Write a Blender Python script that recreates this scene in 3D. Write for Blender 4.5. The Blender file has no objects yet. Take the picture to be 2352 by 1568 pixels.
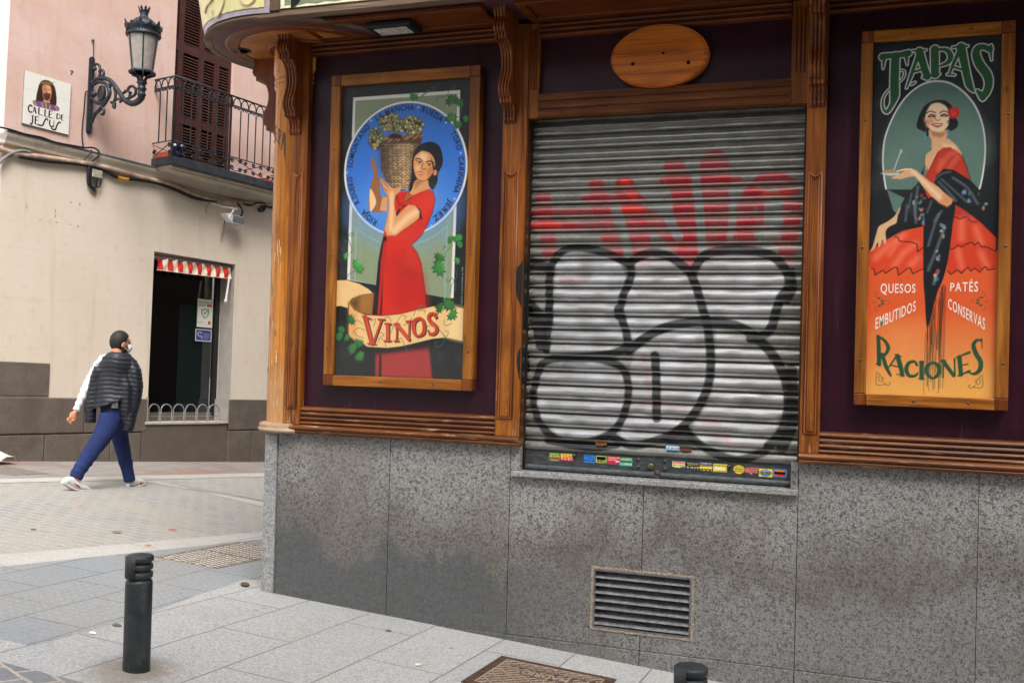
import bpy, bmesh, math, random
import numpy as np
from mathutils import Vector, Matrix
R_ = math.radians
sc = bpy.context.scene
C = sc.collection

# ---------------------------------------------------------------- camera, sky, sun, exposure
F_, CX, CY = 2287.0, 1176.0, 784.0           # lens measured in units of a 2352 x 1568 picture
YAW, PITCH, ROLL = R_(19.2), .0122, .027
CAM = np.array([0, -5.83, 1.66])
_f = np.array([-math.sin(YAW) * math.cos(PITCH), math.cos(YAW) * math.cos(PITCH), math.sin(PITCH)])
_r = np.array([math.cos(YAW), math.sin(YAW), 0.0])
_u = np.cross(_r, _f)
CR = math.cos(ROLL) * _r + math.sin(ROLL) * _u
CU = math.cos(ROLL) * _u - math.sin(ROLL) * _r
cam = bpy.data.cameras.new('camera')
camo = bpy.data.objects.new('camera', cam)
C.objects.link(camo)
cam.sensor_width = 36.0
cam.lens = 36.0 * F_ / 2352.0
cam.clip_end = 500
camo.matrix_world = Matrix(((CR[0], CU[0], -_f[0], CAM[0]), (CR[1], CU[1], -_f[1], CAM[1]),
                            (CR[2], CU[2], -_f[2], CAM[2]), (0, 0, 0, 1)))
sc.camera = camo

SUN_EL, SUN_AZ = R_(55), R_(150)             # azimuth clockwise from +Y (north)
w = bpy.data.worlds.new('World')
sc.world = w
w.use_nodes = True
nt = w.node_tree
sky = nt.nodes.new('ShaderNodeTexSky')
sky.sky_type = 'NISHITA'
sky.sun_disc = False
sky.sun_elevation = SUN_EL
sky.sun_rotation = SUN_AZ
sky.air_density = 1.0
sky.dust_density = 4.0
sky.ozone_density = 1.0
bg = nt.nodes['Background']
hsv = nt.nodes.new('ShaderNodeHueSaturation')
hsv.inputs['Saturation'].default_value = .35      # an overcast sky is nearly grey
nt.links.new(sky.outputs[0], hsv.inputs['Color'])
nt.links.new(hsv.outputs[0], bg.inputs[0])
bg.inputs[1].default_value = 0.15
sl = bpy.data.lights.new('sun', 'SUN')
sl.energy = 0.7
sl.angle = R_(25)
sl.color = (1.0, .95, .88)
slo = bpy.data.objects.new('sun', sl)
C.objects.link(slo)
_d = Vector((math.sin(SUN_AZ) * math.cos(SUN_EL), math.cos(SUN_AZ) * math.cos(SUN_EL), math.sin(SUN_EL)))
slo.rotation_euler = _d.to_track_quat('Z', 'Y').to_euler()
slo.location = (0, -10, 20)
sc.view_settings.view_transform = 'Standard'
sc.view_settings.look = 'None'
sc.view_settings.exposure = 1.35
sc.view_settings.gamma = 1
sc.cycles.max_bounces = 8

# ---------------------------------------------------------------- measuring: picture point -> point on a real plane
def ray(x, y): return _f + CR * (x - CX) / F_ - CU * (y - CY) / F_
def hit(x, y, p, n):
    d = ray(x, y)
    t = np.dot(np.asarray(p) - CAM, n) / np.dot(d, n)
    return CAM + t * d
YN = np.array([0, 1.0, 0])
def S(x, y, Y=0.0): return hit(x, y, (0, Y, 0), YN)              # shop front plane
GN = np.array([.066, .066, 1.0])
def G(x, y): return hit(x, y, (-3.67, 0, 0), GN)                 # sloping street plane
def gz(x, y): return -.066 * (x + 3.67) - .066 * y
_az, _sl, _ln = 1.343, -.035, -.027
E1 = np.array([math.cos(_az) * math.cos(_sl), math.sin(_az) * math.cos(_sl), math.sin(_sl)])
_n0 = np.array([math.sin(_az), -math.cos(_az), 0]); _up = np.cross(_n0, E1); _up = _up if _up[2] > 0 else -_up
_nn = np.cross(E1, _up)
E2 = _up * math.cos(_ln) + _nn * math.sin(_ln)
EN = np.cross(E1, E2)
P0 = G(300, 1060)
def LW(a, b, o=0.0): return P0 + E1 * a + E2 * b + EN * o          # house front across the street: along, up, out
def L(x, y, o=0.0):
    q = hit(x, y, P0 + EN * o, EN) - P0
    return np.array([q @ E1, q @ E2])
def crop(x0, y0, s): return lambda x, y: ((x0 + x / s) / 1.7415, (y0 + y / s) / 1.7415)

# ---------------------------------------------------------------- materials
def lin(c):
    c = np.asarray(c, float) / 255.0
    return np.where(c <= .04045, c / 12.92, ((c + .055) / 1.055) ** 2.4)
def L4(c): return (*[float(v) for v in lin(c)], 1.0)
class NT:
    def __init__(s, name):
        s.m = bpy.data.materials.new(name); s.m.use_nodes = True
        s.t = s.m.node_tree; s.b = s.t.nodes['Principled BSDF']; s._p = None
    def n(s, t, **kw):
        x = s.t.nodes.new(t)
        for k, v in kw.items(): setattr(x, k, v)
        return x
    def l(s, a, b): s.t.links.new(a, b)
    def pos(s):
        if not s._p: s._p = s.n('ShaderNodeNewGeometry').outputs['Position']
        return s._p
    def mapped(s, scale=(1, 1, 1), rot=(0, 0, 0), src=None):
        m = s.n('ShaderNodeMapping'); m.inputs['Scale'].default_value = scale; m.inputs['Rotation'].default_value = rot
        s.l(src or s.pos(), m.inputs['Vector']); return m.outputs[0]
    def noise(s, scale, detail=3, rough=.55, vec=None, dist=0):
        x = s.n('ShaderNodeTexNoise'); x.inputs['Scale'].default_value = scale; x.inputs['Detail'].default_value = detail
        x.inputs['Roughness'].default_value = rough; x.inputs['Distortion'].default_value = dist
        s.l(vec or s.pos(), x.inputs['Vector']); return x.outputs[0]
    def ramp(s, fac, stops, interp='LINEAR'):
        r = s.n('ShaderNodeValToRGB'); e = r.color_ramp; e.interpolation = interp
        while len(e.elements) < len(stops): e.elements.new(.5)
        for el, (p, c) in zip(e.elements, stops):
            el.position = p; el.color = L4(c) if len(c) == 3 else c
        s.l(fac, r.inputs[0]); return r.outputs[0]
    def mix(s, fac, a, b, mode='MIX'):
        x = s.n('ShaderNodeMix'); x.data_type = 'RGBA'; x.blend_type = mode
        for v, i in ((fac, 0), (a, 6), (b, 7)):
            if hasattr(v, 'is_linked'): s.l(v, x.inputs[i])
            else: x.inputs[i].default_value = v if i == 0 or len(v) == 4 else L4(v)
        return x.outputs[2]
    def math(s, op, a, b=None, c=None):
        x = s.n('ShaderNodeMath', operation=op)
        for i, v in enumerate((a, b, c)):
            if v is None: continue
            if hasattr(v, 'is_linked'): s.l(v, x.inputs[i])
            else: x.inputs[i].default_value = v
        return x.outputs[0]
    def sstep(s, v, lo, hi):
        x = s.n('ShaderNodeMapRange'); x.interpolation_type = 'SMOOTHSTEP'
        s.l(v, x.inputs[0]); x.inputs[1].default_value = lo; x.inputs[2].default_value = hi; return x.outputs[0]
    def sep(s, vec=None):
        x = s.n('ShaderNodeSeparateXYZ'); s.l(vec or s.pos(), x.inputs[0]); return x.outputs
    def comb(s, x, y, z=0.0):
        c = s.n('ShaderNodeCombineXYZ')
        for i, v in enumerate((x, y, z)):
            if hasattr(v, 'is_linked'): s.l(v, c.inputs[i])
            else: c.inputs[i].default_value = v
        return c.outputs[0]
    def bump(s, h, strength=.3, dist=.01):
        b = s.n('ShaderNodeBump'); b.inputs['Strength'].default_value = strength; b.inputs['Distance'].default_value = dist
        s.l(h, b.inputs['Height']); s.l(b.outputs[0], s.b.inputs['Normal'])
    def out(s, col=None, rough=None, metal=None, spec=None, coat=None):
        for k, v in (('Base Color', col), ('Roughness', rough), ('Metallic', metal), ('Specular IOR Level', spec), ('Coat Weight', coat)):
            if v is None: continue
            if hasattr(v, 'is_linked'): s.l(v, s.b.inputs[k])
            else: s.b.inputs[k].default_value = L4(v) if k == 'Base Color' and len(v) == 3 else v
        return s.m

MATS = {}
def flat(name, col, rough=.6, metal=0.0, var=.12, scale=25, spec=.4, bump=0.0, stretch=(1, 1, 1)):
    """plain painted/cast surface with slight uneven colour"""
    if name in MATS: return MATS[name]
    t = NT(name)
    v = t.mapped(stretch)
    n = t.noise(scale, 4, .6, v)
    a = np.asarray(col, float)
    c = t.ramp(n, [(.3, np.clip(a * (1 - var), 0, 255)), (.7, np.clip(a * (1 + var), 0, 255))])
    t.out(c, rough, metal, spec)
    if bump: t.bump(n, bump, .004)
    MATS[name] = t.m
    return t.m

def wood(name, horiz=False, dark=(82, 38, 8), mid=(140, 76, 16), light=(176, 108, 30), rough=.42, wear=0.0, wear_z=1.6, grey=False):
    t = NT(name)
    sc_ = (1.6, 14, 26) if horiz else (24, 24, 1.5)
    rnd = t.n('ShaderNodeObjectInfo').outputs['Random']                # every board is cut from another plank
    off = t.n('ShaderNodeVectorMath', operation='ADD'); t.l(t.pos(), off.inputs[0]); t.l(t.comb(t.math('MULTIPLY', rnd, 9.0), t.math('MULTIPLY', rnd, 5.0), t.math('MULTIPLY', rnd, 7.0)), off.inputs[1])
    v = t.mapped(sc_, src=off.outputs[0])
    n1 = t.noise(1.0, 6, .6, v, .6)
    n2 = t.noise(2.2, 3, .5)
    v3 = t.mapped((3, 70, 120) if horiz else (110, 110, 2.5))
    n3 = t.noise(1.0, 4, .7, v3)
    c = t.ramp(n1, [(.28, dark), (.5, mid), (.72, light)])
    c = t.mix(t.math('MULTIPLY', t.sstep(n2, .45, .75), .55), c, dark)
    c = t.mix(t.math('MULTIPLY', t.sstep(n3, .52, .7), .35), c, tuple(int(k * .55) for k in dark))
    vor = t.n('ShaderNodeTexVoronoi'); vor.inputs['Scale'].default_value = 1.0
    t.l(t.mapped((3.2, 3, 7) if horiz else (7, 7, 2.6)), vor.inputs['Vector'])
    kn = t.sstep(vor.outputs['Distance'], .10, .04)
    c = t.mix(t.math('MULTIPLY', kn, .75), c, tuple(int(k * .5) for k in dark))
    c = t.mix(t.math('MULTIPLY', rnd, .28), c, tuple(int(k * .62) for k in mid))
    if wear:
        z = t.sep()[2]
        hz = t.math('MULTIPLY', t.math('SUBTRACT', wear_z, z), 1.1)
        v4 = t.mapped((5, 30, 60) if horiz else (60, 60, 5))
        n4 = t.noise(1.0, 6, .7, v4, .4)
        k = t.sstep(t.math('ADD', n4, t.math('MULTIPLY', hz, .22)), .62 - .1 * wear, .74 - .1 * wear)
        c = t.mix(t.math('MULTIPLY', k, wear), c, (196, 160, 118))
    t.out(c, t.math('ADD', t.math('MULTIPLY', n1, .25), rough - .08), 0, .32)
    t.bump(n3, .25, .002)
    MATS[name] = t.m
    return t.m

wood_v = wood('stained_pine_upright', False, wear=.5, wear_z=1.4)
wood_h = wood('stained_pine_level', True, dark=(66, 32, 12), mid=(112, 60, 20), light=(142, 84, 32), wear=.7, wear_z=1.1)
wood_col = wood('pine_column', False, dark=(150, 80, 20), mid=(206, 126, 40), light=(226, 156, 66), wear=.6, wear_z=2.0, rough=.24)
wood_soffit = wood('soffit_pine', True, dark=(66, 28, 10), mid=(108, 52, 16), light=(136, 70, 26))
wood_bracket = wood('bracket_pine', False, dark=(70, 32, 12), mid=(122, 62, 24), light=(160, 90, 40), rough=.32)
wood_frame_v = wood('frame_pine_upright', False, dark=(86, 42, 10), mid=(140, 82, 22), light=(174, 114, 40), wear=.6, wear_z=1.3)
wood_frame_h = wood('frame_pine_level', True, dark=(92, 44, 10), mid=(158, 92, 24), light=(192, 126, 46), wear=.5, wear_z=1.4)
wood_grey = wood('weathered_board', True, dark=(66, 52, 40), mid=(112, 92, 74), light=(150, 130, 110), rough=.8)
def purple_mat():
    t = NT('purple_paint')
    n = t.noise(5, 4, .6); st = t.noise(1, 5, .65, t.mapped((34, 34, 1.3))); fl = t.noise(48, 3, .7)
    c = t.ramp(n, [(.3, (38, 10, 22)), (.7, (54, 14, 32))])
    c = t.mix(t.math('MULTIPLY', t.sstep(st, .62, .74), .28), c, (112, 92, 104))           # old run marks
    c = t.mix(t.math('MULTIPLY', t.sstep(fl, .68, .74), .35), c, (104, 84, 92))            # specks of lost paint
    t.out(c, t.math('ADD', t.math('MULTIPLY', st, .3), .22), 0, .35); t.bump(n, .08, .004)
    return t.m
purple = purple_mat()
maroon = flat('maroon_paint', (78, 44, 48), .6, var=.15)
black_iron = flat('black_iron', (40, 43, 48), .45, .3, .2, 40)
lamp_iron = flat('lamp_iron', (52, 58, 66), .45, .4, .22, 30)
def bollard_mat():
    t = NT('bollard_iron')
    n = t.noise(12, 5, .65); sp = t.noise(110, 3, .7); ru = t.noise(16, 5, .7)
    c = t.ramp(n, [(.3, (30, 34, 36)), (.7, (60, 64, 66))])
    c = t.mix(t.math('MULTIPLY', t.sstep(sp, .66, .7), .7), c, (140, 138, 132))
    c = t.mix(t.math('MULTIPLY', t.sstep(ru, .6, .7), .5), c, (96, 74, 56))
    t.out(c, t.math('ADD', t.math('MULTIPLY', n, .4), .28), .3, .45); t.bump(n, .15, .003)
    return t.m
bollard_iron = bollard_mat()
dark_void = flat('dark_void', (12, 12, 13), .9)
screw_mat = flat('screw_steel', (95, 88, 80), .4, .8)

def granite(name, base=(146, 144, 140), dark=(62, 62, 64), stain=True, light=(168, 165, 160)):
    t = NT(name)
    vo = t.n('ShaderNodeTexVoronoi'); vo.inputs['Scale'].default_value = 200; vo.inputs['Randomness'].default_value = 1
    t.l(t.mapped((1, 1, 1.15)), vo.inputs['Vector'])
    sp = t.sep(vo.outputs['Color'])
    n = t.noise(38, 3, .6)
    n2 = t.noise(60, 4, .7)
    cell = t.math('ADD', t.math('MULTIPLY', sp[0], .62), t.math('MULTIPLY', n, .62))
    c = t.ramp(cell, [(.34, dark), (.42, tuple(int(v * .72) for v in base)), (.58, base), (.86, light)])
    vo2 = t.n('ShaderNodeTexVoronoi'); vo2.inputs['Scale'].default_value = 75; t.l(t.pos(), vo2.inputs['Vector'])
    c = t.mix(t.math('MULTIPLY', t.sstep(t.sep(vo2.outputs['Color'])[1], .84, .9), .6), c, dark)
    rnd = t.n('ShaderNodeObjectInfo').outputs['Random']
    c = t.mix(t.math('MULTIPLY', rnd, .22), c, tuple(int(v * .7) for v in base))
    big = t.noise(1.7, 5, .6)
    c = t.mix(t.math('MULTIPLY', t.sstep(big, .46, .66), .4), c, (104, 97, 88))
    if stain:
        x, y, z = t.sep()
        edge = t.noise(1.0, 5, .62, t.mapped((2.6, 1, .9)))
        # splash and washed-off grime above the pavement, with a ragged upper edge
        wash = t.sstep(t.math('ADD', t.math('MULTIPLY', z, -1.0), t.math('MULTIPLY', edge, 1.05)), .07, .22)
        left = t.sstep(x, -1.2, -2.3)
        film = t.noise(26, 5, .75)
        filmc = t.ramp(film, [(.3, (62, 64, 66)), (.7, (94, 95, 94))])
        c = t.mix(t.math('MULTIPLY', wash, t.math('ADD', t.math('MULTIPLY', left, .55), .33)), c, filmc)
        band = t.math('MULTIPLY', t.sstep(t.math('ADD', t.math('MULTIPLY', z, -1.0), t.math('MULTIPLY', edge, 1.05)), -.32, .10), t.math('SUBTRACT', 1.0, wash))
        c = t.mix(t.math('MULTIPLY', band, .55), c, (76, 68, 60))
    t.out(c, t.ramp(n2, [(.3, (110, 110, 110)), (.7, (165, 165, 165))]), 0, .4)
    t.bump(n2, .05, .002)
    MATS[name] = t.m
    return t.m
gran = granite('granite_panel')
gran_pale = granite('granite_corner', (160, 161, 160), (118, 120, 122), False, (182, 182, 180))

def vcol(name, rough=.5, metal=0.0, attr='Col', spec=.4, coat=None):
    t = NT(name)
    a = t.n('ShaderNodeAttribute'); a.attribute_name = attr
    br = t.noise(1, 5, .7, t.mapped((55, 55, 22)))
    c = t.mix(.2, a.outputs['Color'], t.ramp(br, [(.3, (96, 96, 96)), (.7, (168, 168, 168))]), 'OVERLAY')
    fd = t.noise(3.2, 5, .7)
    c = t.mix(t.math('MULTIPLY', t.sstep(fd, .5, .75), .10), c, (150, 146, 138))
    return t.out(c, rough, metal, spec, coat)
paint_board = vcol('painted_board', .45)

def glass_mat(name, ior=1.5, tint=(255, 255, 255), gloss_col=(255, 255, 255)):
    t = NT(name)
    t.t.nodes.remove(t.b)
    fr = t.n('ShaderNodeFresnel'); fr.inputs[0].default_value = ior
    tr = t.n('ShaderNodeBsdfTransparent'); tr.inputs[0].default_value = L4(tint)
    gl = t.n('ShaderNodeBsdfGlossy'); gl.inputs[0].default_value = L4(gloss_col); gl.inputs['Roughness'].default_value = .03
    mx = t.n('ShaderNodeMixShader')
    geo = t.n('ShaderNodeNewGeometry'); t.l(t.math('MULTIPLY', fr.outputs[0], t.math('SUBTRACT', 1.0, geo.outputs['Backfacing'])), mx.inputs[0]); t.l(tr.outputs[0], mx.inputs[1]); t.l(gl.outputs[0], mx.inputs[2])
    t.l(mx.outputs[0], t.t.nodes['Material Output'].inputs[0])
    return t.m
clear_glass = glass_mat('clear_glass', 1.42)

# ---------------------------------------------------------------- mesh building
def V3(p): return np.array([float(p[0]), float(p[1]), float(p[2])])
class MB:
    def __init__(s): s.v = []; s.f = []; s.mi = []; s.sm = []
    def add(s, vs, fs, mi=0, smooth=False):
        b = len(s.v); s.v += [tuple(float(c) for c in p) for p in vs]
        for f in fs: s.f.append([i + b for i in f]); s.mi.append(mi); s.sm.append(smooth)
        return s
    def box(s, a, b, mi=0):
        x0, y0, z0 = [min(a[i], b[i]) for i in range(3)]; x1, y1, z1 = [max(a[i], b[i]) for i in range(3)]
        return s.hexa([(x0, y0, z0), (x1, y0, z0), (x1, y1, z0), (x0, y1, z0), (x0, y0, z1), (x1, y0, z1), (x1, y1, z1), (x0, y1, z1)], mi)
    def hexa(s, p, mi=0):
        return s.add(p, [(0, 3, 2, 1), (4, 5, 6, 7), (0, 1, 5, 4), (1, 2, 6, 5), (2, 3, 7, 6), (3, 0, 4, 7)], mi)
    def lbox(s, a0, a1, b0, b1, o0, o1, mi=0):        # box in the far house's own axes
        return s.hexa([LW(a0, b0, o1), LW(a1, b0, o1), LW(a1, b0, o0), LW(a0, b0, o0), LW(a0, b1, o1), LW(a1, b1, o1), LW(a1, b1, o0), LW(a0, b1, o0)], mi)
    def prism(s, pts, d, mi=0):                       # flat outline (3-D points) pushed along d
        n = len(pts); d = np.asarray(d, float); p = [V3(q) for q in pts]
        vs = p + [q + d for q in p]
        fs = [list(range(n)), list(range(2 * n - 1, n - 1, -1))] + [[i, i + n, (i + 1) % n + n, (i + 1) % n] for i in range(n)]
        return s.add(vs, fs, mi)
    def tube(s, pts, r, n=8, closed=False, mi=0, cap=True):
        P = [V3(p) for p in pts]; m = len(P)
        rs = list(r) if hasattr(r, '__len__') else [r] * m
        base = len(s.v); up = None; rings = []
        for i in range(m):
            if closed: d = P[(i + 1) % m] - P[i - 1]
            else: d = P[min(i + 1, m - 1)] - P[max(i - 1, 0)]
            L_ = np.linalg.norm(d); d = d / L_ if L_ > 1e-9 else np.array([0, 0, 1.0])
            if up is None:
                up = np.cross(d, [0, 0, 1.0]); up = up if np.linalg.norm(up) > .1 else np.cross(d, [1.0, 0, 0])
            up = up - d * (up @ d); up /= max(np.linalg.norm(up), 1e-9)
            w_ = np.cross(d, up)
            rings.append([P[i] + rs[i] * (math.cos(2 * math.pi * k / n) * up + math.sin(2 * math.pi * k / n) * w_) for k in range(n)])
        vs = [q for rg in rings for q in rg]; fs = []
        for i in range(m if closed else m - 1):
            j = (i + 1) % m
            for k in range(n): fs.append([i * n + k, i * n + (k + 1) % n, j * n + (k + 1) % n, j * n + k])
        s.add(vs, fs, mi, True)
        if not closed and cap:
            s.add(rings[0], [list(range(n - 1, -1, -1))], mi); s.add(rings[-1], [list(range(n))], mi)
        return s
    def loft(s, rings, closed=True, cap=True, mi=0, smooth=True):
        n = len(rings[0]); vs = [q for r in rings for q in r]; fs = []
        for i in range(len(rings) - 1):
            for k in range(n if closed else n - 1):
                fs.append([i * n + k, i * n + (k + 1) % n, (i + 1) * n + (k + 1) % n, (i + 1) * n + k])
        s.add(vs, fs, mi, smooth)
        if cap and closed: s.add(rings[0], [list(range(n - 1, -1, -1))], mi); s.add(rings[-1], [list(range(n))], mi)
        return s
    def lathe(s, c, prof, n=24, ax=(0, 0, 1), a0=0, a1=360, mi=0, cap=True):
        ax = V3(ax); ax /= np.linalg.norm(ax); c = V3(c)
        u = np.cross(ax, [0, 1.0, 0]); u = u / np.linalg.norm(u) if np.linalg.norm(u) > .1 else np.array([1.0, 0, 0]); u = np.cross(np.cross(ax, u), ax); u /= np.linalg.norm(u)
        v = np.cross(ax, u); full = abs(a1 - a0) >= 359.9
        m = n if full else n + 1
        rings = [[c + ax * z + r * (math.cos(R_(a0 + (a1 - a0) * k / n)) * u + math.sin(R_(a0 + (a1 - a0) * k / n)) * v) for k in range(m)] for r, z in prof]
        return s.loft(rings, full, cap and full, mi)
    def ball(s, c, r, n=10, mi=0):
        r = np.array(r if hasattr(r, '__len__') else (r, r, r), float); c = V3(c)
        rings = [[c + r * np.array([math.sin(t) * math.cos(2 * math.pi * k / n), math.sin(t) * math.sin(2 * math.pi * k / n), -math.cos(t)]) for k in range(n)] for t in np.linspace(.12, math.pi - .12, max(5, n // 2 + 1))]
        return s.loft(rings, True, True, mi)
    def extx(s, prof, x0, x1, mi=0, smooth=False):    # (y, z) outline pushed along x
        return s.prism([(x0, y, z) for y, z in prof], (x1 - x0, 0, 0), mi)
    def mesh(s, name, origin=(0, 0, 0)):
        me = bpy.data.meshes.new(name)
        o = np.asarray(origin, float)
        me.from_pydata([tuple(np.asarray(p) - o) for p in s.v], [], s.f)
        me.polygons.foreach_set('material_index', s.mi); me.polygons.foreach_set('use_smooth', s.sm)
        bm = bmesh.new(); bm.from_mesh(me); bmesh.ops.recalc_face_normals(bm, faces=bm.faces); bm.to_mesh(me); bm.free()
        return me
    def build(s, name, mat, parent=None, origin=None, bevel=0):
        if parent is not None: o = wloc(parent)
        elif origin is not None: o = origin
        else: o = np.mean(np.array(s.v), axis=0)
        ob = bpy.data.objects.new(name, s.mesh(name, o)); C.objects.link(ob)
        for m in (mat if isinstance(mat, (list, tuple)) else [mat]): ob.data.materials.append(m)
        if parent is not None: ob.parent = parent
        else: ob.location = Vector([float(v) for v in o])
        if bevel:
            b = ob.modifiers.new('bevel', 'BEVEL'); b.width = bevel; b.segments = 2; b.limit_method = 'ANGLE'
        return ob
def wloc(o):
    p = np.zeros(3)
    while o is not None: p = p + np.array(o.location); o = o.parent
    return p
def tag(o, label=None, cat=None, group=None, kind=None):
    for k, v in (('label', label), ('category', cat), ('group', group), ('kind', kind)):
        if v: o[k] = v
    return o
def thing(name, loc, label, cat, group=None):
    o = bpy.data.objects.new(name, None); C.objects.link(o); o.location = Vector([float(v) for v in loc]); o.empty_display_size = .1
    return tag(o, label, cat, group)
def spline(pts, n=8, closed=False):
    P = [np.asarray(p, float) for p in pts]; m = len(P); out = []
    for i in range(m if closed else m - 1):
        p0 = P[i - 1] if (closed or i > 0) else P[i]; p1 = P[i]; p2 = P[(i + 1) % m]
        p3 = P[(i + 2) % m] if (closed or i + 2 < m) else p2
        for k in range(n):
            t = k / n
            out.append(.5 * ((2 * p1) + (-p0 + p2) * t + (2 * p0 - 5 * p1 + 4 * p2 - p3) * t * t + (-p0 + 3 * p1 - 3 * p2 + p3) * t ** 3))
    if not closed: out.append(P[-1])
    return out

_tx = {}
def text2d(s, bold=0.0, shear=0.0):
    """letter outlines of one line of text, height about 1 (cap height .7), as (verts, faces, width)"""
    k = (s, bold, shear)
    if k not in _tx:
        cu = bpy.data.curves.new('t', 'FONT'); cu.body = s; cu.size = 1; cu.offset = bold; cu.shear = shear; cu.resolution_u = 3
        o = bpy.data.objects.new('t', cu); C.objects.link(o)
        bpy.context.view_layer.update()
        me = bpy.data.meshes.new_from_object(o.evaluated_get(bpy.context.evaluated_depsgraph_get()))
        v = np.array([(p.co.x, p.co.y) for p in me.vertices]) if len(me.vertices) else np.zeros((0, 2))
        f = [list(p.vertices) for p in me.polygons]
        w_ = float(v[:, 0].max()) if len(v) else .3
        bpy.data.objects.remove(o); bpy.data.curves.remove(cu); bpy.data.meshes.remove(me)
        _tx[k] = (v, f, w_)
    return _tx[k]
def put_text(mb, s, fn, x0, y0, h, w_=None, bold=0.0, shear=0.0, mi=0, align='l'):
    """fn maps flat (x, y) to 3-D; h = cap height; w_ = forced width"""
    v, f, tw = text2d(s, bold, shear)
    if not len(v): return
    k = h / .7; kx = (w_ / tw) if w_ else k
    W = tw * kx
    dx = {'l': 0, 'c': -W / 2, 'r': -W}[align]
    mb.add([fn(x0 + dx + p[0] * kx, y0 + p[1] * k) for p in v], f, mi)

class Canvas:
    """a painted picture held as vertex colours on a fine grid"""
    def __init__(s, x0, x1, z0, z1, pitch):
        s.nx = int((x1 - x0) / pitch) + 1; s.nz = int((z1 - z0) / pitch) + 1
        s.xs = np.linspace(x0, x1, s.nx); s.zs = np.linspace(z0, z1, s.nz); s.p = pitch
        s.c = np.zeros((s.nz, s.nx, 3))
    def bb(s, pts, pad):
        a = pts.min(0) - pad; b = pts.max(0) + pad
        i0, i1 = np.searchsorted(s.xs, a[0]), np.searchsorted(s.xs, b[0]); j0, j1 = np.searchsorted(s.zs, a[1]), np.searchsorted(s.zs, b[1])
        if i1 <= i0 or j1 <= j0: return None
        X, Z = np.meshgrid(s.xs[i0:i1], s.zs[j0:j1]); return (slice(j0, j1), slice(i0, i1)), X, Z
    def blend(s, sl_, al, col):
        col = col if callable(col) else lin(col)
        s.c[sl_] = s.c[sl_] * (1 - al[..., None]) + col * al[..., None]
    def fill(s, pts, col, soft=None, alpha=1.0, smooth=0, tex=None):
        pts = np.array(spline(pts, smooth, True) if smooth else pts, float); soft = soft or s.p
        r = s.bb(pts, soft)
        if r is None: return
        sl_, X, Z = r; ins = np.zeros(X.shape, bool); d2 = np.full(X.shape, 1e9); m = len(pts)
        for i in range(m):
            (xa, za), (xb, zb) = pts[i], pts[(i + 1) % m]
            if za != zb: ins ^= ((za > Z) != (zb > Z)) & (X < (xb - xa) * (Z - za) / (zb - za) + xa)
            l2 = (xb - xa) ** 2 + (zb - za) ** 2
            t = np.clip(((X - xa) * (xb - xa) + (Z - za) * (zb - za)) / max(l2, 1e-12), 0, 1)
            d2 = np.minimum(d2, (X - xa - t * (xb - xa)) ** 2 + (Z - za - t * (zb - za)) ** 2)
        d = np.sqrt(d2); sd = np.where(ins, -d, d)
        al = np.clip(.5 - sd / soft, 0, 1) * alpha
        if tex is not None: al = al * tex(X, Z)
        s.blend(sl_, al, col)
    def stroke(s, pts, wd, col, soft=None, alpha=1.0, smooth=0, tex=None):
        pts = np.array(spline(pts, smooth) if smooth else pts, float); soft = soft or s.p
        wm = max(wd) if hasattr(wd, '__len__') else wd
        ws = np.interp(np.linspace(0, 1, len(pts)), np.linspace(0, 1, len(wd)), wd) if hasattr(wd, '__len__') else np.full(len(pts), wd)
        r = s.bb(pts, wm / 2 + soft)
        if r is None: return
        sl_, X, Z = r; sd = np.full(X.shape, 1e9)
        for i in range(len(pts) - 1):
            (xa, za), (xb, zb) = pts[i], pts[i + 1]; l2 = max((xb - xa) ** 2 + (zb - za) ** 2, 1e-12)
            t = np.clip(((X - xa) * (xb - xa) + (Z - za) * (zb - za)) / l2, 0, 1)
            sd = np.minimum(sd, np.hypot(X - xa - t * (xb - xa), Z - za - t * (zb - za)) - (ws[i] + t * (ws[i + 1] - ws[i])) / 2)
        al = np.clip(.5 - sd / soft, 0, 1) * alpha
        if tex is not None: al = al * tex(X, Z)
        s.blend(sl_, al, col)
    def disc(s, c, rx, rz, col, soft=None, alpha=1.0, n=28, rot=0):
        a = np.linspace(0, 2 * math.pi, n, endpoint=False); ca, sa = math.cos(rot), math.sin(rot)
        s.fill([(c[0] + rx * math.cos(t) * ca - rz * math.sin(t) * sa, c[1] + rx * math.cos(t) * sa + rz * math.sin(t) * ca) for t in a], col, soft, alpha)
    def object(s, name, mat, parent, pf, extra=None):
        """pf(X, Z) -> world points"""
        X, Z = np.meshgrid(s.xs, s.zs); P = pf(X, Z).reshape(-1, 3) - wloc(parent)
        me = bpy.data.meshes.new(name); i = np.arange(s.nx * s.nz).reshape(s.nz, s.nx)
        q = np.stack([i[:-1, :-1], i[:-1, 1:], i[1:, 1:], i[1:, :-1]], -1).reshape(-1, 4)
        me.vertices.add(len(P)); me.vertices.foreach_set('co', P.ravel())
        me.loops.add(q.size); me.loops.foreach_set('vertex_index', q.ravel().astype(np.int32))
        me.polygons.add(len(q)); me.polygons.foreach_set('loop_start', np.arange(0, q.size, 4, dtype=np.int32))
        me.update(calc_edges=True)
        at = me.color_attributes.new('Col', 'FLOAT_COLOR', 'POINT')
        at.data.foreach_set('color', np.concatenate([s.c.reshape(-1, 3), np.ones((len(P), 1))], 1).astype(np.float32).ravel())
        if extra is not None:
            at2 = me.attributes.new('paint', 'FLOAT', 'POINT'); at2.data.foreach_set('value', extra.astype(np.float32).ravel())
        o = bpy.data.objects.new(name, me); C.objects.link(o); me.materials.append(mat); o.parent = parent
        me.polygons.foreach_set('use_smooth', np.ones(len(q), bool))
        return o

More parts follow.
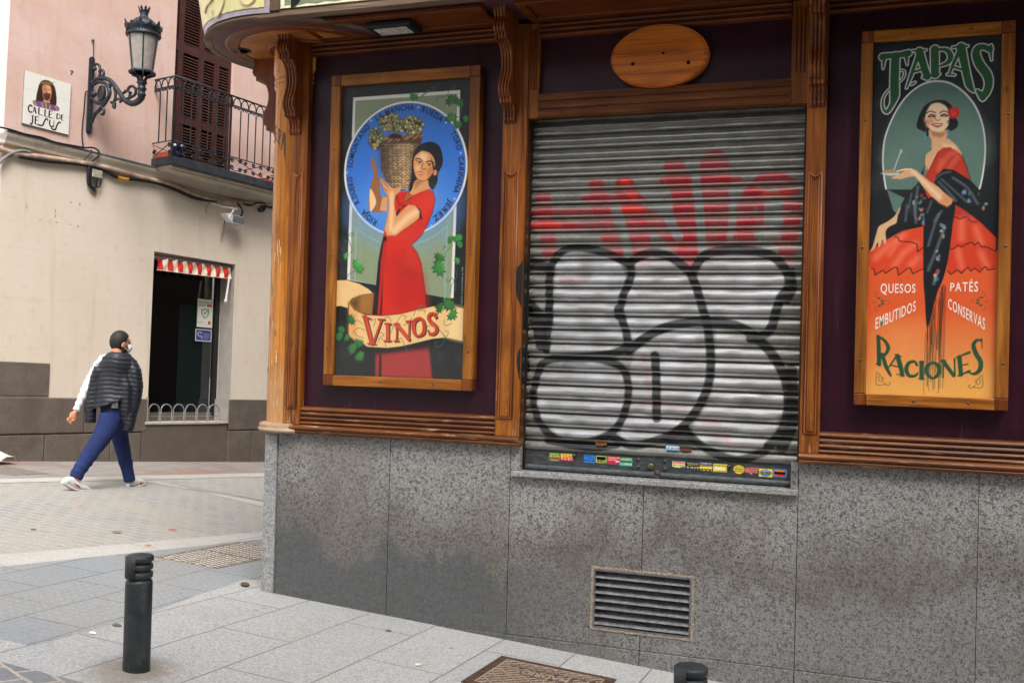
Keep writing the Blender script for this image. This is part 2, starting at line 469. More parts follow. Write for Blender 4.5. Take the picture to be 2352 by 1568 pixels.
# ================================================================ ground
def paving(name, cols, bw, rh, mortar, mcol, rot=0.0, off=.5, rough=.75, speck=None, bumpy=.4, dots=None, big=((.42, .62), (120, 112, 100), .35), origin=(0, 0), dirt=None):
    t = NT(name)
    x, y, z = t.sep()
    vec = t.mapped((1, 1, 1), (0, 0, rot), t.comb(t.math('ADD', x, -origin[0]), t.math('ADD', y, -origin[1])))
    wob = t.n('ShaderNodeVectorMath', operation='ADD')
    nz = t.n('ShaderNodeTexNoise'); nz.inputs['Scale'].default_value = 6; t.l(vec, nz.inputs['Vector'])
    sc2 = t.n('ShaderNodeVectorMath', operation='SCALE'); sc2.inputs['Scale'].default_value = mortar * 2.2
    t.l(nz.outputs['Color'], sc2.inputs[0]); t.l(vec, wob.inputs[0]); t.l(sc2.outputs[0], wob.inputs[1])
    b = t.n('ShaderNodeTexBrick'); t.l(wob.outputs[0], b.inputs['Vector'])
    b.offset = off; b.inputs['Scale'].default_value = 1; b.inputs['Brick Width'].default_value = bw; b.inputs['Row Height'].default_value = rh
    b.inputs['Mortar Size'].default_value = mortar; b.inputs['Mortar Smooth'].default_value = .2; b.inputs['Bias'].default_value = 0
    b.inputs['Color1'].default_value = L4(cols[0]); b.inputs['Color2'].default_value = L4(cols[1]); b.inputs['Mortar'].default_value = L4(mcol)
    c = b.outputs['Color']
    bigz = t.noise(.8, 5, .62)
    c = t.mix(t.math('MULTIPLY', t.sstep(bigz, *big[0]), big[2]), c, big[1])
    fine = t.noise(60, 4, .7)
    c = t.mix(.28, c, t.ramp(fine, [(.3, (60, 60, 60)), (.7, (235, 235, 232))]), 'OVERLAY')
    if speck:
        sp = t.noise(120, 3, .6)
        vo = t.n('ShaderNodeTexVoronoi'); vo.inputs['Scale'].default_value = 130; t.l(t.pos(), vo.inputs['Vector'])
        c = t.mix(t.math('MULTIPLY', t.sstep(t.sep(vo.outputs['Color'])[0], .62, .8), .6), c, speck)
        c = t.mix(t.math('MULTIPLY', t.sstep(sp, .5, .66), .35), c, speck)
    gum = t.n('ShaderNodeTexVoronoi'); gum.inputs['Scale'].default_value = 3.2; t.l(t.pos(), gum.inputs['Vector'])
    c = t.mix(t.math('MULTIPLY', t.sstep(gum.outputs['Distance'], .07, .05), t.math('MULTIPLY', t.sstep(t.sep(gum.outputs['Color'])[0], .45, .5), .5)), c, (104, 100, 94))
    blot = t.noise(9, 4, .7)
    c = t.mix(t.math('MULTIPLY', t.sstep(blot, .66, .72), .4), c, (88, 82, 74))
    h = t.math('MULTIPLY', b.outputs['Fac'], -1.0)
    h = t.math('ADD', h, t.math('MULTIPLY', fine, .25))
    if dots:
        sx = t.n('ShaderNodeSeparateXYZ'); t.l(vec, sx.inputs[0])
        gx = t.math('SUBTRACT', t.math('FRACT', t.math('MULTIPLY', sx.outputs[0], 1 / dots)), .5)
        gy = t.math('SUBTRACT', t.math('FRACT', t.math('MULTIPLY', sx.outputs[1], 1 / dots)), .5)
        rr = t.math('SQRT', t.math('ADD', t.math('MULTIPLY', gx, gx), t.math('MULTIPLY', gy, gy)))
        dm = t.math('MULTIPLY', t.sstep(rr, .27, .2), t.sstep(t.noise(1.1, 2), .38, .55))
        h = t.math('ADD', h, t.math('MULTIPLY', dm, 1.6))
        c = t.mix(t.math('MULTIPLY', dm, .09), c, (214, 216, 216))
    if dirt:
        dx, dy = t.math('SUBTRACT', x, dirt[0]), t.math('SUBTRACT', y, dirt[1]); dd = t.math('SQRT', t.math('ADD', t.math('MULTIPLY', dx, dx), t.math('MULTIPLY', dy, dy)))
        k = t.sstep(t.math('ADD', dd, t.math('MULTIPLY', t.noise(5, 5, .7), -.42)), .10, -.12)
        c = t.mix(t.math('MULTIPLY', k, .6), c, (112, 98, 80))
    t.out(c, rough, 0, .3)
    t.bump(h, bumpy, .006)
    return t.m
m_sett = paving('granite_setts', ((146, 147, 146), (158, 157, 152)), .19, .115, .011, (178, 174, 164), 0.06, bumpy=.55, big=((.4, .62), (170, 164, 152), .6))
m_kerb = paving('kerb_stone', ((186, 184, 178), (190, 188, 182)), 1.3, 5.0, .006, (120, 116, 110), 1.57, speck=(150, 148, 144), big=((.45, .65), (170, 160, 146), .4))
m_tact = paving('studded_tiles', ((136, 141, 145), (143, 147, 149)), .6, .4, .006, (96, 98, 98), 1.5, dots=.066, big=((.42, .62), (150, 146, 137), .5), bumpy=.5)
m_slab = paving('granite_slabs', ((168, 168, 166), (177, 175, 171)), 1.25, .46, .005, (104, 98, 90), 1.5708, speck=(118, 124, 132), dirt=tuple(G(318, 1545)[:2]), origin=(-3.4, -.35), big=((.46, .66), (158, 152, 142), .45), bumpy=.25)
m_farpav = paving('far_pavement_tiles', ((144, 143, 141), (154, 144, 136)), .6, .4, .008, (110, 106, 100), 1.4, big=((.46, .56), (146, 112, 96), .6))
m_dark_sett = paving('dark_setts', ((112, 116, 122), (132, 134, 138)), .2, .12, .01, (168, 160, 146), 0.4, bumpy=.6)

def sheet(name, pts, lift, mat):
    mb = MB()
    mb.add([(p[0], p[1], gz(p[0], p[1]) + lift) for p in pts], [list(range(len(pts)))])
    o = mb.build(name, mat, origin=(0, 0, 0)); o['kind'] = 'structure'
    return o
def gl(a, b, t0=-3.0, t1=6.0):
    a, b = G(*a), G(*b); d = (b - a) / np.linalg.norm(b - a)
    return a + d * t0, b + d * t1
sheet('street', [(-70, -60), (70, -60), (70, 70), (-70, 70)], 0, m_sett)
ka, kb = gl((0, 1275), (596, 1222)); kc, kd = gl((0, 1302), (596, 1239))
sheet('kerb_strip', [ka, kc, kd, kb], .004, m_kerb)
sheet('studded_pavement', [kc, (kc[0] + .02, -5), (-3.7, -5), (-3.7, 9), kd], .004, m_tact)
tpts = [G(*p)[:2] for p in ((76, 1487), (158, 1464), (356, 1406), (453, 1368), (514, 1350))]
sheet('granite_pavement', [(-3.78, -2.2), (12, -2.2), (12, 1.0), (-3.3, 1.0), (-4.06, .2)] + [tuple(p) for p in tpts[::-1]] + [(-5.0, -1.98), (-5.0, -2.2)], .008, m_slab)
sheet('side_road', [(-6, -7.5), (14, -7.5), (14, -2.2), (-6, -2.2)], .012, m_dark_sett)
fa, fb = gl((0, 1100), (600, 1086)); fc, fd = gl((0, 1109), (600, 1095))
sheet('far_kerb_strip', [fa, fc, fd, fb], .004, m_kerb)
sheet('far_pavement', [fa, fb, (fb[0] - 6, fb[1] + 1), (fa[0] - 6, fa[1])], .004, m_farpav)
# pale stone band laid across the road
ba = [G(*p) for p in ((560, 1086), (640, 1092), (760, 1165), (600, 1141), (600, 1130))]
za = [G(*p) for p in ((555, 1100), (600, 1098), (640, 1146), (600, 1150))]
cz = crop(0, 1900, 1.8867)
band = [G(*cz(*p)) for p in ((1060, 45), (1200, 45), (2300, 320), (2300, 270))]
band[2] = band[1] + (G(*cz(1970, 238)) - band[1]) * 1.8; band[3] = band[0] + (G(*cz(1970, 200)) - band[0]) * 1.7
sheet('road_band', band, .004, m_kerb)

# ================================================================ the tavern on the corner
shop = thing('tavern_building', (-1.2, 0, gz(-1.2, 0)), 'corner tavern with carved pine front, purple panels and grey granite base', 'building')
XC = -3.62; YC = .18                                     # axis of the rounded corner
ZS = 3.73                                                # underside of the overhang
# body of the building behind the joinery
mb = MB()
mb.prism([(-3.66, .09, -1.2), (9, .09, -1.2), (9, 12, -1.2), (-3.72, 12, -1.2), (-3.72, .3, -1.2)], (0, 0, 13))
mb.build('wall', flat('shop_core', (70, 60, 58), .8), shop)

# granite panels
JX = [-3.676, -2.842, -2.018, -1.182, -.303]
def panel_poly(mb, outline, y0=.0, th=.05):
    mb.prism([(x, y0, z) for x, z in outline], (0, th, 0))
g_ = .0022
vx0, vx1, vz0, vz1 = -1.472, -.884, .035, .388            # vent opening
def gp(outline):
    mb = MB(); panel_poly(mb, outline); mb.build('granite_panel', gran, shop)
gp([(JX[0] + g_, -.5), (JX[1] - g_, -.5), (JX[1] - g_, 1.10), (JX[0] + g_, 1.10)])
gp([(JX[1] + g_, -.5), (JX[2] - g_, -.5), (JX[2] - g_, 1.10), (JX[1] + g_, 1.10)])
gp([(JX[2] + g_, -.066), (JX[3] - g_, -.066), (JX[3] - g_, vz0), (vx0, vz0), (vx0, vz1), (JX[3] - g_, vz1), (JX[3] - g_, .905), (JX[2] + g_, .905)])
gp([(JX[3] + g_, -.066), (JX[4] - g_, -.066), (JX[4] - g_, .905), (JX[3] + g_, .905), (JX[3] + g_, vz1), (vx1, vz1), (vx1, vz0), (JX[3] + g_, vz0)])
for a, b in ((JX[4], .62), (.62, 1.6), (1.6, 2.6)):
    gp([(a + .0016, -.066), (b - .0016, -.066), (b - .0016, 1.10), (a + .0016, 1.10)])
# granite cheeks either side of the shutter opening
MB().box((-2.018 + g_, .0, .942), (-1.958, .05, 1.09)).build('granite_panel', gran, shop)
MB().box((-.345, .0, .942), (-.303 - g_, .05, 1.09)).build('granite_panel', gran, shop)
# low plinth course that dies into the sloping pavement
for a, b in ((-2.6, JX[3]), (JX[3], JX[4]), (JX[4], 1.3)):
    MB().box((a + .002, -.012, -1.0), (b - .002, .04, -.07)).build('plinth_course', gran, shop, bevel=.003)
# chamfered granite corner post
mb = MB()
cp = [(-3.679, -.015), (-3.755, -.015), (-3.80, .03), (-3.80, .3), (-3.679, .3)]
mb.prism([(x, y, -.4) for x, y in cp], (0, 0, 1.47))
mb.build('corner_post', gran_pale, shop, bevel=.004)

# window sill under the shutter
sl0, sl1 = S(1173, 1085, -.03), S(1833, 1126, -.03)
MB().box((sl0[0], -.035, .908), (sl1[0], .13, .9405)).build('shutter_sill', gran_pale, shop, bevel=.004)

# purple panels
def board(x0, x1, z0, z1, y, name='painted_panel', m=purple, th=.03):
    return MB().box((x0, y, z0), (x1, y + th, z1)).build(name, m, shop)
board(-3.52, -2.11, 1.2, 3.66, .02)
board(-.2, 2.8, 1.2, 3.9, .02)
board(-1.93, -.37, 3.2, 3.70, .03)

# ridged rails (profile y,z)
def ridged(z0, z1, y, n, d=.016):
    p = [(y + .05, z0), (y, z0)]
    for i in range(n):
        a = z0 + (z1 - z0) * i / n; b = z0 + (z1 - z0) * (i + 1) / n; h = b - a
        p += [(y - d, a + h * .12), (y - d * 1.25, a + h * .4), (y - d * .75, a + h * .74), (y - d * .1, a + h * .84), (y - d * .1, b)]
    return p + [(y + .05, z1)]
for x0, x1 in ((-3.50, -2.115), (-.2, 2.8)):
    MB().extx(ridged(1.150, 1.272, -.004, 4), x0, x1).build('base_rail', wood_h, shop)
# base moulding (bull-nosed lip)
def lip(x0, x1, name='base_moulding'):
    p = [(.05, 1.092), (-.035, 1.092), (-.046, 1.098), (-.05, 1.108), (-.044, 1.117), (-.054, 1.122), (-.058, 1.133), (-.052, 1.144), (-.03, 1.150), (.05, 1.150)]
    MB().extx(p, x0, x1).build(name, wood_h, shop)
lip(-3.64, -1.955); lip(-.303, 2.8)

# frieze boards and soffit
for x0, x1 in ((-3.50, -2.10), (-1.90, -.40), (-.2, 2.8)):
    MB().extx(ridged(3.612, 3.735, -.004, 4), x0, x1).build('frieze_board', wood_soffit, shop)
def coffer(x0, x1, y0, y1):
    mb = MB()
    bw = .055
    mb.box((x0, y0, ZS - .028), (x1, y0 + bw, ZS)); mb.box((x0, y1 - bw, ZS - .028), (x1, y1, ZS))
    mb.box((x0, y0 + bw, ZS - .028), (x0 + bw, y1 - bw, ZS)); mb.box((x1 - bw, y0 + bw, ZS - .028), (x1, y1 - bw, ZS))
    mb.box((x0 + bw, y0 + bw, ZS - .012), (x1 - bw, y1 - bw, ZS + .006))
    mb.build('soffit_coffer', wood_soffit, shop, bevel=.006)
MB().box((-3.62, -.49, ZS + .004), (2.8, .09, ZS + .05)).build('soffit', maroon, shop)
coffer(-3.42, -2.16, -.36, -.02); coffer(-1.95, -.36, -.36, -.02); coffer(-.15, 1.6, -.36, -.02)
# overhanging fascia beam, weathered
mb = MB()
mb.extx([(-.51, 3.70), (-.53, 3.705), (-.53, 3.722), (-.515, 3.73), (-.515, 3.742), (-.505, 3.745), (-.505, 3.76), (-.47, 3.76), (-.47, 3.70)], -3.62, 2.8)
mb.build('fascia_beam', wood_grey, shop)

# pilasters
def pilaster(x0, x1, z0=1.15, z1=3.7, y=-.03, flute=False, sunk=None):
    p = MB().box((x0, y, z0), (x1, .06, z1)).build('pilaster', wood_v, shop, bevel=.004)
    if sunk:
        a, b, c, d = sunk
        out = [(a, c), (a, d)] + [(a + (b - a) * t, d - .028 * math.sin(math.pi * t)) for t in np.linspace(.0, 1, 9)[1:-1]] + [(b, d), (b, c)]
        mb = MB()
        mb.tube([(x, y - .001, z) for x, z in out], .0075, 8, True)
        mb.build('panel_bead', wood_bracket, p)
        inn = [(x + (.014 if x < (a + b) / 2 else -.014), z + (.014 if z < (c + d) / 2 else -.014)) for x, z in out]
        mb = MB(); mb.tube([(x, y - .001, z) for x, z in inn], .004, 6, True); mb.build('panel_bead', wood_v, p)
    return p
pilaster(-3.632, -3.502, sunk=(-3.598, -3.534, 1.26, 2.83))
pilaster(-2.119, -1.962, sunk=(-2.10, -2.01, 1.26, 2.79))
pilaster(-.303, -.196, y=-.03, sunk=(-.282, -.215, 1.26, 2.72))
# fluted stiles and reeded lintel round the opening
for x0, x1 in ((-1.962, -1.897), (-.395, -.303)):
    mb = MB(); y = -.012
    mb.box((x0, y, 3.115), (x1, .05, 3.70))
    st = mb.build('fluted_stile', wood_v, shop)
    for k in (.25, .5, .75):
        x = x0 + (x1 - x0) * k
        MB().tube([(x, y, 3.29), (x, y, 3.66)], .006, 6).build('flute', wood_bracket, st)
MB().extx(ridged(3.118, 3.262, -.006, 3, .012), -1.897, -.395).build('lintel', wood_h, shop)
wood_jamb = wood('jamb_pine', False, dark=(44, 22, 10), mid=(76, 40, 16), light=(104, 58, 24))
# jamb boards of the shutter opening
mb = MB(); mb.box((-1.975, -.006, 1.093), (-1.957, .10, 3.115)); mb.build('jamb', wood_jamb, shop)
mb = MB()
mb.box((-1.957, .062, .942), (-1.948, .10, 3.115)); mb.build('guide_rail', flat('guide_steel', (50, 48, 46), .4, .5), shop)
mb = MB(); mb.box((-.316, .052, .942), (-.304, .12, 3.115)); mb.build('jamb', wood_jamb, shop)

# carved brackets
PROF = [(-.245, 3.735), (-.238, 3.71), (-.224, 3.68), (-.226, 3.66), (-.240, 3.635), (-.242, 3.61), (-.230, 3.592), (-.207, 3.584), (-.207, 3.556), (-.168, 3.556),
        (-.135, 3.54), (-.108, 3.515), (-.09, 3.485), (-.080, 3.45), (-.079, 3.415), (-.086, 3.38), (-.1, 3.345), (-.12, 3.31), (-.131, 3.28), (-.128, 3.255), (-.112, 3.235), (-.094, 3.223), (-.094, 3.198),
        (-.060, 3.196), (-.040, 3.19), (-.022, 3.172), (-.012, 3.15), (-.007, 3.118), (-.014, 3.112), (-.016, 3.105), (-.005, 3.095), (.012, 3.088)]
def bracket(tf, x0, w_, scale=1.0):
    prof = [np.array((y * scale - .03, z)) for y, z in PROF]
    nu = 4 * 6
    mb = MB(); rings = []
    for (y, z), i in zip(prof, range(99)):
        d = prof[min(i + 1, len(prof) - 1)] - prof[max(i - 1, 0)]; nrm = np.array((d[1], -d[0])); nrm /= max(np.linalg.norm(nrm), 1e-6)
        if nrm[0] > 0: nrm = -nrm
        row = []
        for k in range(nu + 1):
            u = k / nu * 4; b = .010 * math.sqrt(max(0, 1 - (2 * (u % 1) - 1) ** 2)) if k < nu else 0
            row.append(tf(x0 + w_ * k / nu, y + nrm[0] * b, z + nrm[1] * b))
        rings.append(row)
    mb.loft(rings, False, False, 0, False)
    for x in (x0, x0 + w_):
        side = [tf(x, y, z) for y, z in prof]; back = [tf(x, .0, z) for y, z in prof]
        mb.loft([side, back], False, False, 0, False)
    e0 = [tf(x0, prof[0][0], prof[0][1]), tf(x0 + w_, prof[0][0], prof[0][1]), tf(x0 + w_, 0, prof[0][1]), tf(x0, 0, prof[0][1])]
    mb.add(e0, [(0, 1, 2, 3)])
    return mb.build('bracket', wood_bracket, shop)
idn = lambda x, y, z: (x, y, z)
bk = crop(1000, 0, 2.24)
bracket(idn, S(*bk(372, 1195))[0] + .004, .09, .78)
bracket(idn, -2.110, .078)
bracket(idn, -.292, .085)
def side_tf(x, y, z): return (-3.78 if y >= 0 else -3.885 + y * .85, .22 + x, z)
bracket(side_tf, 0, .12)

# rounded pine column on the corner
mb = MB()
XK, YK = -3.645, .19
RC = .213
prof = [(RC + .0, 1.148), (RC, 3.42), (RC + .012, 3.43), (RC + .014, 3.447), (RC + .004, 3.455), (RC + .012, 3.465), (RC + .014, 3.483), (RC + .004, 3.49), (RC + .012, 3.50), (RC + .013, 3.515), (RC + .02, 3.53), (RC + .02, 3.72)]
mb.lathe((XK, YK, 0), prof, 48)
COLMB = mb
# lettering left on the column: wrapped round it
def wrap(u, z, r=RC + .0015):                     # u = arc length from the -Y face, positive to the right
    a = -math.pi / 2 + u / RC
    return (XK + r * math.cos(a), YK + r * math.sin(a), z)
# patches of older paint on the column's street side stay in the column's own mesh
rng = random.Random(4)
for mi_, nk, zr in ((1, 26, (1.75, 2.75)), (2, 34, (1.2, 2.4))):
    for k in range(nk):
        u = -RC * rng.uniform(.62, 1.35) if mi_ == 1 else RC * rng.uniform(-1.3, -.1); z = rng.uniform(*zr); h = rng.uniform(.015, .07); wd = rng.uniform(.003, .009)
        pts = [(u + wd * math.cos(t) * rng.uniform(.6, 1.2), z + h * math.sin(t) * rng.uniform(.6, 1.2)) for t in np.linspace(0, 6.28, 9)[:-1]]
        COLMB.add([wrap(a, b, RC + .0012) for a, b in pts], [list(range(8))], mi_)
col = COLMB.build('corner_column', [wood_col, flat('old_paint', (98, 120, 104), .7, var=.25, scale=80), flat('bare_wood', (206, 168, 116), .7, var=.25, scale=80)], shop)
mb = MB()
mb.lathe((XK, YK, 0), [(RC, 1.092), (RC + .044, 1.092), (RC + .053, 1.098), (RC + .057, 1.108), (RC + .05, 1.117), (RC + .044, 1.124), (RC + .048, 1.135), (RC + .042, 1.146), (RC + .02, 1.151), (RC, 1.152)], 48)
mb.build('base_moulding', wood('worn_moulding', True, dark=(120, 88, 60), mid=(176, 148, 120), light=(205, 184, 160), rough=.6), col)
def colpt(x, y):
    d = ray(x, y); o = CAM - np.array([XK, YK, 0]); a = d[0] ** 2 + d[1] ** 2; b = 2 * (o[0] * d[0] + o[1] * d[1]); c = o[0] ** 2 + o[1] ** 2 - RC ** 2
    t = (-b - math.sqrt(max(b * b - 4 * a * c, 0))) / (2 * a); p = CAM + t * d
    return RC * (math.atan2(p[1] - YK, p[0] - XK) + math.pi / 2), p[2]
m_fade = flat('faded_lettering', (66, 56, 44), .6, var=.4, scale=60)
mb = MB()
def subwrap(pts, mb):
    pts = [colpt(*bk(*p)) for p in pts]
    n = len(pts); mb.add([wrap(*p) for p in pts], [list(range(n))])
cl = lambda a: [a]
for ln in ([(188, 1150), (196, 1150), (196, 1260), (188, 1240)], [(206, 1120), (214, 1120), (216, 1215), (207, 1215)],
           [(222, 1130), (231, 1130), (232, 1262), (223, 1262)], [(231, 1130), (246, 1140), (246, 1152), (231, 1146)], [(231, 1190), (243, 1196), (243, 1206), (231, 1202)], [(232, 1250), (250, 1262), (250, 1276), (232, 1262)],
           [(255, 1150), (264, 1152), (264, 1310), (255, 1300)], [(264, 1152), (280, 1175), (277, 1190), (264, 1168)], [(280, 1175), (284, 1200), (278, 1225), (272, 1218), (277, 1200)], [(272, 1218), (278, 1225), (266, 1240), (264, 1228)],
           [(275, 1340), (284, 1352), (303, 1205), (297, 1196)], [(297, 1190), (318, 1190), (319, 1480), (305, 1380)], [(284, 1280), (304, 1262), (304, 1274), (284, 1294)],
           [(210, 1118), (240, 1116), (300, 1180), (296, 1186), (238, 1124), (210, 1126)]):
    subwrap(ln, mb)
mb.build('painted_lettering', m_fade, col)
mb = MB()
wb_ = crop(560, 1380, 3.0148)
def subwrap2(pts, mb):
    pts = [colpt(*wb_(*p)) for p in pts]; mb.add([wrap(*p) for p in pts], [list(range(len(pts)))])
six = spline([(1546, 170), (1538, 140), (1524, 160), (1514, 220), (1508, 290), (1514, 345), (1528, 358), (1541, 330), (1544, 280), (1536, 245), (1524, 245), (1513, 275)], 3)
mb2 = MB()
def ribbon(pts, wd, fn, mb):
    P = [np.asarray(p, float) for p in pts]; l_ = []; r_ = []
    for i, p in enumerate(P):
        d = P[min(i + 1, len(P) - 1)] - P[max(i - 1, 0)]; d /= max(np.linalg.norm(d), 1e-9); nn = np.array((-d[1], d[0])) * wd / 2
        l_.append(fn(*(p + nn))); r_.append(fn(*(p - nn)))
    mb.loft([l_, r_], False, False, 0, False)
cw = lambda x, y: wrap(*colpt(*wb_(x, y)))
ribbon(six, 9, cw, mb); ribbon(spline([(1512, 180), (1494, 186), (1488, 260), (1500, 270), (1503, 320), (1494, 375), (1482, 385), (1477, 370)], 3), 7, cw, mb)
ribbon([(1478, 250), (1474, 330)], 5, cw, mb)
mb.build('painted_lettering', m_fade, col)
# round canopy over the corner, under the curved sign
mb = MB()
mb.lathe((XC, YC, 0), [(.30, ZS + .03), (.30, 3.704), (.685, 3.704), (.69, 3.71), (.69, 3.73)], 72, cap=False)
mb.build('canopy_disc', maroon, shop)
mb = MB()
mb.lathe((XC, YC, 0), [(.575, 3.7045), (.567, 3.692), (.555, 3.69), (.54, 3.697), (.525, 3.70), (.51, 3.694), (.495, 3.70), (.475, 3.703), (.47, 3.712)], 72, cap=False)
mb.lathe((XC, YC, 0), [(.292, 3.70), (.288, 3.69), (.277, 3.685), (.262, 3.69), (.245, 3.70), (.235, 3.7025), (.225, 3.712)], 60, cap=False)
mb.build('canopy_moulding', wood_soffit, shop)
mb = MB(); mb.lathe((XC, YC, 0), [(.24, 3.7032), (.50, 3.7032)], 60, cap=False); mb.build('canopy_panel', wood('canopy_pine', True, dark=(120, 66, 26), mid=(170, 104, 46), light=(196, 132, 66)), shop)
mb = MB()
rr = random.Random(2)
mb.lathe((XC, YC, 0), [(.66, 3.7025), (.70, 3.7025), (.712, 3.708), (.710, 3.721), (.70, 3.726), (.70, 3.742), (.66, 3.742)], 90, cap=False)
mb.build('canopy_rim', wood_grey, shop)

# lamps set into the overhang
dl = thing('downlight', (0, 0, 0), 'round dark recessed downlight in the curved corner canopy', 'light fitting')
pc = hit(*crop(780, 0, 4.704)(880, 960), (0, 0, 3.70), np.array([0, 0, 1.0])); dl.location = Vector(pc)
mb = MB(); mb.lathe((pc[0], pc[1], 0), [(.062, 3.7028), (.062, 3.696), (.055, 3.694), (.050, 3.697), (.048, 3.7022)], 24); mb.build('ring', black_iron, dl)
mb = MB(); mb.lathe((pc[0], pc[1], 0), [(.001, 3.7), (.052, 3.7)], 24); mb.build('lens', dark_void, dl)
fp = hit(905, 56, (0, 0, 3.71), np.array([0, 0, 1.0]))
fl = thing('floodlight', (fp[0], fp[1], 3.70), 'dark rectangular floodlight under the wooden overhang above the grape picker board', 'light fitting')
mb = MB(); a, b = .155, .095
mb.box((fp[0] - a, fp[1] - b, 3.668), (fp[0] + a, fp[1] + b, 3.70)); mb.build('housing', black_iron, fl, bevel=.008)
mb = MB(); mb.box((fp[0] - a * .72, fp[1] - b * .62, 3.664), (fp[0] + a * .72, fp[1] + b * .62, 3.6675)); mb.build('lens', flat('milky_lens', (190, 186, 176), .25), fl)

# oval plaque over the shutter
oc = S(1515, 130, -.01); ow = (S(1628, 128)[0] - S(1403, 132)[0]) / 2; oh = (S(1515, 58)[2] - S(1517, 203)[2]) / 2
op = thing('oval_plaque', (oc[0], -.01, oc[2]), 'blank oval pine plaque with three dark holes on the purple board over the shutter', 'plaque')
mb = MB(); rings = []
for k, y in ((.0, -.032), (.93, -.032), (.955, -.027), (.975, -.03), (1.0, -.018), (1.0, .03)):
    k = max(k, .002); rings.append([(oc[0] + ow * k * math.cos(t), y, oc[2] + oh * k * math.sin(t)) for t in np.linspace(0, 2 * math.pi, 72, endpoint=False)])
mb.loft(rings, True, True, 0, False); mb.build('board', wood('plaque_pine', True, dark=(150, 70, 20), mid=(226, 124, 38), light=(240, 150, 60)), op)
pk = crop(2000, 0, 1.68)
for px_, py_, r in ((892, 431, .011), (1096, 358, .008), (1265, 421, .012)):
    q = S(*pk(px_, py_), -.033); mb = MB(); mb.lathe((q[0], -.0325, q[2]), [(.0005, .0), (r, .0), (r, .001)], 12, (0, -1, 0)); mb.build('screw_hole', dark_void, op)

# signs above
ysign = flat('sign_yellow', (226, 206, 96), .3, var=.06, scale=2, spec=.5)
ycream = flat('sign_cream', (236, 232, 196), .3, var=.05)
ylilac = flat('sign_border_lilac', (176, 164, 172), .35, var=.06)
ygreen = flat('sign_border_green', (126, 132, 108), .35, var=.1)
cs = thing('curved_sign', (XC, YC, 3.8), 'curved pale yellow sign with lilac border wrapped round the tavern corner', 'sign')
def cone(a0, a1, z0, z1, off=0.0, n=40, wavy=0.0, z0f=None):
    mb = MB(); rows = []
    for k in range(n + 1):
        a = R_(a0 + (a1 - a0) * k / n); col_ = []
        for z in (z0 + (wavy * math.sin(k * 1.7) if wavy else 0), (z0 + z1) / 2, z1):
            r = .708 + (z - 3.736) * .17 + off
            col_.append((XC + r * math.cos(a), YC + r * math.sin(a), z))
        rows.append(col_)
    mb.loft(rows, False, False); return mb
A0, A1 = -80.5, -262
cone(A0, A1, 3.736, 5.0).build('sign_border', ylilac, cs)
cone(A0 - 2.6, A1 + 3, 3.770, 5.0, .004, 120, .0015).build('sign_face', vcol('unused', .3) if False else flat('sign_face_yellow', (232, 224, 158), .28, var=.07, scale=3, spec=.5), cs)
def onc(p):
    p = crop(780, 0, 4.704)(*p)
    d = ray(*p); t = 6.0
    for _ in range(40):
        q = CAM + d * t; r = math.hypot(q[0] - XC, q[1] - YC) - (.716 + (q[2] - 3.736) * .17); t += r * .6
    q = CAM + d * t; return q
for pts, r in (([(310, 200), (340, 300), (390, 340), (440, 310), (500, 200), (540, 80), (552, -30)], .0028), ([(330, 200), (352, 290), (392, 328), (430, 300), (488, 190), (530, 70), (542, -30)], .0025),
               ([(830, -20), (880, 60), (950, 98), (1020, 95), (1100, 40), (1140, -20)], .0028), ([(845, -20), (890, 50), (955, 84), (1015, 82), (1085, 30), (1120, -20)], .0025), ([(350, -30), (300, 30), (240, 100), (200, 190), (195, 260)], .007)):
    pts = [onc(p) for p in spline(pts, 5)]
    mb = MB(); mb.tube(pts, r, 6); mb.build('sign_scrollwork', flat('sign_scroll', (206, 176, 146), .35), cs)
bs = thing('fascia_sign', (-1.6, -.49, 3.86), 'long flat yellow fascia sign with wavy grey-green border above the overhang', 'sign')
mb = MB(); mb.box((-3.43, -.515, 3.757), (2.7, -.49, 4.9)); mb.build('sign_border', ycream, bs)
def wavy_strip(x0, x1, z0, z1, y, mat, nm):
    mb = MB(); n = 220; lo = []; hi = []
    for k in range(n + 1):
        x = x0 + (x1 - x0) * k / n; wv = .0045 * math.sin(k * 1.35)
        lo.append((x, y, z0 + wv)); hi.append((x, y, z1))
    mb.loft([lo, hi], False, False, 0, False); return mb.build(nm, mat, bs)
wavy_strip(-3.40, 2.68, 3.772, 4.9, -.5175, ygreen, 'sign_band')
wavy_strip(-3.36, 2.64, 3.802, 4.9, -.520, ysign, 'sign_face')
q0 = S(678, 4, -.522)
mb = MB(); mb.add([(q0[0] - .03, -.5225, q0[2] - .035), (q0[0] - .012, -.5225, q0[2] - .034), (q0[0] + .03, -.5225, q0[2] + .0), (q0[0] + .06, -.5225, q0[2] + .12), (q0[0] - .03, -.5225, q0[2] + .12)], [(0, 1, 2, 3, 4)])
mb.build('sign_lettering', dark_void, bs)
# dark post between the two signs
MB().box((-3.50, -.528, 3.745), (-3.432, -.40, 5.0)).build('sign_post', flat('post_brown', (86, 66, 52), .7, var=.25, scale=18, stretch=(6, 6, 1)), shop)

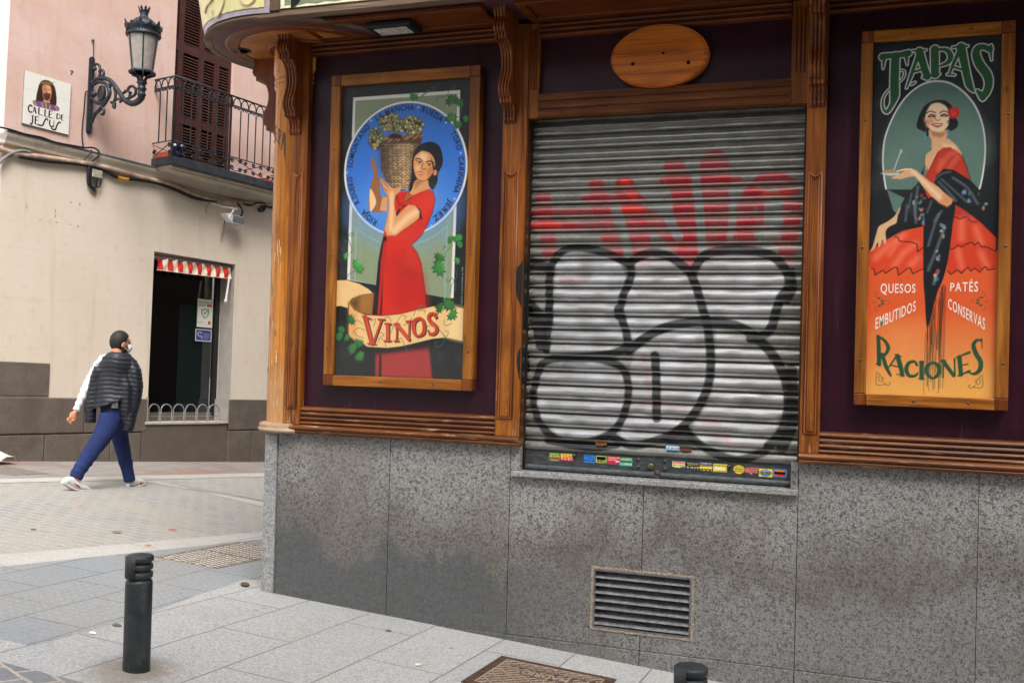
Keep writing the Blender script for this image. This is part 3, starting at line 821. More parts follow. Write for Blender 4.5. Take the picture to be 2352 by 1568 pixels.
# vent grille in the granite
vt = thing('vent_grille', ((vx0 + vx1) / 2, 0, vz0), 'metal ventilation grille with seven slanting slats set in the granite', 'vent')
MB().box((vx0 - .06, .055, vz0 - .05), (vx1 + .06, .088, vz1 + .05)).build('back_plate', dark_void, vt)
mb = MB(); fr_ = .012
for a, b in (((vx0, -.004, vz0), (vx0 + fr_, .055, vz1)), ((vx1 - fr_, -.004, vz0), (vx1, .055, vz1)), ((vx0 + fr_, -.004, vz1 - fr_), (vx1 - fr_, .055, vz1)), ((vx0 + fr_, -.004, vz0), (vx1 - fr_, .055, vz0 + fr_))): mb.box(a, b)
mb.build('frame', flat('galvanised', (120, 120, 122), .4, .6), vt)
for k in range(7):
    z = vz0 + .022 + (vz1 - vz0 - .03) * k / 7
    mb = MB(); x0, x1 = vx0 + .0125, vx1 - .0125
    pr = [(-.002, z), (.004, z - .002), (.05, z + .030), (.05, z + .033), (.004, z + .003), (.0, z + .008)]
    mb.extx(pr, x0, x1); mb.build('slat', flat('slat_steel', (150, 150, 152), .38, .55, .2, 30), vt)
mb = MB(); rng = random.Random(5)
def crumb(x, z):
    r = rng.uniform(.004, .010); mb.ball((x + rng.uniform(-.004, .004), -.001, z + rng.uniform(-.004, .004)), (r * 1.2, r * .55, r), 6)
n = 60
for k in range(n):
    u = k / n
    crumb(vx0 + (vx1 - vx0) * u, vz1 + .006); crumb(vx0 + (vx1 - vx0) * u, vz0 - .006)
    if k % 2 == 0: crumb(vx0 - .006, vz0 + (vz1 - vz0) * u); crumb(vx1 + .006, vz0 + (vz1 - vz0) * u)
mb.box((vx0 - .014, -.004, vz1), (vx1 + .014, .01, vz1 + .012)); mb.box((vx0 - .014, -.004, vz0 - .012), (vx1 + .014, .01, vz0))
mb.box((vx0 - .014, -.004, vz0), (vx0, .01, vz1)); mb.box((vx1, -.004, vz0), (vx1 + .014, .01, vz1))
mb.build('mortar_edge', flat('rough_mortar', (142, 130, 112), .9, var=.25, scale=90, bump=.5), vt)

# ================================================================ roller shutter with graffiti
cE = crop(2040, 600, 1.8667); cF = crop(2040, 1200, 1.8667)
YSH = .085
sx0, sx1 = -1.955, -.318
ztop = 3.2; zbot = 1.069
sh = thing('roller_shutter', ((sx0 + sx1) / 2, YSH, .906), 'closed grey steel roller shutter sprayed with silver and black bubble letters and faded red letters', 'shutter')
PITCH_S = .086
cv = Canvas(sx0, sx1, zbot, ztop, .0042)
X, Z = np.meshgrid(cv.xs, cv.zs)
PH0 = 1.043
phf = lambda X, Z: ((Z - PH0) / PITCH_S) % 1.0
ph = ((Z - PH0) / PITCH_S) % 1.0                 # 0 = bottom of a slat
nrng = np.random.default_rng(3)
def vnoise(sx, sz, seed):
    g = np.random.default_rng(seed).random((80, 80))
    def f(X, Z):
        u = (X - sx0) / sx % 78; v = (Z - .8) / sz % 78
        i = u.astype(int); j = v.astype(int); a = u - i; b = v - j; a = a * a * (3 - 2 * a); b = b * b * (3 - 2 * b)
        return (g[j, i] * (1 - a) + g[j, i + 1] * a) * (1 - b) + (g[j + 1, i] * (1 - a) + g[j + 1, i + 1] * a) * b
    return f
nA, nB, nC = vnoise(.09, .03, 1), vnoise(.02, .012, 2), vnoise(.3, .16, 7)
base = lin((116, 116, 108)); dk = lin((84, 82, 76))
m_ = np.clip(nA(X, Z) * .6 + nB(X, Z) * .4, 0, 1)[..., None]
cv.c[:] = base * (.72 + .5 * m_)
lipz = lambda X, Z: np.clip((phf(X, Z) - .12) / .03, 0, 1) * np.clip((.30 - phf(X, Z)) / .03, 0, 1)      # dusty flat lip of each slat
def E_(*pts): return [S(*cE(*p), YSH)[[0, 2]] for p in pts]
def Fp(*pts): return [S(*cF(*p), YSH)[[0, 2]] for p in pts]
u_ = 1 / 1.8667 / 1.7415 * 6.1 / 2287                            # crop pixel -> metres on the shutter
red_tex = lambda X, Z: (np.where(phf(X, Z) < .2, .3, np.where(phf(X, Z) < .62, .95, .42)) * (.7 + .4 * nA(X, Z)))
RED = (164, 26, 38); DRED = (120, 40, 50)
for pts, wd in ((E_((250, 350), (280, 560), (300, 760)), 120), (E_((180, 560), (620, 570)), 80), (E_((620, 470), (180, 470)), 60), (E_((650, 280), (720, 560), (800, 790)), 130),
                (E_((860, 270), (960, 600), (1000, 800)), 150), (E_((900, 440), (1120, 560), (1260, 720)), 120), (E_((1230, 130), (1300, 420), (1340, 800)), 150),
                (E_((1290, 330), (1330, 790)), 150), (E_((1530, 110), (1550, 420), (1570, 690)), 210), (E_((1770, 700), (1760, 440), (1850, 280), (1980, 220), (2090, 300), (2110, 500), (2080, 700), (2060, 800)), 120), (E_((1620, 650), (1900, 480), (1800, 300)), 90), (E_((560, 380), (1000, 350)), 70), (E_((1150, 230), (1700, 230)), 60)):
    cv.stroke(pts, wd * u_, RED, .02, .92, 6, red_tex)
for pts, wd in ((E_((860, 240), (930, 360)), 60), (E_((180, 560), (370, 560)), 60), (E_((820, 440), (980, 440)), 50), (E_((1890, 340), (2090, 330)), 40)):
    cv.stroke(pts, wd * u_, (222, 52, 34), .02, .8, 4, red_tex)
# grey gaps that separate the red letters
for pts, wd in ((E_((800, 420), (860, 620), (880, 800)), 46), (E_((1000, 300), (1150, 450), (1260, 650)), 70), (E_((1390, 200), (1420, 480), (1440, 760)), 60), (E_((1660, 300), (1660, 500), (1640, 700)), 46), (E_((1960, 430), (1950, 740)), 110)):
    cv.stroke(pts, wd * u_, (118, 120, 116), .012, .9, 5)
sil_tex = lambda X, Z: np.clip((.25 + .95 * nA(X, Z) * (.6 + .6 * nC(X, Z))) * (1 - .55 * lipz(X, Z)) * np.where(phf(X, Z) < .3, 1, .45 + .75 * np.exp(-((phf(X, Z) - .5) / .24) ** 2)), 0, 1)  # patchy spray, with shade on each slat's upper half put into the silver
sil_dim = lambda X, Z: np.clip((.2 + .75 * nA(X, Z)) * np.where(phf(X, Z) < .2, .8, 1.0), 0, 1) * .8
SIL = (178, 178, 180)
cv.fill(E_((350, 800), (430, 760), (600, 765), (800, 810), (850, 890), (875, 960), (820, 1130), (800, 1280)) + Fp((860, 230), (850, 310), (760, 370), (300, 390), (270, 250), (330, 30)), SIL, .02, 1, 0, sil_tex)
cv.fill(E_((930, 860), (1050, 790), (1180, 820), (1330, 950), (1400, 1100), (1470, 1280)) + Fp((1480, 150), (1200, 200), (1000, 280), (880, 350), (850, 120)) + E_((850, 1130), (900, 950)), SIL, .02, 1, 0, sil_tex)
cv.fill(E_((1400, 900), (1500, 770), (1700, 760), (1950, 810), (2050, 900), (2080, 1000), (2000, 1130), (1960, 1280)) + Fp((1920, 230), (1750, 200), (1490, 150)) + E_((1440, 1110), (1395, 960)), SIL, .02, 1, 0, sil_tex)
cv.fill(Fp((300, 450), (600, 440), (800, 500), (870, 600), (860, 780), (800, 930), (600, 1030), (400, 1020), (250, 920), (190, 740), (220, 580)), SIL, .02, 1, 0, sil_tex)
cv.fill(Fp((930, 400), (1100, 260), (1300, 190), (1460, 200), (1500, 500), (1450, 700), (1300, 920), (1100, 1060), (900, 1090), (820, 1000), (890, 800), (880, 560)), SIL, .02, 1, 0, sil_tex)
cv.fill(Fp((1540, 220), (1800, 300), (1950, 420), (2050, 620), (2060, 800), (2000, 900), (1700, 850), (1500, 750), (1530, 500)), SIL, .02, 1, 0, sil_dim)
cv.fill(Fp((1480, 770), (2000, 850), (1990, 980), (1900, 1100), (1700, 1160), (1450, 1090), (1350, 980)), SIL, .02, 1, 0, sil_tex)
for pts, wd in ((E_((400, 980), (560, 970)), 60), (E_((1900, 560), (2000, 700)), 40), (Fp((720, 670), (880, 650)), 50), (Fp((900, 770), (1300, 790)), 60), (Fp((1520, 1020), (1620, 1020)), 50), (Fp((1620, 1080), (1800, 1085)), 30), (Fp((1430, 900), (1560, 920)), 40), (Fp((1000, 420), (1050, 700)), 50), (E_((1440, 880), (1620, 890)), 40), (E_((950, 1030), (1100, 1040)), 40)):
    cv.stroke(pts, wd * u_, (150, 66, 52), .035, .5, 0, lambda X, Z: np.clip(nA(X, Z) * 1.4 - .2, 0, 1))
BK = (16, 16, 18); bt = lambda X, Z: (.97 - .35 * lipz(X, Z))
for pts, wd in ((E_((300, 1300), (298, 1100), (300, 950), (330, 830), (420, 745), (560, 735), (720, 770), (850, 830), (900, 850)), 62), (Fp((300, 0), (290, 150), (278, 380)), 58),
                (E_((905, 830), (905, 950), (845, 1100), (815, 1240)) + Fp((815, 60), (850, 170), (875, 260), (880, 330), (800, 390), (600, 420), (330, 430)), 62),
                (E_((890, 850), (980, 790), (1080, 770), (1200, 800), (1330, 900), (1385, 1000), (1430, 1150), (1470, 1290)) + Fp((1490, 300), (1500, 450), (1490, 600), (1440, 740), (1350, 880), (1230, 990), (1050, 1060), (900, 1080), (760, 1010)), 64),
                (E_((1380, 890), (1440, 800), (1560, 755), (1750, 750), (1950, 790), (2060, 900), (2085, 1010), (2020, 1110), (1975, 1250)) + Fp((1960, 190), (1900, 260), (1800, 290)), 66),
                (Fp((890, 380), (1000, 290), (1150, 210), (1350, 165), (1500, 165), (1700, 195), (1850, 290), (1970, 420), (2060, 600), (2080, 800), (2030, 980), (1930, 1090)), 70),
                (Fp((330, 440), (240, 480), (195, 620), (180, 740), (210, 880), (300, 1000), (450, 1065), (650, 1045), (800, 950), (870, 800), (888, 680), (870, 560), (800, 480), (600, 430), (330, 440)), 58),
                (Fp((1085, 415), (1095, 600), (1098, 880)), 66), (Fp((1310, 960), (1400, 1060), (1550, 1150), (1720, 1190), (1900, 1130)), 60),
                (E_((90, 880), (180, 850), (290, 885)), 80), (E_((90, 1130), (170, 1180), (270, 1290)), 90), (Fp((120, 60), (200, 150), (240, 330)), 100), (Fp((90, 380), (110, 480), (90, 590)), 90), (Fp((290, 1040), (600, 1090), (800, 1070)), 70), (E_((2110, 900), (2120, 1040), (2070, 1130)), 40), (Fp((2100, 520), (2110, 900), (2030, 1100)), 80)):
    cv.stroke(pts, wd * u_, BK, .011, .97, 6, bt)
cv.fill(Fp((1240, 940), (1330, 930), (1400, 1070), (1180, 1070), (1120, 1040)), BK, .012, .95)
cv.fill(Fp((430, 440), (800, 430), (830, 500), (600, 470), (400, 480)), BK, .02, .7)
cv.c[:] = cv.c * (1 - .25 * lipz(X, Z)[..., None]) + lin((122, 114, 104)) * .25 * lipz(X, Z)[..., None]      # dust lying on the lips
# slat profile: a long rolled bulge, a step, then the narrow lip
pz = ph
bul = .007 + .004 * np.exp(-((pz - .10) / .04) ** 2) - .004 * np.exp(-((pz - .29) / .025) ** 2)
tt = np.clip((pz - .30) / .70, 0, 1)
bul = np.where(pz >= .30, .007 + .013 * np.sin(math.pi * tt ** .6) ** .9 - .011 * tt ** 2, bul)
gap = np.exp(-((pz - .0) / .05) ** 2) + np.exp(-((pz - 1.0) / .05) ** 2)
depth = bul - .011 * gap + .006 * (nC(X, Z) - .5) + .0022 * (nA(X, Z) - .5)
ts = NT('sprayed_steel')
a_ = ts.n('ShaderNodeAttribute'); a_.attribute_name = 'Col'
fn_ = ts.noise(70, 5, .7, ts.mapped((1, 1, 6)))
cc_ = ts.mix(.3, a_.outputs['Color'], ts.ramp(fn_, [(.3, (70, 70, 70)), (.7, (220, 220, 220))]), 'OVERLAY')
steel = ts.out(cc_, ts.ramp(fn_, [(.3, (85, 85, 85)), (.7, (140, 140, 140))]), .35, .5)
ts.bump(fn_, .08, .002)
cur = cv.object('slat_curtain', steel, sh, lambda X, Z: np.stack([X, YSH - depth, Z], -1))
m_bar = flat('shutter_bar_grey', (70, 74, 76), .45, .4, .25, 22, stretch=(1, 1, 3))
mb = MB(); mb.box((sx0, YSH - .006, .978), (sx1, YSH + .01, zbot)); mb.extx([(YSH + .0, .946), (YSH - .022, .946), (YSH - .026, .954), (YSH - .024, .966), (YSH - .012, .979), (YSH + .0, .979)], sx0 + .01, sx1 - .01)
bar = mb.build('bottom_rail', m_bar, sh, bevel=.002)
for p in ((958, 1188), (958, 1243), (1155, 1203), (1155, 1260)):
    q = S(*cF(*p), YSH - .006); mb = MB(); mb.lathe((q[0], YSH - .006, q[2]), [(.011, 0), (.010, .004), (.006, .007), (.001, .008)], 14, (0, -1, 0)); mb.build('rivet', m_bar, bar)
q = S(*cF(1053, 1238), YSH - .006); mb = MB(); mb.lathe((q[0], YSH - .006, q[2]), [(.017, 0), (.017, .010), (.013, .013), (.001, .013)], 18, (0, -1, 0)); mb.box((q[0] - .002, YSH - .0205, q[2] - .008), (q[0] + .002, YSH - .018, q[2] + .008), 0)
mb.build('lock_cylinder', flat('brass_lock', (128, 112, 84), .4, .8), bar)
q = S(*cF(1098, 1300), YSH - .03); mb = MB(); mb.tube([(q[0] + .016 * math.cos(t), YSH - .028 - .006 * math.sin(t), q[2] + .020 * math.sin(t)) for t in np.linspace(0, 6.28, 16)[:-1]], .0055, 8, True); mb.build('ring', flat('rusty_ring', (96, 84, 74), .6, .5), bar)
for p in ((480, 1160), (1635, 1240)):
    q = S(*cF(*p), YSH - .012); mb = MB(); mb.lathe((q[0], YSH - .006, q[2]), [(.012, 0), (.011, .02), (.001, .022)], 12, (0, -1, 0)); mb.build('knob', m_bar, bar)
# black spray that ran on to the jamb and pilaster beside the shutter
m_spray = flat('black_spray', (20, 20, 22), .5)
for nm, pts, y in (('paint_blot', [cE(35, 960), cE(48, 900), cE(75, 855), cE(105, 850), cE(106, 1180), cE(80, 1160), cE(50, 1080)], -.0315), ('paint_blot', [cF(52, 430), cF(66, 380), cF(84, 365), cF(88, 610), cF(70, 590), cF(56, 520)], -.0315)):
    o_ = spline([S(*p, y)[[0, 2]] for p in pts], 4, True)
    o_ = [(min(a, -1.9625), b) for a, b in o_]
    mb = MB(); mb.prism([(a, y, b) for a, b in o_], (0, .001, 0)); mb.build(nm, m_spray, shop)
for z0, z1 in ((S(1195, 600)[2] - .42, S(1195, 600)[2]), (S(1195, 880)[2], S(1195, 790)[2])):
    MB().box((-1.9758, -.0075, z0), (-1.9562, .058, z1)).build('paint_blot', m_spray, shop)

# ---------------------------------------------------------------- locksmith stickers
def sticker(label, x0, y0, x1, y1, bgc, bands=(), texts=(), shape='rect', y=None, skew=0, corner=None):
    yy = (YSH - .0068) if y is None else y
    a = S(*cF(x0, y0), yy); b = S(*cF(x1, y1), yy)
    xa, xb, zt, zb = a[0], b[0], a[2], b[2]
    W, H = xb - xa, zt - zb
    t = thing('sticker', ((xa + xb) / 2, yy, (zt + zb) / 2), label, 'sticker', 'locksmith stickers on the shutter')
    def mk(nm, pts, dy, col):
        mb = MB(); mb.prism([(xa + W * u, yy - dy, zb + H * v) for u, v in pts], (0, .0003, 0)); return mb.build(nm, flat('st_%d_%d_%d' % col, col, .45, var=.06, scale=60), t)
    el = [(.5 + .5 * math.cos(k), .5 + .5 * math.sin(k)) for k in np.linspace(0, 2 * math.pi, 28, endpoint=False)]
    sh_ = {'rect': [(0, 0), (1, 0), (1, 1), (0, 1)], 'oval': el, 'torn': [(.02, .1), (.3, .02), (.62, .0), (.7, .14), (1, .2), (.97, .8), (1, 1), (.4, .95), (.02, 1), (0, .5)],
           'torn2': [(0, .3), (.3, .28), (.42, .0), (.56, .12), (.5, .3), (.9, .25), (1, .9), (1, 1), (.5, .97), (.06, .92)]}[shape]
    mk('paper', sh_, .0003, bgc)
    for u0, v0, u1, v1, col, *o in bands:
        if o: mk('band', [(u0 + (u1 - u0) * p, v0 + (v1 - v0) * q) for p, q in el], .0007, col)
        else: mk('band', [(u0, v0), (u1, v0), (u1, v1), (u0, v1)], .0007, col)
    cols = sorted(set(c for *_, c in texts))
    for c in cols:
        mb = MB()
        for s_, u, v, h, wd, cc in texts:
            if cc == c: put_text(mb, s_, lambda x, z: (x, yy - .0011, z), xa + W * (u - wd / 2), zb + H * v, H * h, W * wd, .012)
        mb.build('lettering', flat('ink_%d_%d_%d' % c, c, .5, var=0), t)
YL, RD, WH, KK, NV, GRN = (240, 214, 60), (206, 40, 40), (240, 240, 236), (20, 20, 22), (30, 36, 110), (40, 140, 84)
sticker('green and red locksmith sticker reading 692 264 948, at the left end of the rail', 292, 1135, 372, 1202, GRN, [(.03, .2, .97, .42, RD)], [('CERRAJEROS', .5, .76, .16, .86, YL), ('692 264 948', .5, .48, .22, .9, YL), ('24H servicio', .5, .05, .1, .6, WH)])
sticker('yellow over red locksmith sticker reading Disponibles 91 611 00 32', 379, 1143, 473, 1204, YL, [(0, 0, 1, .5, RD)], [('Cerrajeros siempre', .5, .8, .13, .9, RD), ('Disponibles', .5, .56, .17, .76, RD), ('91 611 00 32', .5, .18, .26, .92, WH)])
sticker('bright blue locksmith sticker reading 637 242 262', 553, 1153, 633, 1216, (44, 128, 206), [], [('Cerrajeros', .35, .8, .13, .6, NV), ('24Horas', .6, .56, .15, .6, NV), ('637 242 262', .5, .18, .28, .92, NV)])
sticker('lime sticker in a yellow and green border reading 91 831 64 44', 640, 1157, 722, 1218, (66, 150, 110), [(.05, .07, .95, .93, YL), (.09, .13, .91, .87, (120, 186, 120))], [('CERRAJERIA 24 H', .5, .7, .14, .8, NV), ('91 831 64 44', .5, .2, .26, .82, YL)])
sticker('red Cerrajeria 24h sticker with blue bottom line between lime and teal ones', 728, 1162, 820, 1228, (214, 58, 62), [(.66, .3, .96, .42, WH)], [('Cerrajeria 24h', .5, .76, .16, .9, WH), ('APERTURAS', .4, .52, .1, .7, WH), ('637 247 645', .5, .08, .22, .9, NV)])
sticker('teal CERRAJEROS sticker reading 91 129 93 39', 822, 1171, 912, 1240, (60, 160, 140), [(.05, .42, .95, .58, (30, 90, 84))], [('CERRAJEROS', .5, .68, .2, .88, YL), ('91 129 93 39', .5, .1, .24, .92, WH)])
sticker('torn pale yellow sticker with pink heading reading 658 11 46 35', 1212, 1200, 1306, 1252, (230, 226, 150), [(.04, .62, .96, .96, (224, 140, 140))], [('CERRAJEROS 24 HORAS', .5, .74, .13, .88, RD), ('658 11 46 35', .5, .26, .26, .88, KK)], 'torn')
sticker('black locksmith sticker with white lettering reading 91 110 21 95', 1318, 1207, 1413, 1266, KK, [(.03, .06, .97, .42, (40, 40, 40))], [('Cerrajeros las 24 h.', .5, .78, .14, .92, WH), ('ABRIMOS TODAS', .5, .56, .1, .8, YL), ('91 110 21 95', .5, .12, .28, .92, WH)])
sticker('navy and yellow sticker headed CERRAJERIA 24 H reading 91 831 64 74', 1416, 1208, 1510, 1280, NV, [(0, .3, 1, .52, YL), (0, 0, 1, .3, KK)], [('CERRAJERIA 24 H', .5, .82, .13, .92, WH), ('Servicio Inmediato', .5, .6, .13, .92, YL), ('91 831 64 74', .5, .05, .2, .94, YL)])
sticker('plain yellow Cerrajeros 24 horas sticker reading 638071860', 1518, 1219, 1621, 1286, (228, 206, 70), [(.08, .2, .9, .6, (236, 222, 140))], [('Cerrajeros-24 horas', .5, .74, .16, .92, KK), ('638071860', .5, .28, .28, .84, WH), ('PORTES', .5, .04, .1, .7, KK)])
sticker('round yellow CERRAJERIA sticker reading 644 244 613', 1668, 1229, 1751, 1298, (240, 206, 50), [], [('CERRAJERIA', .5, .48, .17, .9, KK), ('TODOS LOS DIAS', .5, .76, .1, .6, KK), ('644 244 613', .5, .2, .19, .88, KK)], 'oval')
sticker('torn salmon pink CERRAJEROS sticker reading 91 428 50 69', 1757, 1244, 1856, 1306, (226, 128, 116), [], [('CERRAJEROS', .52, .72, .19, .84, (120, 20, 30)), ('91 428 50 69', .52, .36, .24, .9, (120, 20, 30))], 'torn2')
sticker('yellow sticker with blue oval and black strip reading 91 732 17 35', 1860, 1255, 1958, 1321, YL, [(.06, .06, .94, .94, (60, 130, 196), 1), (.03, .38, .97, .64, KK)], [('urgencias 24h', .5, .7, .13, .6, WH), ('91 732 17 35', .5, .41, .2, .92, YL)])
sticker('blue sticker with red oval and yellow strip reading 637 481 158', 1964, 1257, 2066, 1323, (48, 140, 206), [(.05, .05, .95, .95, (214, 50, 46), 1), (.03, .34, .97, .64, YL)], [('CERRAJEROS', .5, .7, .14, .66, YL), ('637 481 158', .5, .38, .22, .9, KK)])
sticker('white sticker with blue edges reading 637 242 338, stuck on the last slat', 1165, 1080, 1263, 1126, (214, 224, 228), [(0, 0, 1, .24, (70, 150, 200)), (0, .84, 1, 1, (70, 150, 200))], [('637 242 338', .5, .32, .34, .9, KK)], y=YSH - .021)
sticker('half painted over dark green and red scrap beside the 637 242 338 sticker', 1270, 1096, 1356, 1136, (32, 60, 46), [(0, .3, 1, .62, (150, 40, 40))], [], 'torn', y=YSH - .021)
sticker('worn brown scrap of sticker on the last slat near the left circle', 640, 1040, 722, 1092, (120, 74, 50), [(.1, .5, .9, .8, (60, 46, 40))], [], 'torn', y=YSH - .021)

# ================================================================ painted boards
def frame_board(kind, label, pxs, fw, y0=-.055, cols=None):
    """hung timber frame round a painted picture; pxs = outer corners in the picture (tl, tr, bl, br)"""
    P = [S(*p, y0) for p in pxs]
    x0 = (P[0][0] + P[2][0]) / 2; x1 = (P[1][0] + P[3][0]) / 2; z1 = (P[0][2] + P[1][2]) / 2; z0 = (P[2][2] + P[3][2]) / 2
    t = thing('framed_board', ((x0 + x1) / 2, .02, z0), label, 'painted board')
    for a, b in ((x0, x0 + fw), (x1 - fw, x1)):
        MB().box((a, y0, z0 + fw + .002), (b, .02, z1 - fw - .002)).build('frame_side', wood_frame_v, t, bevel=.004)
    for a, b in ((z0, z0 + fw), (z1 - fw, z1)):
        MB().box((x0 + fw + .002, y0, a), (x1 - fw - .002, .02, b)).build('frame_rail', wood_frame_h, t, bevel=.004)
    for a in (x0, x1 - fw):
        for b in (z0, z1 - fw):
            MB().box((a, y0 - .001, b), (a + fw, .02, b + fw)).build('corner_block', wood_bracket, t, bevel=.004)
    rr = random.Random(int(x0 * 100))
    W, H = x1 - x0, z1 - z0
    for u, v in ((.33, None), (.72, None), (.4, 1), (.75, 1)):
        z = z1 - fw * .5 if v is None else z0 + fw * .5
        mb = MB(); mb.lathe((x0 + W * u, y0 - .0005, z), [(.008, .0), (.007, .0015), (.001, .001)], 10, (0, -1, 0)); mb.build('screw', screw_mat, t)
    for v in (.12, .42, .76):
        for s_ in (x0 + fw * .45, x1 - fw * .45):
            mb = MB(); mb.lathe((s_, y0 - .0005, z0 + H * v), [(.008, .0), (.007, .0015), (.001, .001)], 10, (0, -1, 0)); mb.build('screw', screw_mat, t)
    mb = MB(); mb.box((x0 + fw - .004, y0 + .019, z0 + fw - .004), (x1 - fw + .004, y0 + .022, z1 - fw + .004)); mb.build('glass', clear_glass, t)
    return t, x0 + fw, x1 - fw, z0 + fw, z1 - fw
YP = -.025                                       # picture plane inside the frames
vin, vx_0, vx_1, vz_0, vz_1 = frame_board('v', 'framed painted board of a woman carrying grapes with VINOS on a ribbon', ((763, 176), (1105, 147), (740, 886), (1083, 896)), .068)
cA = crop(1280, 250, 2.0912); cB = crop(1280, 900, 2.2397)
def A(*pts): return [S(*cA(*p), YP)[[0, 2]] for p in pts]
def B(*pts): return [S(*cB(*p), YP)[[0, 2]] for p in pts]
ua = 1 / 2.0912 / 1.7415 * 6.3 / 2287 * 1.06; ub = 1 / 2.2397 / 1.7415 * 6.3 / 2287 * 1.06
cv = Canvas(vx_0 - .004, vx_1 + .004, vz_0 - .004, vz_1 + .004, .0032)
cv.c[:] = lin((30, 33, 36))
cv.fill(A((278, 295), (1173, 232)) + B((1196, 655), (243, 490)), (232, 230, 222))
cv.fill(A((297, 322), (1150, 262)) + B((1172, 660), (268, 490)), (146, 160, 126))
oc_ = A((707, 890))[0]; orad = (A((1222, 800))[0][0] - A((192, 930))[0][0]) / 2
cv.disc(oc_, orad + .004, orad + .004, (30, 34, 40), n=90); cv.disc(oc_, orad + .002, orad + .002, (236, 236, 232), n=90); cv.disc(oc_, orad - .012, orad - .012, (30, 40, 60), n=90)
blue_grad = lambda sl_: None
cv.disc(oc_, orad - .015, orad - .015, (54, 124, 214), n=90)
cv.disc((oc_[0], oc_[1] - .25), orad * .75, orad * .42, (96, 164, 232), .3, .7, 40)
LB = (140, 196, 204)
for pts in (B((325, 15), (312, 505)), B((1140, 10), (1115, 700)), B((325, 15), (400, 90), (545, 158)), B((1140, 10), (1000, 110), (835, 178))): cv.stroke(pts, .005, LB, .003, .9, 3)
# woman: back arm, basket, dress, front arm, head
SK, SKL, SKD, RDR, HAIR = (226, 164, 104), (248, 208, 156), (164, 106, 62), (214, 40, 24), (24, 22, 26)
cv.fill(A((440, 780), (424, 850), (450, 920), (432, 1000), (413, 1090), (415, 1235), (545, 1245), (565, 1120), (512, 1120), (498, 1000), (480, 900), (455, 820)), SKD, smooth=4)
cv.fill(A((418, 1060), (450, 1100), (470, 1170), (440, 1232), (417, 1232)), SKL, smooth=3); cv.fill(A((520, 1130), (566, 1120), (560, 1240), (500, 1240)), SK)
bask = A((510, 655), (535, 620), (620, 590), (700, 612), (850, 572), (862, 602), (842, 700), (785, 830), (752, 1050), (690, 1078), (620, 1062), (560, 1000), (510, 900), (503, 700))
cv.fill(bask, (92, 62, 40))
rng = random.Random(8)
for j in range(27):
    y = 690 + j * 14.2
    for x in range(512, 860, 37):
        xx = x + (18 if j % 2 else 0) + rng.uniform(-3, 3); right = 850 - (y - 690) * .27; left = 506 + max(0, y - 930) * .6
        if left < xx < right - 20:
            k = min(1, abs(xx - 560) / 250)
            br = rng.uniform(.7, 1.1) * (.62 + .5 * math.sin((xx - 500) / 330 * math.pi))
            cv.stroke(A((xx, y - 2), (xx + 14, y - 5), (xx + 30, y - 1)), .0068, tuple(min(255, v * br) for v in (206, 170, 122)), .004)
for x in range(530, 840, 37):
    cv.stroke(A((x, 690), (x + 6, 860), (x + 14 - (x - 640) * .2, 1040)), .006, (70, 44, 26), .006, .6, 3)
cv.fill(A((500, 680), (600, 680), (600, 1060), (505, 900)), (40, 26, 18), .08, .55); cv.fill(A((690, 690), (740, 690), (730, 1000), (690, 1040)), (222, 188, 140), .06, .3)
for x in range(515, 850, 19):
    y = 655 - (x - 515) * .1 + 14 * math.sin(x * .09)
    cv.stroke(A((x, y), (x + 26, y - 26)), .011, (158, 106, 66), .003); cv.stroke(A((x + 6, y - 2), (x + 28, y - 22)), .004, (206, 158, 108), .002)
cv.fill(A((560, 622), (620, 592), (690, 615), (680, 640), (600, 640)), (40, 28, 20), .01)
for cx_, cy_, rx, ry, n_ in ((470, 645, 62, 95, 36), (590, 500, 95, 76, 62), (650, 530, 60, 60, 30), (775, 530, 92, 76, 58)):
    cv.fill(A(*[(cx_ + rx * .95 * math.cos(t), cy_ + ry * .95 * math.sin(t)) for t in np.linspace(0, 6.28, 16)[:-1]]), (62, 58, 36), .02)
    for k in range(n_):
        t, r = rng.uniform(0, 6.28), math.sqrt(rng.random()); gx, gy = cx_ + rx * r * math.cos(t), cy_ + ry * r * math.sin(t)
        sh_ = rng.uniform(.72, 1.1); tone = rng.choice([(192, 182, 112), (164, 170, 98), (206, 192, 124), (138, 154, 92), (170, 148, 92)])
        if gx < 500: sh_ *= .75
        g = A((gx, gy))[0]; cv.disc(g, .0135, .0135, (52, 46, 28), .003, .9, 12); cv.disc(g, .0112, .0112, tuple(v * sh_ for v in tone), .003, 1, 12); cv.disc((g[0] - .003, g[1] + .004), .0034, .0034, (232, 228, 196), .003, .75, 8)
for gx, gy in ((455, 690), (478, 690), (460, 718), (490, 660)):
    g = A((gx, gy))[0]; cv.disc(g, .012, .012, (180, 168, 100), .003, 1, 12)
cv.fill(A((745, 1070), (790, 940), (906, 950), (916, 1070), (790, 1130), (745, 1110)), SK, smooth=3); cv.fill(A((790, 985), (860, 990), (905, 950), (850, 1010), (795, 1060)), SKD, .02, .7)
cv.fill(A((640, 1085), (735, 1075), (770, 1112), (905, 1058), (945, 1078), (964, 1150), (942, 1250), (902, 1350), (850, 1445), (765, 1530)) + B((820, 180), (872, 250), (906, 340), (937, 560), (957, 745), (860, 800), (465, 810), (480, 700), (500, 560), (520, 370), (545, 200)) + A((530, 1440), (560, 1300), (620, 1180)), RDR)
cv.fill(A((770, 1160), (900, 1080), (955, 1130), (930, 1240), (860, 1320), (840, 1240), (800, 1195)), (226, 54, 34), .04, .8)
cv.fill(B((620, 300), (760, 260), (890, 420), (920, 700), (700, 760), (640, 520)), (190, 30, 22), .12, .7)
cv.stroke(B((760, 420), (930, 470), (950, 740)), .05, (160, 34, 28), .05, .35)
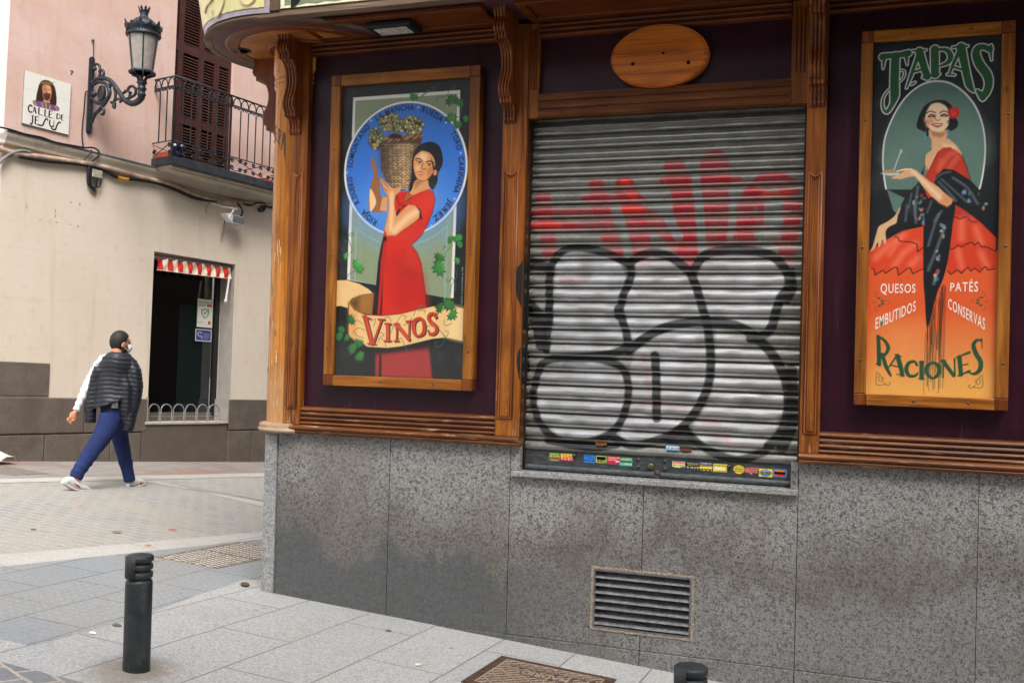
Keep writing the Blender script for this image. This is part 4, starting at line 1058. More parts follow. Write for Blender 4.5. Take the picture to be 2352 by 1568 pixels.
cv.fill(B((570, 95), (600, 110), (592, 180), (580, 330), (565, 500), (555, 805), (462, 805), (482, 690), (505, 500), (520, 330), (545, 190)), (24, 20, 22)); cv.fill(B((572, 150), (590, 140), (588, 330), (560, 520), (535, 800), (515, 800), (535, 520), (545, 330)), (196, 34, 26), .006)
cv.fill(A((617, 1298), (660, 1225), (735, 1192), (690, 1195), (640, 1300)), (24, 20, 22)); cv.fill(A((700, 1188), (730, 1090), (770, 1112), (745, 1140)), SKD); cv.stroke(A((620, 1170), (640, 1110), (665, 1195), (770, 1130)), .006, (60, 16, 14), .003, .8)
arm = [(500, 958), (540, 990), (592, 1040), (620, 1052), (692, 1028), (668, 1078), (632, 1110), (616, 1180), (640, 1290), (742, 1190), (800, 1195), (838, 1245), (836, 1300), (800, 1332), (640, 1440), (562, 1455), (535, 1400), (558, 1300), (576, 1180), (562, 1110), (508, 1032), (520, 1020), (498, 990)]
cv.fill(A(*[(x, y) for x, y in arm]), (96, 50, 26), .004); cv.fill(A(*[(640 + (x - 640) * .965, 1230 + (y - 1230) * .985) for x, y in arm]), SK, .004)
cv.stroke(A((600, 1100), (600, 1260), (590, 1390)), .03, SKL, .02, .8, 3); cv.stroke(A((620, 1410), (720, 1310), (800, 1250)), .045, SKL, .03, .85, 3); cv.stroke(A((505, 1030), (560, 1075)), .006, SKD, .004); cv.stroke(A((515, 985), (570, 1040)), .006, SKD, .004)
cv.fill(A((800, 1195), (840, 1230), (856, 1312), (836, 1312), (836, 1245)), (20, 18, 20))
cv.fill(A((768, 830), (790, 740), (840, 688), (920, 663), (990, 690), (1022, 760), (1026, 850), (988, 930), (982, 1000), (945, 1066), (910, 1030), (895, 980), (800, 985), (770, 1060), (742, 1082), (762, 960)), HAIR, smooth=4)
cv.fill(A((785, 825), (800, 780), (848, 745), (905, 752), (945, 790), (962, 850), (945, 920), (902, 974), (850, 992), (806, 962), (784, 900)), (234, 166, 102), .006, smooth=4)
cv.fill(A((850, 750), (900, 770), (890, 830), (850, 830), (820, 790)), (250, 214, 160), .03, .9); cv.fill(A((890, 900), (950, 850), (945, 920), (905, 968)), (206, 126, 70), .02, .8); cv.fill(A((800, 860), (840, 870), (830, 905), (800, 900)), (250, 206, 150), .02, .8)
cv.fill(A((930, 800), (965, 880), (975, 930), (950, 940), (945, 880)), HAIR, .01); cv.disc(A((963, 922))[0], .013, .018, (226, 150, 92), .004)
for e_ in (A((808, 826), (830, 826), (851, 838), (830, 846)), A((894, 850), (918, 846), (944, 852), (918, 866))): cv.fill(e_, (236, 226, 208), .003)
for e_ in (A((832, 835))[0], A((916, 856))[0]): cv.disc(e_, .0075, .0085, (26, 18, 16), .002, 1, 12)
for pts, wd in ((A((800, 808), (830, 805), (856, 826)), .008), (A((886, 834), (920, 826), (952, 840)), .008), (A((896, 848), (920, 852), (944, 848)), .006), (A((806, 824), (830, 830), (850, 834)), .006), (A((862, 840), (850, 880), (866, 894), (885, 888)), .005)): cv.stroke(pts, wd, (34, 20, 18), .003, .95, 3)
cv.fill(A((814, 914), (845, 912), (876, 932), (845, 946), (820, 930)), (170, 54, 44), .004); cv.stroke(A((824, 924), (862, 932)), .005, (246, 236, 224), .002)
cv.stroke(A((930, 800), (948, 900)), .003, HAIR, .002)
cv.stroke(A((780, 880), (806, 965), (850, 993), (905, 975), (950, 915)), .005, (70, 30, 18), .003, .8, 3)
for pts in (A((945, 1078), (964, 1150), (942, 1250), (902, 1350), (850, 1445), (765, 1530)) + B((820, 180), (872, 250), (906, 340), (937, 560), (957, 745)),): cv.stroke(pts, .005, (34, 16, 16), .003, .9)
# ribbon
TAN, TAND = (236, 200, 136), (214, 164, 90)
cv.fill(B((140, 490), (240, 488), (350, 520), (430, 565), (486, 612), (380, 628), (290, 662), (258, 705), (250, 750), (190, 730), (135, 732)), (24, 20, 16)); cv.fill(B((140, 496), (240, 494), (350, 526), (430, 571), (474, 610), (380, 622), (286, 658), (254, 700), (247, 742), (190, 724), (135, 726)), TAN)
cv.fill(B((258, 700), (300, 655), (380, 625), (482, 610), (465, 805), (380, 790), (300, 750)), (168, 112, 40), .01); cv.fill(B((262, 705), (300, 665), (350, 645), (340, 760), (300, 748)), (60, 38, 14), .05, .8)
fb_ = [(258, 700), (300, 755), (400, 803), (560, 812), (720, 795), (860, 758), (1010, 724), (1150, 714), (1290, 742), (1280, 1042), (1130, 1010), (1010, 1022), (850, 1062), (720, 1092), (600, 1106), (430, 1096), (330, 1052), (255, 990)]
cv.fill(B((135, 735), (258, 750), (330, 1052), (600, 1110), (1010, 1024), (1290, 1045), (1300, 1420), (100, 1420)), (26, 28, 30))
cv.fill(B((500, 1150), (620, 1140), (970, 1090), (985, 1200), (1002, 1370), (498, 1352)), (170, 52, 48), .02); cv.fill(B((530, 1150), (552, 1160), (550, 1360), (524, 1360)), (34, 22, 24), .006); cv.fill(B((460, 1110), (760, 1110), (980, 1060), (980, 1110), (500, 1165)), (30, 26, 28), .03, .8)
cv.fill(B(*fb_), (30, 24, 18)); cv.fill(B(*[(770 + (x - 770) * .992, 905 + (y - 905) * .965) for x, y in fb_]), TAN)
cv.fill(B((262, 712), (300, 765), (330, 780), (330, 1040), (262, 980)), (226, 160, 80), .04, .8); cv.fill(B((1150, 725), (1280, 750), (1270, 1030), (1150, 1000)), (244, 216, 160), .05, .7)
GV, GL_ = (24, 92, 66), (52, 140, 60)
def tendril(pts, wd=.004): cv.stroke(pts, wd, (40, 110, 84), .003, .95, 5)
for pts in (B((300, 960), (340, 920), (400, 940)), B((310, 960), (330, 990), (390, 1010)), B((560, 850), (610, 820), (640, 860)), B((690, 870), (730, 810), (775, 820), (755, 840)), B((840, 810), (860, 760), (910, 720), (880, 715)), B((880, 770), (940, 760), (935, 785)), B((520, 1050), (540, 1010), (580, 1050), (590, 1090)), B((680, 1060), (720, 1010), (750, 1060), (785, 1140)), B((1060, 930), (1110, 990), (1100, 1060), (1050, 1090), (1030, 1050), (1060, 1040)), B((1110, 850), (1120, 900), (1180, 880)), B((1090, 960), (1130, 1000), (1150, 960), (1120, 945)), B((460, 860), (500, 840), (480, 910)), B((540, 960), (575, 980), (545, 1000)), B((640, 960), (660, 900), (690, 960)), B((750, 900), (800, 870), (820, 830)), B((940, 910), (1000, 900)), B((380, 890), (350, 860), (330, 850))): tendril(pts)
def slant(pts): return B(*pts)
def letter(strokes, col, sh_=None):
    for pts, wd in strokes:
        if sh_: cv.stroke(B(*[(x + 9, y + 9) for x, y in pts]), [v * ub for v in wd], (26, 20, 18), .002, 1, 4 if len(pts) > 2 else 0)
    for pts, wd in strokes: cv.stroke(B(*pts), [v * ub for v in wd], col, .002, 1, 4 if len(pts) > 2 else 0)
VR = (196, 64, 36)
letter([([(405, 830), (462, 1055)], (44, 40)), ([(553, 845), (480, 1050)], (20, 22)), ([(380, 816), (450, 836)], (16, 14)), ([(520, 842), (580, 846)], (14, 14)), ([(425, 1060), (500, 1066)], (12, 12))], VR, 1)
letter([([(606, 890), (606, 1030)], (34, 34)), ([(580, 882), (635, 884)], (14, 14)), ([(578, 1036), (634, 1036)], (14, 14))], VR, 1)
letter([([(690, 890), (684, 1030)], (16, 16)), ([(686, 890), (795, 1022)], (36, 34)), ([(800, 862), (796, 1020)], (16, 16)), ([(662, 886), (705, 884)], (14, 14)), ([(664, 1036), (706, 1036)], (13, 13)), ([(770, 862), (828, 856)], (13, 13))], VR, 1)
letter([([(888, 835), (846, 860), (836, 920), (852, 980), (886, 992), (925, 965), (934, 905), (918, 850), (888, 835)], (26, 36, 36, 26, 20, 34, 36, 28, 26))], VR, 1)
letter([([(1036, 830), (1018, 795), (985, 800), (972, 830), (992, 868), (1035, 905), (1044, 945), (1015, 975), (978, 972)], (18, 26, 30, 32, 34, 34, 30, 26, 16)), ([(1034, 786), (1046, 826)], (12, 14)), ([(968, 940), (978, 978)], (12, 14))], VR, 1)
for pts in ([(412, 840), (464, 1040)], [(606, 895), (606, 1025)], [(694, 895), (786, 1010)], [(844, 880), (848, 960)], [(1000, 872), (1036, 920)]): cv.stroke(B(*pts), .004, (232, 120, 84), .002, .8)
def leaf(c, size, rot, tone=1.0):
    lob = [(0, -.15), (.25, -.42), (.18, -.1), (.62, -.35), (.55, -.02), (.98, .12), (.62, .3), (.7, .62), (.36, .52), (.2, .98), (0, .68), (-.2, .98), (-.36, .52), (-.7, .62), (-.62, .3), (-.98, .12), (-.55, -.02), (-.62, -.35), (-.18, -.1), (-.25, -.42)]
    ca, sa = math.cos(rot), math.sin(rot)
    f = lambda k: [(c[0] + size * k * (x * ca - y * sa), c[1] + size * k * (x * sa + y * ca)) for x, y in lob]
    cv.fill(f(1.08), (18, 40, 28), .004); cv.fill(f(.94), tuple(v * tone for v in (40, 128, 62)), .004); cv.fill([(c[0] + size * .5 * (x * ca - y * sa) + size * .1, c[1] + size * .5 * (x * sa + y * ca) + size * .12) for x, y in lob], tuple(min(255, v * tone) for v in (96, 170, 66)), size * .5, .75)
    for a, b in ((0, .6), (.5, .08), (-.5, .08)): cv.stroke([(c[0], c[1]), (c[0] + size * (a * ca - b * sa), c[1] + size * (a * sa + b * ca))], .003, (28, 84, 50), .002, .8)
for fn, lst in ((A, ((790, 275, 52, 2.8, 1.1), (1105, 330, 70, .4, .85), (1160, 350, 60, -.6, .85), (1100, 480, 66, .2, 1.05), (1155, 510, 56, 2.6, .95), (1212, 476, 42, -1.2, 1.1))),
                (B, ((1232, 110, 58, 3.4, 1.1), (1180, 140, 46, .9, 1.0), (1245, 180, 44, -.9, 1.0), (1075, 280, 62, 2.6, .85), (1085, 375, 92, 1.9, 1.0), (1222, 325, 42, -1, 1.1), (340, 345, 64, 2.4, 1.25), (355, 392, 50, 3.5, 1.1), (240, 280, 44, 1.2, 1.2), (1160, 700, 78, 2.6, .9), (1085, 745, 62, 1.2, .75), (1175, 795, 66, 4.0, 1.0), (288, 840, 62, 2.2, .8), (195, 930, 50, 2.6, .9), (180, 1000, 56, 1.2, .9), (235, 1005, 44, 4.2, .9), (350, 1045, 66, 2.9, .85), (300, 1110, 68, 1.3, .9), (350, 1165, 66, 3.8, .95)))):
    for x, y, s_, r_, tn in lst: leaf(fn((x, y))[0], s_ * ua * .9, r_, tn)
for pts in (A((850, 280), (900, 240), (940, 240), (950, 205), (930, 210)), A((840, 295), (900, 250)), A((980, 330), (990, 290), (1060, 280), (1085, 230), (1130, 215), (1120, 185)), A((1170, 450), (1185, 400), (1175, 360)), B((270, 100), (300, 85), (285, 70), (255, 100), (265, 160), (290, 220), (270, 250)), B((240, 480), (260, 440), (320, 410)), B((225, 130), (240, 150), (220, 150)), B((1120, 320), (1130, 240), (1190, 180)), B((1215, 400), (1225, 460), (1180, 540), (1170, 610)), B((1180, 470), (1215, 530), (1210, 590)), B((1130, 480), (1150, 505), (1175, 480)), B((1105, 220), (1115, 190), (1135, 200)), B((1230, 60), (1250, 20), (1235, 8))): tendril(pts, .0045)
pic = cv.object('picture', paint_board, vin, lambda X, Z: np.stack([X, np.full_like(X, YP), Z], -1))
# lettering round the ring
mb = MB()
for s_, p0, p1 in (('RIOJA', (452, 1395), (330, 1262)), ('R.DUERO', (292, 1205), (222, 960)), ('SOMONTANO', (228, 885), (402, 515)), ('LA MANCHA', (462, 475), (795, 368)), ('RUEDA', (852, 372), (1028, 485)), ('TORO', (1112, 575), (1180, 728)), ('CARIÑENA', (1185, 782), (1140, 1100)), ('JEREZ', (1108, 1165), (965, 1345))):
    a0 = math.atan2(*(A(p0)[0] - oc_)[::-1]); a1 = math.atan2(*(A(p1)[0] - oc_)[::-1])
    while a1 > a0: a1 -= 2 * math.pi
    if a0 - a1 > 3: a0, a1 = a0, a1 + 2 * math.pi
    ws = [text2d(ch, .02)[2] + .09 if ch != ' ' else .3 for ch in s_]; tot = sum(ws); r0 = orad - .058; acc = 0
    for ch, w_ in zip(s_, ws):
        if ch != ' ':
            a = a0 + (a1 - a0) * (acc + w_ / 2) / tot; c0 = oc_ + r0 * np.array((math.cos(a), math.sin(a))); tx = np.array((math.sin(a), -math.cos(a))); ty = np.array((math.cos(a), math.sin(a)))
            wid = abs(a1 - a0) * r0 * (w_ - .07) / tot
            put_text(mb, ch, lambda x, y: (*(lambda q: (q[0], YP - .0015, q[1]))(c0 + tx * x + ty * y),), -wid / 2, 0, .036, wid, .02)
        acc += w_
mb.build('ring_lettering', flat('ink_navy', (34, 38, 62), .5, var=0), vin)
mb = MB()
for s_, p0, p1, cc in (('inspirado en cartel de Padilla de 1958', (1275, 715), (1285, 378), 0),):
    q0, q1 = B(p0)[0], B(p1)[0]; put_text(mb, s_, lambda x, y: (q0[0] - y, YP - .0015, q0[1] + x), 0, 0, .010, q1[1] - q0[1])
mb.build('small_lettering', flat('ink_pale', (170, 180, 176), .5, var=0), vin)
mb = MB(); d4 = []
for p in ((823, 376), (428, 488), (1055, 505), (1178, 758), (1125, 1140), (225, 922), (307, 1248), (490, 1412), (930, 1368)):
    c_ = A(p)[0]; mb.add([(c_[0] - .009, YP - .0015, c_[1]), (c_[0], YP - .0015, c_[1] - .010), (c_[0] + .009, YP - .0015, c_[1]), (c_[0], YP - .0015, c_[1] + .010)], [(0, 1, 2, 3)])
mb.build('ring_diamond', flat('ink_sky', (150, 196, 236), .5, var=0), vin)

tap, tx0, tx1, tz0, tz1 = frame_board('t', 'framed painted board headed TAPAS with a dancer in a black shawl', ((1983, 76), (2336, 42), (1957, 930), (2313, 942)), .062)
c1_ = crop(3250, 0, 1.7423); c2_ = crop(3250, 800, 1.4255)
def A(*pts): return [S(*c1_(*p), YP)[[0, 2]] for p in pts]
def B(*pts): return [S(*c2_(*p), YP)[[0, 2]] for p in pts]
ua = 1 / 1.7423 / 1.7415 * 5.75 / 2287; ub = 1 / 1.4255 / 1.7415 * 5.75 / 2287
cv = Canvas(tx0 - .004, tx1 + .004, tz0 - .004, tz1 + .004, .0028)
cv.c[:] = lin((26, 32, 36))
ov = [(855, 560), (960, 575), (1060, 640), (1140, 740), (1190, 870), (1208, 1010), (1200, 1160), (1165, 1330), (1090, 1480), (960, 1580), (800, 1600), (650, 1560), (556, 1480), (510, 1330), (487, 1160), (492, 1010), (520, 900), (580, 770), (660, 660), (760, 585)]
oc2 = np.mean(ov, axis=0)
cv.fill(A(*ov), (232, 232, 226), smooth=4); cv.fill(A(*[tuple(oc2 + (np.array(p) - oc2) * .972) for p in ov]), (96, 128, 116), smooth=4)
cv.fill(A((600, 900), (900, 620), (1150, 900), (1180, 1100), (900, 1050), (560, 1150)), (112, 140, 128), .15, .6, 3)
# TAPAS: white outlined green letters following the arch
LT = [([(488, 398), (520, 392), (580, 388), (640, 378), (668, 372)], (44, 40, 36, 40, 44)), ([(500, 392), (492, 480)], (30, 8)), ([(652, 375), (660, 452)], (30, 8)), ([(578, 392), (572, 560), (572, 665), (552, 740)], (54, 56, 56, 22)), ([(552, 735), (520, 780), (492, 755), (492, 690), (520, 640), (552, 610)], (30, 26, 16, 12, 10, 8)),
      ([(610, 490), (640, 500), (635, 540), (608, 570)], (8, 10, 10, 8)),
      ([(740, 375), (690, 520), (655, 615)], (26, 22, 10)), ([(745, 360), (775, 460), (800, 535)], (50, 44, 46)), ([(700, 355), (790, 350)], (12, 12)), ([(715, 500), (770, 484)], (16, 16)), ([(768, 542), (828, 528)], (12, 12)), ([(690, 590), (715, 575)], (12, 10)),
      ([(852, 345), (854, 520)], (50, 50)), ([(860, 348), (930, 348), (962, 390), (945, 435), (888, 462)], (16, 26, 36, 30, 12)), ([(824, 524), (886, 518)], (12, 12)), ([(828, 345), (870, 340)], (12, 12)),
      ([(1030, 340), (985, 440), (955, 518)], (26, 22, 14)), ([(1035, 330), (1062, 460), (1092, 590), (1125, 640)], (54, 46, 44, 12)), ([(978, 332), (1080, 322)], (14, 14)), ([(985, 470), (1052, 488)], (16, 16)), ([(940, 520), (990, 524)], (12, 12)),
      ([(1245, 315), (1240, 350), (1200, 330), (1155, 335), (1140, 380), (1165, 450), (1215, 520), (1228, 590), (1200, 660), (1160, 640)], (10, 30, 36, 40, 48, 54, 54, 48, 44, 14)), ([(1240, 330), (1248, 420)], (26, 8)), ([(1150, 635), (1185, 695), (1215, 650)], (20, 20, 22))]
for pts, wd in LT: cv.stroke(A(*pts), [(v + 13) * ua for v in wd], (224, 226, 220), .002, 1, 5 if len(pts) > 2 else 0)
for pts, wd in LT: cv.stroke(A(*pts), [max(2, v - 1) * ua for v in wd], (44, 98, 58), .002, 1, 5 if len(pts) > 2 else 0)
# orange ground, skirt
OR = (226, 92, 40)
cv.fill(B((300, 290), (1060, 290), (1060, 1130), (290, 1130)), (226, 96, 46))
cv.fill(B((260, 800), (1060, 760), (1080, 1200), (260, 1200)), (232, 150, 78), .28); cv.fill(B((240, 1000), (1080, 980), (1080, 1250), (240, 1250)), (236, 186, 92), .2, .9); cv.fill(B((420, 720), (620, 720), (620, 960), (420, 960)), (240, 164, 92), .2, .5)
cv.fill(B((250, -60), (1120, -60), (1110, 260), (1046, 240), (1040, 160), (330, 290), (300, 330), (250, 300)), (24, 28, 32))
cv.fill(A(*[tuple(oc2 + (np.array(p) - oc2) * .972) for p in ov[11:14]] + [(850, 1480), (700, 1480)]), (96, 128, 116))
cv.fill(B((322, 290), (400, 240), (470, 200), (540, 170), (640, 150), (630, 395), (570, 420), (545, 388), (490, 430), (468, 385), (415, 418), (402, 400), (355, 430), (336, 388), (316, 380)), (222, 74, 36))
cv.fill(B((800, 30), (900, 80), (985, 150), (1046, 215), (1046, 395), (1000, 400), (985, 378), (950, 412), (925, 388), (900, 405), (885, 382), (850, 418), (825, 398), (795, 425), (770, 405), (760, 150)), (214, 66, 34))
for pts, wd in ((B((360, 330), (430, 260), (520, 200)), .035), (B((470, 370), (520, 300), (590, 250)), .03), (B((560, 370), (600, 330)), .03), (B((850, 120), (850, 220)), .03), (B((930, 160), (960, 240)), .03), (B((830, 290), (850, 380)), .03), (B((960, 300), (990, 370)), .03), (B((440, 310), (500, 220)), .02)): cv.stroke(pts, wd, (246, 128, 92), .03, .6)
for pts in (B((336, 388), (352, 395), (356, 428), (402, 400), (416, 418), (468, 383), (484, 385), (490, 430), (548, 385), (560, 390), (570, 420), (632, 392)), B((768, 402), (790, 425), (826, 398), (850, 418), (886, 382), (902, 405), (926, 388), (952, 412), (985, 378), (1000, 400), (1042, 392)), B((470, 208), (490, 215), (495, 235), (560, 240), (595, 250), (600, 295), (632, 270)), B((780, 275), (800, 280), (830, 258), (850, 268), (880, 250), (910, 240), (925, 258), (945, 240), (960, 265), (1000, 270), (1044, 292)), B((805, 92), (840, 108), (880, 92), (905, 122), (935, 125))): cv.stroke(pts, .006, (60, 20, 18), .003, .95)
# far arm and hand
cv.fill(B((500, 40), (470, 90), (425, 125), (380, 150), (365, 190), (345, 260), (332, 290), (352, 280), (372, 240), (378, 270), (392, 245), (400, 225), (408, 250), (420, 235), (416, 180), (440, 150), (480, 130), (520, 80)), (226, 186, 136), .004, smooth=3)
# torso, shawl
SK2, SK2L = (226, 180, 134), (244, 214, 176)
cv.fill(A((835, 1040), (790, 1080), (782, 1150), (806, 1195), (870, 1130), (1000, 1130), (1040, 1080), (1000, 1010), (940, 960), (900, 900), (815, 930), (835, 980)), SK2, smooth=3); cv.fill(A((900, 1000), (980, 1010), (1020, 1060), (930, 1040)), SK2L, .02, .8); cv.stroke(A((930, 930), (890, 980), (880, 1010)), .012, (170, 120, 80), .01, .7)
cv.fill(A((870, 1060), (910, 1030), (960, 1025), (1030, 1070), (1070, 1150), (1100, 1250), (1110, 1500), (820, 1500), (790, 1360), (775, 1240), (805, 1195)), (196, 56, 34))
for pts in (A((900, 1150), (950, 1080), (1000, 1060)), A((960, 1160), (1010, 1100)), A((880, 1180), (900, 1120))): cv.stroke(pts, .025, (224, 102, 76), .02, .7, 3)
SHW = (20, 25, 30)
cv.fill(A((780, 1150), (730, 1280), (660, 1350), (620, 1420), (600, 1500)) + B((490, 60), (470, 190), (530, 165), (640, 145), (640, 60), (700, -60)) + A((822, 1410), (775, 1320), (770, 1240)), SHW)
cv.fill(B((640, 20), (700, -20), (810, 10), (800, 140), (775, 330), (745, 450), (715, 520), (690, 610), (660, 720), (648, 700), (640, 560), (632, 450), (632, 200)), SHW, smooth=3)
cv.fill(A((915, 1176), (985, 1185), (1100, 1255), (1180, 1340), (1250, 1470), (1270, 1560)) + B((1046, 130), (1046, 215), (960, 130), (870, 60), (800, 20)) + A((990, 1400), (900, 1330), (848, 1275), (862, 1225)), SHW)
for pts, wd in ((A((860, 1250), (900, 1210), (960, 1200)), .008), (A((880, 1270), (940, 1330), (1000, 1400)), .010), (A((900, 1250), (1000, 1340), (1080, 1410)), .008), (A((980, 1240), (1080, 1310), (1150, 1420)), .012), (A((1040, 1480), (1120, 1540)), .006), (B((660, 400), (700, 300), (745, 180)), .014), (B((690, 480), (715, 400)), .014), (B((660, 260), (690, 160), (720, 80)), .012), (B((540, 30), (530, 120)), .010), (B((580, 10), (590, 130)), .012), (A((735, 1300), (720, 1400), (715, 1500)), .012), (A((690, 1350), (670, 1450)), .008), (A((800, 1480), (830, 1400)), .008), (A((850, 1540), (900, 1470)), .012)): cv.stroke(pts, wd, (110, 130, 140), .010, .5, 3)
rng = random.Random(6)
for fn, zone, n_ in ((B, [(745, 170), (735, 240), (715, 330), (705, 430)], 22), (A, [(715, 1400), (720, 1520), (765, 1400), (765, 1530)], 16), (B, [(620, 40), (620, 120)], 6), (A, [(1050, 1330), (1100, 1390), (1170, 1390), (1200, 1440)], 12)):
    for k in range(n_):
        i = rng.randrange(len(zone)); x, y = zone[i]; g = fn((x + rng.uniform(-16, 16), y + rng.uniform(-40, 40)))[0]
        cv.disc(g, rng.uniform(.004, .009), rng.uniform(.006, .013), rng.choice([(60, 140, 190), (190, 60, 50), (90, 140, 90), (210, 180, 130), (120, 170, 200)]), .006, .6, 8)
# near arm, plate
fa_ = [(555, 1230), (600, 1210), (640, 1188), (580, 1192), (600, 1180), (660, 1170), (720, 1182), (760, 1215), (820, 1265), (880, 1305), (920, 1345), (978, 1395), (970, 1425), (940, 1443), (890, 1420), (830, 1370), (770, 1300), (715, 1225), (670, 1232), (610, 1248), (540, 1240)]
cv.fill(A(*fa_), (110, 64, 40), .004); cv.fill(A(*[(760 + (x - 760) * .985, 1305 + (y - 1305) * .965) for x, y in fa_]), SK2, .004); cv.stroke(A((700, 1195), (790, 1280), (900, 1390)), .020, SK2L, .015, .8, 3); cv.fill(A((920, 1350), (978, 1395), (940, 1440), (880, 1410)), (214, 140, 84), .02, .7)
cv.fill(A((470, 1208), (600, 1205), (610, 1218), (540, 1226), (500, 1218)), (206, 208, 204), .003); cv.fill(A((492, 1190), (515, 1182), (575, 1180), (590, 1200), (500, 1206)), (186, 146, 70), .004); cv.stroke(A((570, 1180), (595, 1110), (618, 1050)), .006, (196, 206, 206), .003); cv.disc(A((618, 1055))[0], .006, .011, (196, 206, 206), .003)
cv.stroke(A((590, 1195), (640, 1180), (690, 1180)), .008, SK2L, .005)
# head
HB = (20, 24, 28)
cv.fill(A((878, 697), (930, 705), (975, 745), (985, 800), (1015, 850), (1005, 890), (960, 915), (935, 900), (820, 930), (800, 955), (770, 915), (735, 900), (725, 870), (745, 800), (780, 740), (830, 708)), HB, smooth=3)
cv.fill(A((820, 900), (900, 900), (945, 930), (900, 1000), (835, 1040), (830, 980), (812, 935)), SK2, smooth=3); cv.fill(A((815, 905), (900, 925), (940, 920), (900, 960), (840, 950)), (176, 122, 80), .012, .8)
cv.fill(A((830, 730), (870, 718), (920, 735), (948, 780), (950, 850), (935, 890), (890, 920), (845, 915), (808, 890), (785, 850), (790, 800), (805, 760)), SK2L, .005, smooth=3)
cv.fill(A((785, 830), (840, 820), (850, 850), (800, 880)), (220, 140, 96), .03, .8); cv.fill(A((830, 735), (880, 725), (930, 760), (880, 770), (830, 770)), (250, 226, 190), .03, .6)
for pts, wd, cc in ((A((795, 790), (820, 776), (856, 786)), .006, HB), (A((888, 788), (915, 774), (945, 784)), .006, HB), (A((808, 812), (830, 800), (852, 812)), .010, (90, 66, 56)), (A((896, 808), (918, 798), (940, 808)), .010, (90, 66, 56)), (A((812, 816), (848, 816)), .005, HB), (A((900, 812), (936, 812)), .005, HB), (A((858, 800), (856, 830), (875, 842), (890, 834)), .005, (168, 110, 72)), (A((838, 868), (870, 866), (902, 866)), .010, (170, 42, 40)), (A((842, 872), (872, 884), (898, 872)), .010, (178, 50, 46)), (A((848, 870), (895, 870)), .0045, (244, 240, 230)), (A((795, 845), (790, 860), (778, 858)), .005, HB), (A((950, 840), (940, 850), (946, 858)), .005, HB)): cv.stroke(pts, wd, cc, .003, .95, 3)
for x, y in ((785, 940), (946, 930)): cv.stroke(A((x + 3, y - 25), (x, y), (x - 4, y + 30)), (.004, .010, .012), (96, 150, 166), .003)
fl_ = A((985, 786))[0]; cv.disc(fl_, .030, .032, (206, 40, 30), .006, 1, 14); cv.disc(fl_, .016, .017, (240, 84, 60), .014, .8, 12); cv.stroke([(fl_[0] - .015, fl_[1] - .01), (fl_[0] + .002, fl_[1] + .012), (fl_[0] + .016, fl_[1] - .004)], .004, (140, 20, 20), .003, .8, 3)
cv.stroke(A((1040, 1080), (1070, 1150), (1100, 1250)), .004, HB, .003); cv.stroke(A((782, 1085), (782, 1150), (806, 1195), (870, 1080)), .004, HB, .003, .8)
# fringe
for k in range(34):
    x0 = rng.uniform(645, 760); y0 = 720 - (x0 - 645) * 2.2 + rng.uniform(-30, 40); x1 = 640 + (x0 - 645) * .8 + rng.uniform(-8, 22); y1 = rng.uniform(820, 1110)
    cv.stroke(B((x0, max(430, y0)), ((x0 + x1) / 2 + rng.uniform(-8, 8), (y0 + y1) / 2), (x1, y1)), .0028, (40, 26, 20), .003, .8, 4)
# RACIONES
GR = (34, 84, 56)
RT = [([(376, 780), (380, 935)], (24, 26)), ([(368, 772), (410, 800), (432, 842), (415, 880), (392, 890)], (12, 18, 24, 18, 10)), ([(398, 880), (420, 950), (446, 1000)], (24, 24, 14)), ([(362, 932), (388, 944)], (8, 8)),
      ([(478, 890), (440, 945), (425, 960)], (12, 10, 8)), ([(485, 888), (505, 960), (512, 998)], (28, 28, 24)), ([(445, 940), (495, 952)], (9, 9)), ([(470, 880), (508, 892)], (8, 8)), ([(482, 992), (525, 1002)], (8, 8)),
      ([(596, 940), (580, 920), (548, 930), (535, 965), (550, 1000), (585, 1002), (600, 985)], (16, 16, 22, 26, 22, 16, 10)), ([(622, 925), (622, 1015)], (26, 26)), ([(606, 922), (640, 922)], (8, 8)), ([(606, 1018), (640, 1018)], (8, 8)),
      ([(686, 925), (655, 945), (652, 985), (685, 1016), (718, 990), (718, 945), (686, 925)], (14, 24, 26, 14, 24, 26, 14)),
      ([(745, 920), (745, 1010)], (11, 11)), ([(745, 918), (805, 1000)], (26, 22)), ([(810, 905), (812, 1000)], (11, 11)), ([(733, 916), (760, 914)], (8, 8)),
      ([(838, 895), (846, 995)], (26, 26)), ([(820, 898), (895, 868)], (10, 16)), ([(850, 942), (885, 935)], (8, 10)), ([(830, 1002), (895, 975)], (10, 16)),
      ([(962, 800), (935, 800), (918, 830), (935, 880), (958, 920), (955, 965), (925, 990), (895, 985)], (14, 18, 24, 28, 28, 26, 20, 8)), ([(964, 790), (968, 845)], (10, 6))]
for pts, wd in RT: cv.stroke(B(*pts), [v * ub * .86 for v in wd], GR, .002, 1, 5 if len(pts) > 2 else 0)
for cx_, sg in ((365, 1), (968, -1)):
    for pts in ([(0, 980), (0, 1050), (50, 1050)], [(8, 985), (22, 1000), (10, 1012), (20, 1035), (35, 1030), (30, 1015)], [(40, 1040), (62, 1055), (80, 1045), (70, 1038)], [(20, 1005), (38, 1012), (34, 1024)]):
        cv.stroke(B(*[(cx_ + sg * x, y + (16 if sg < 0 else 0)) for x, y in pts]), .004, (76, 96, 50), .003, .85, 4)
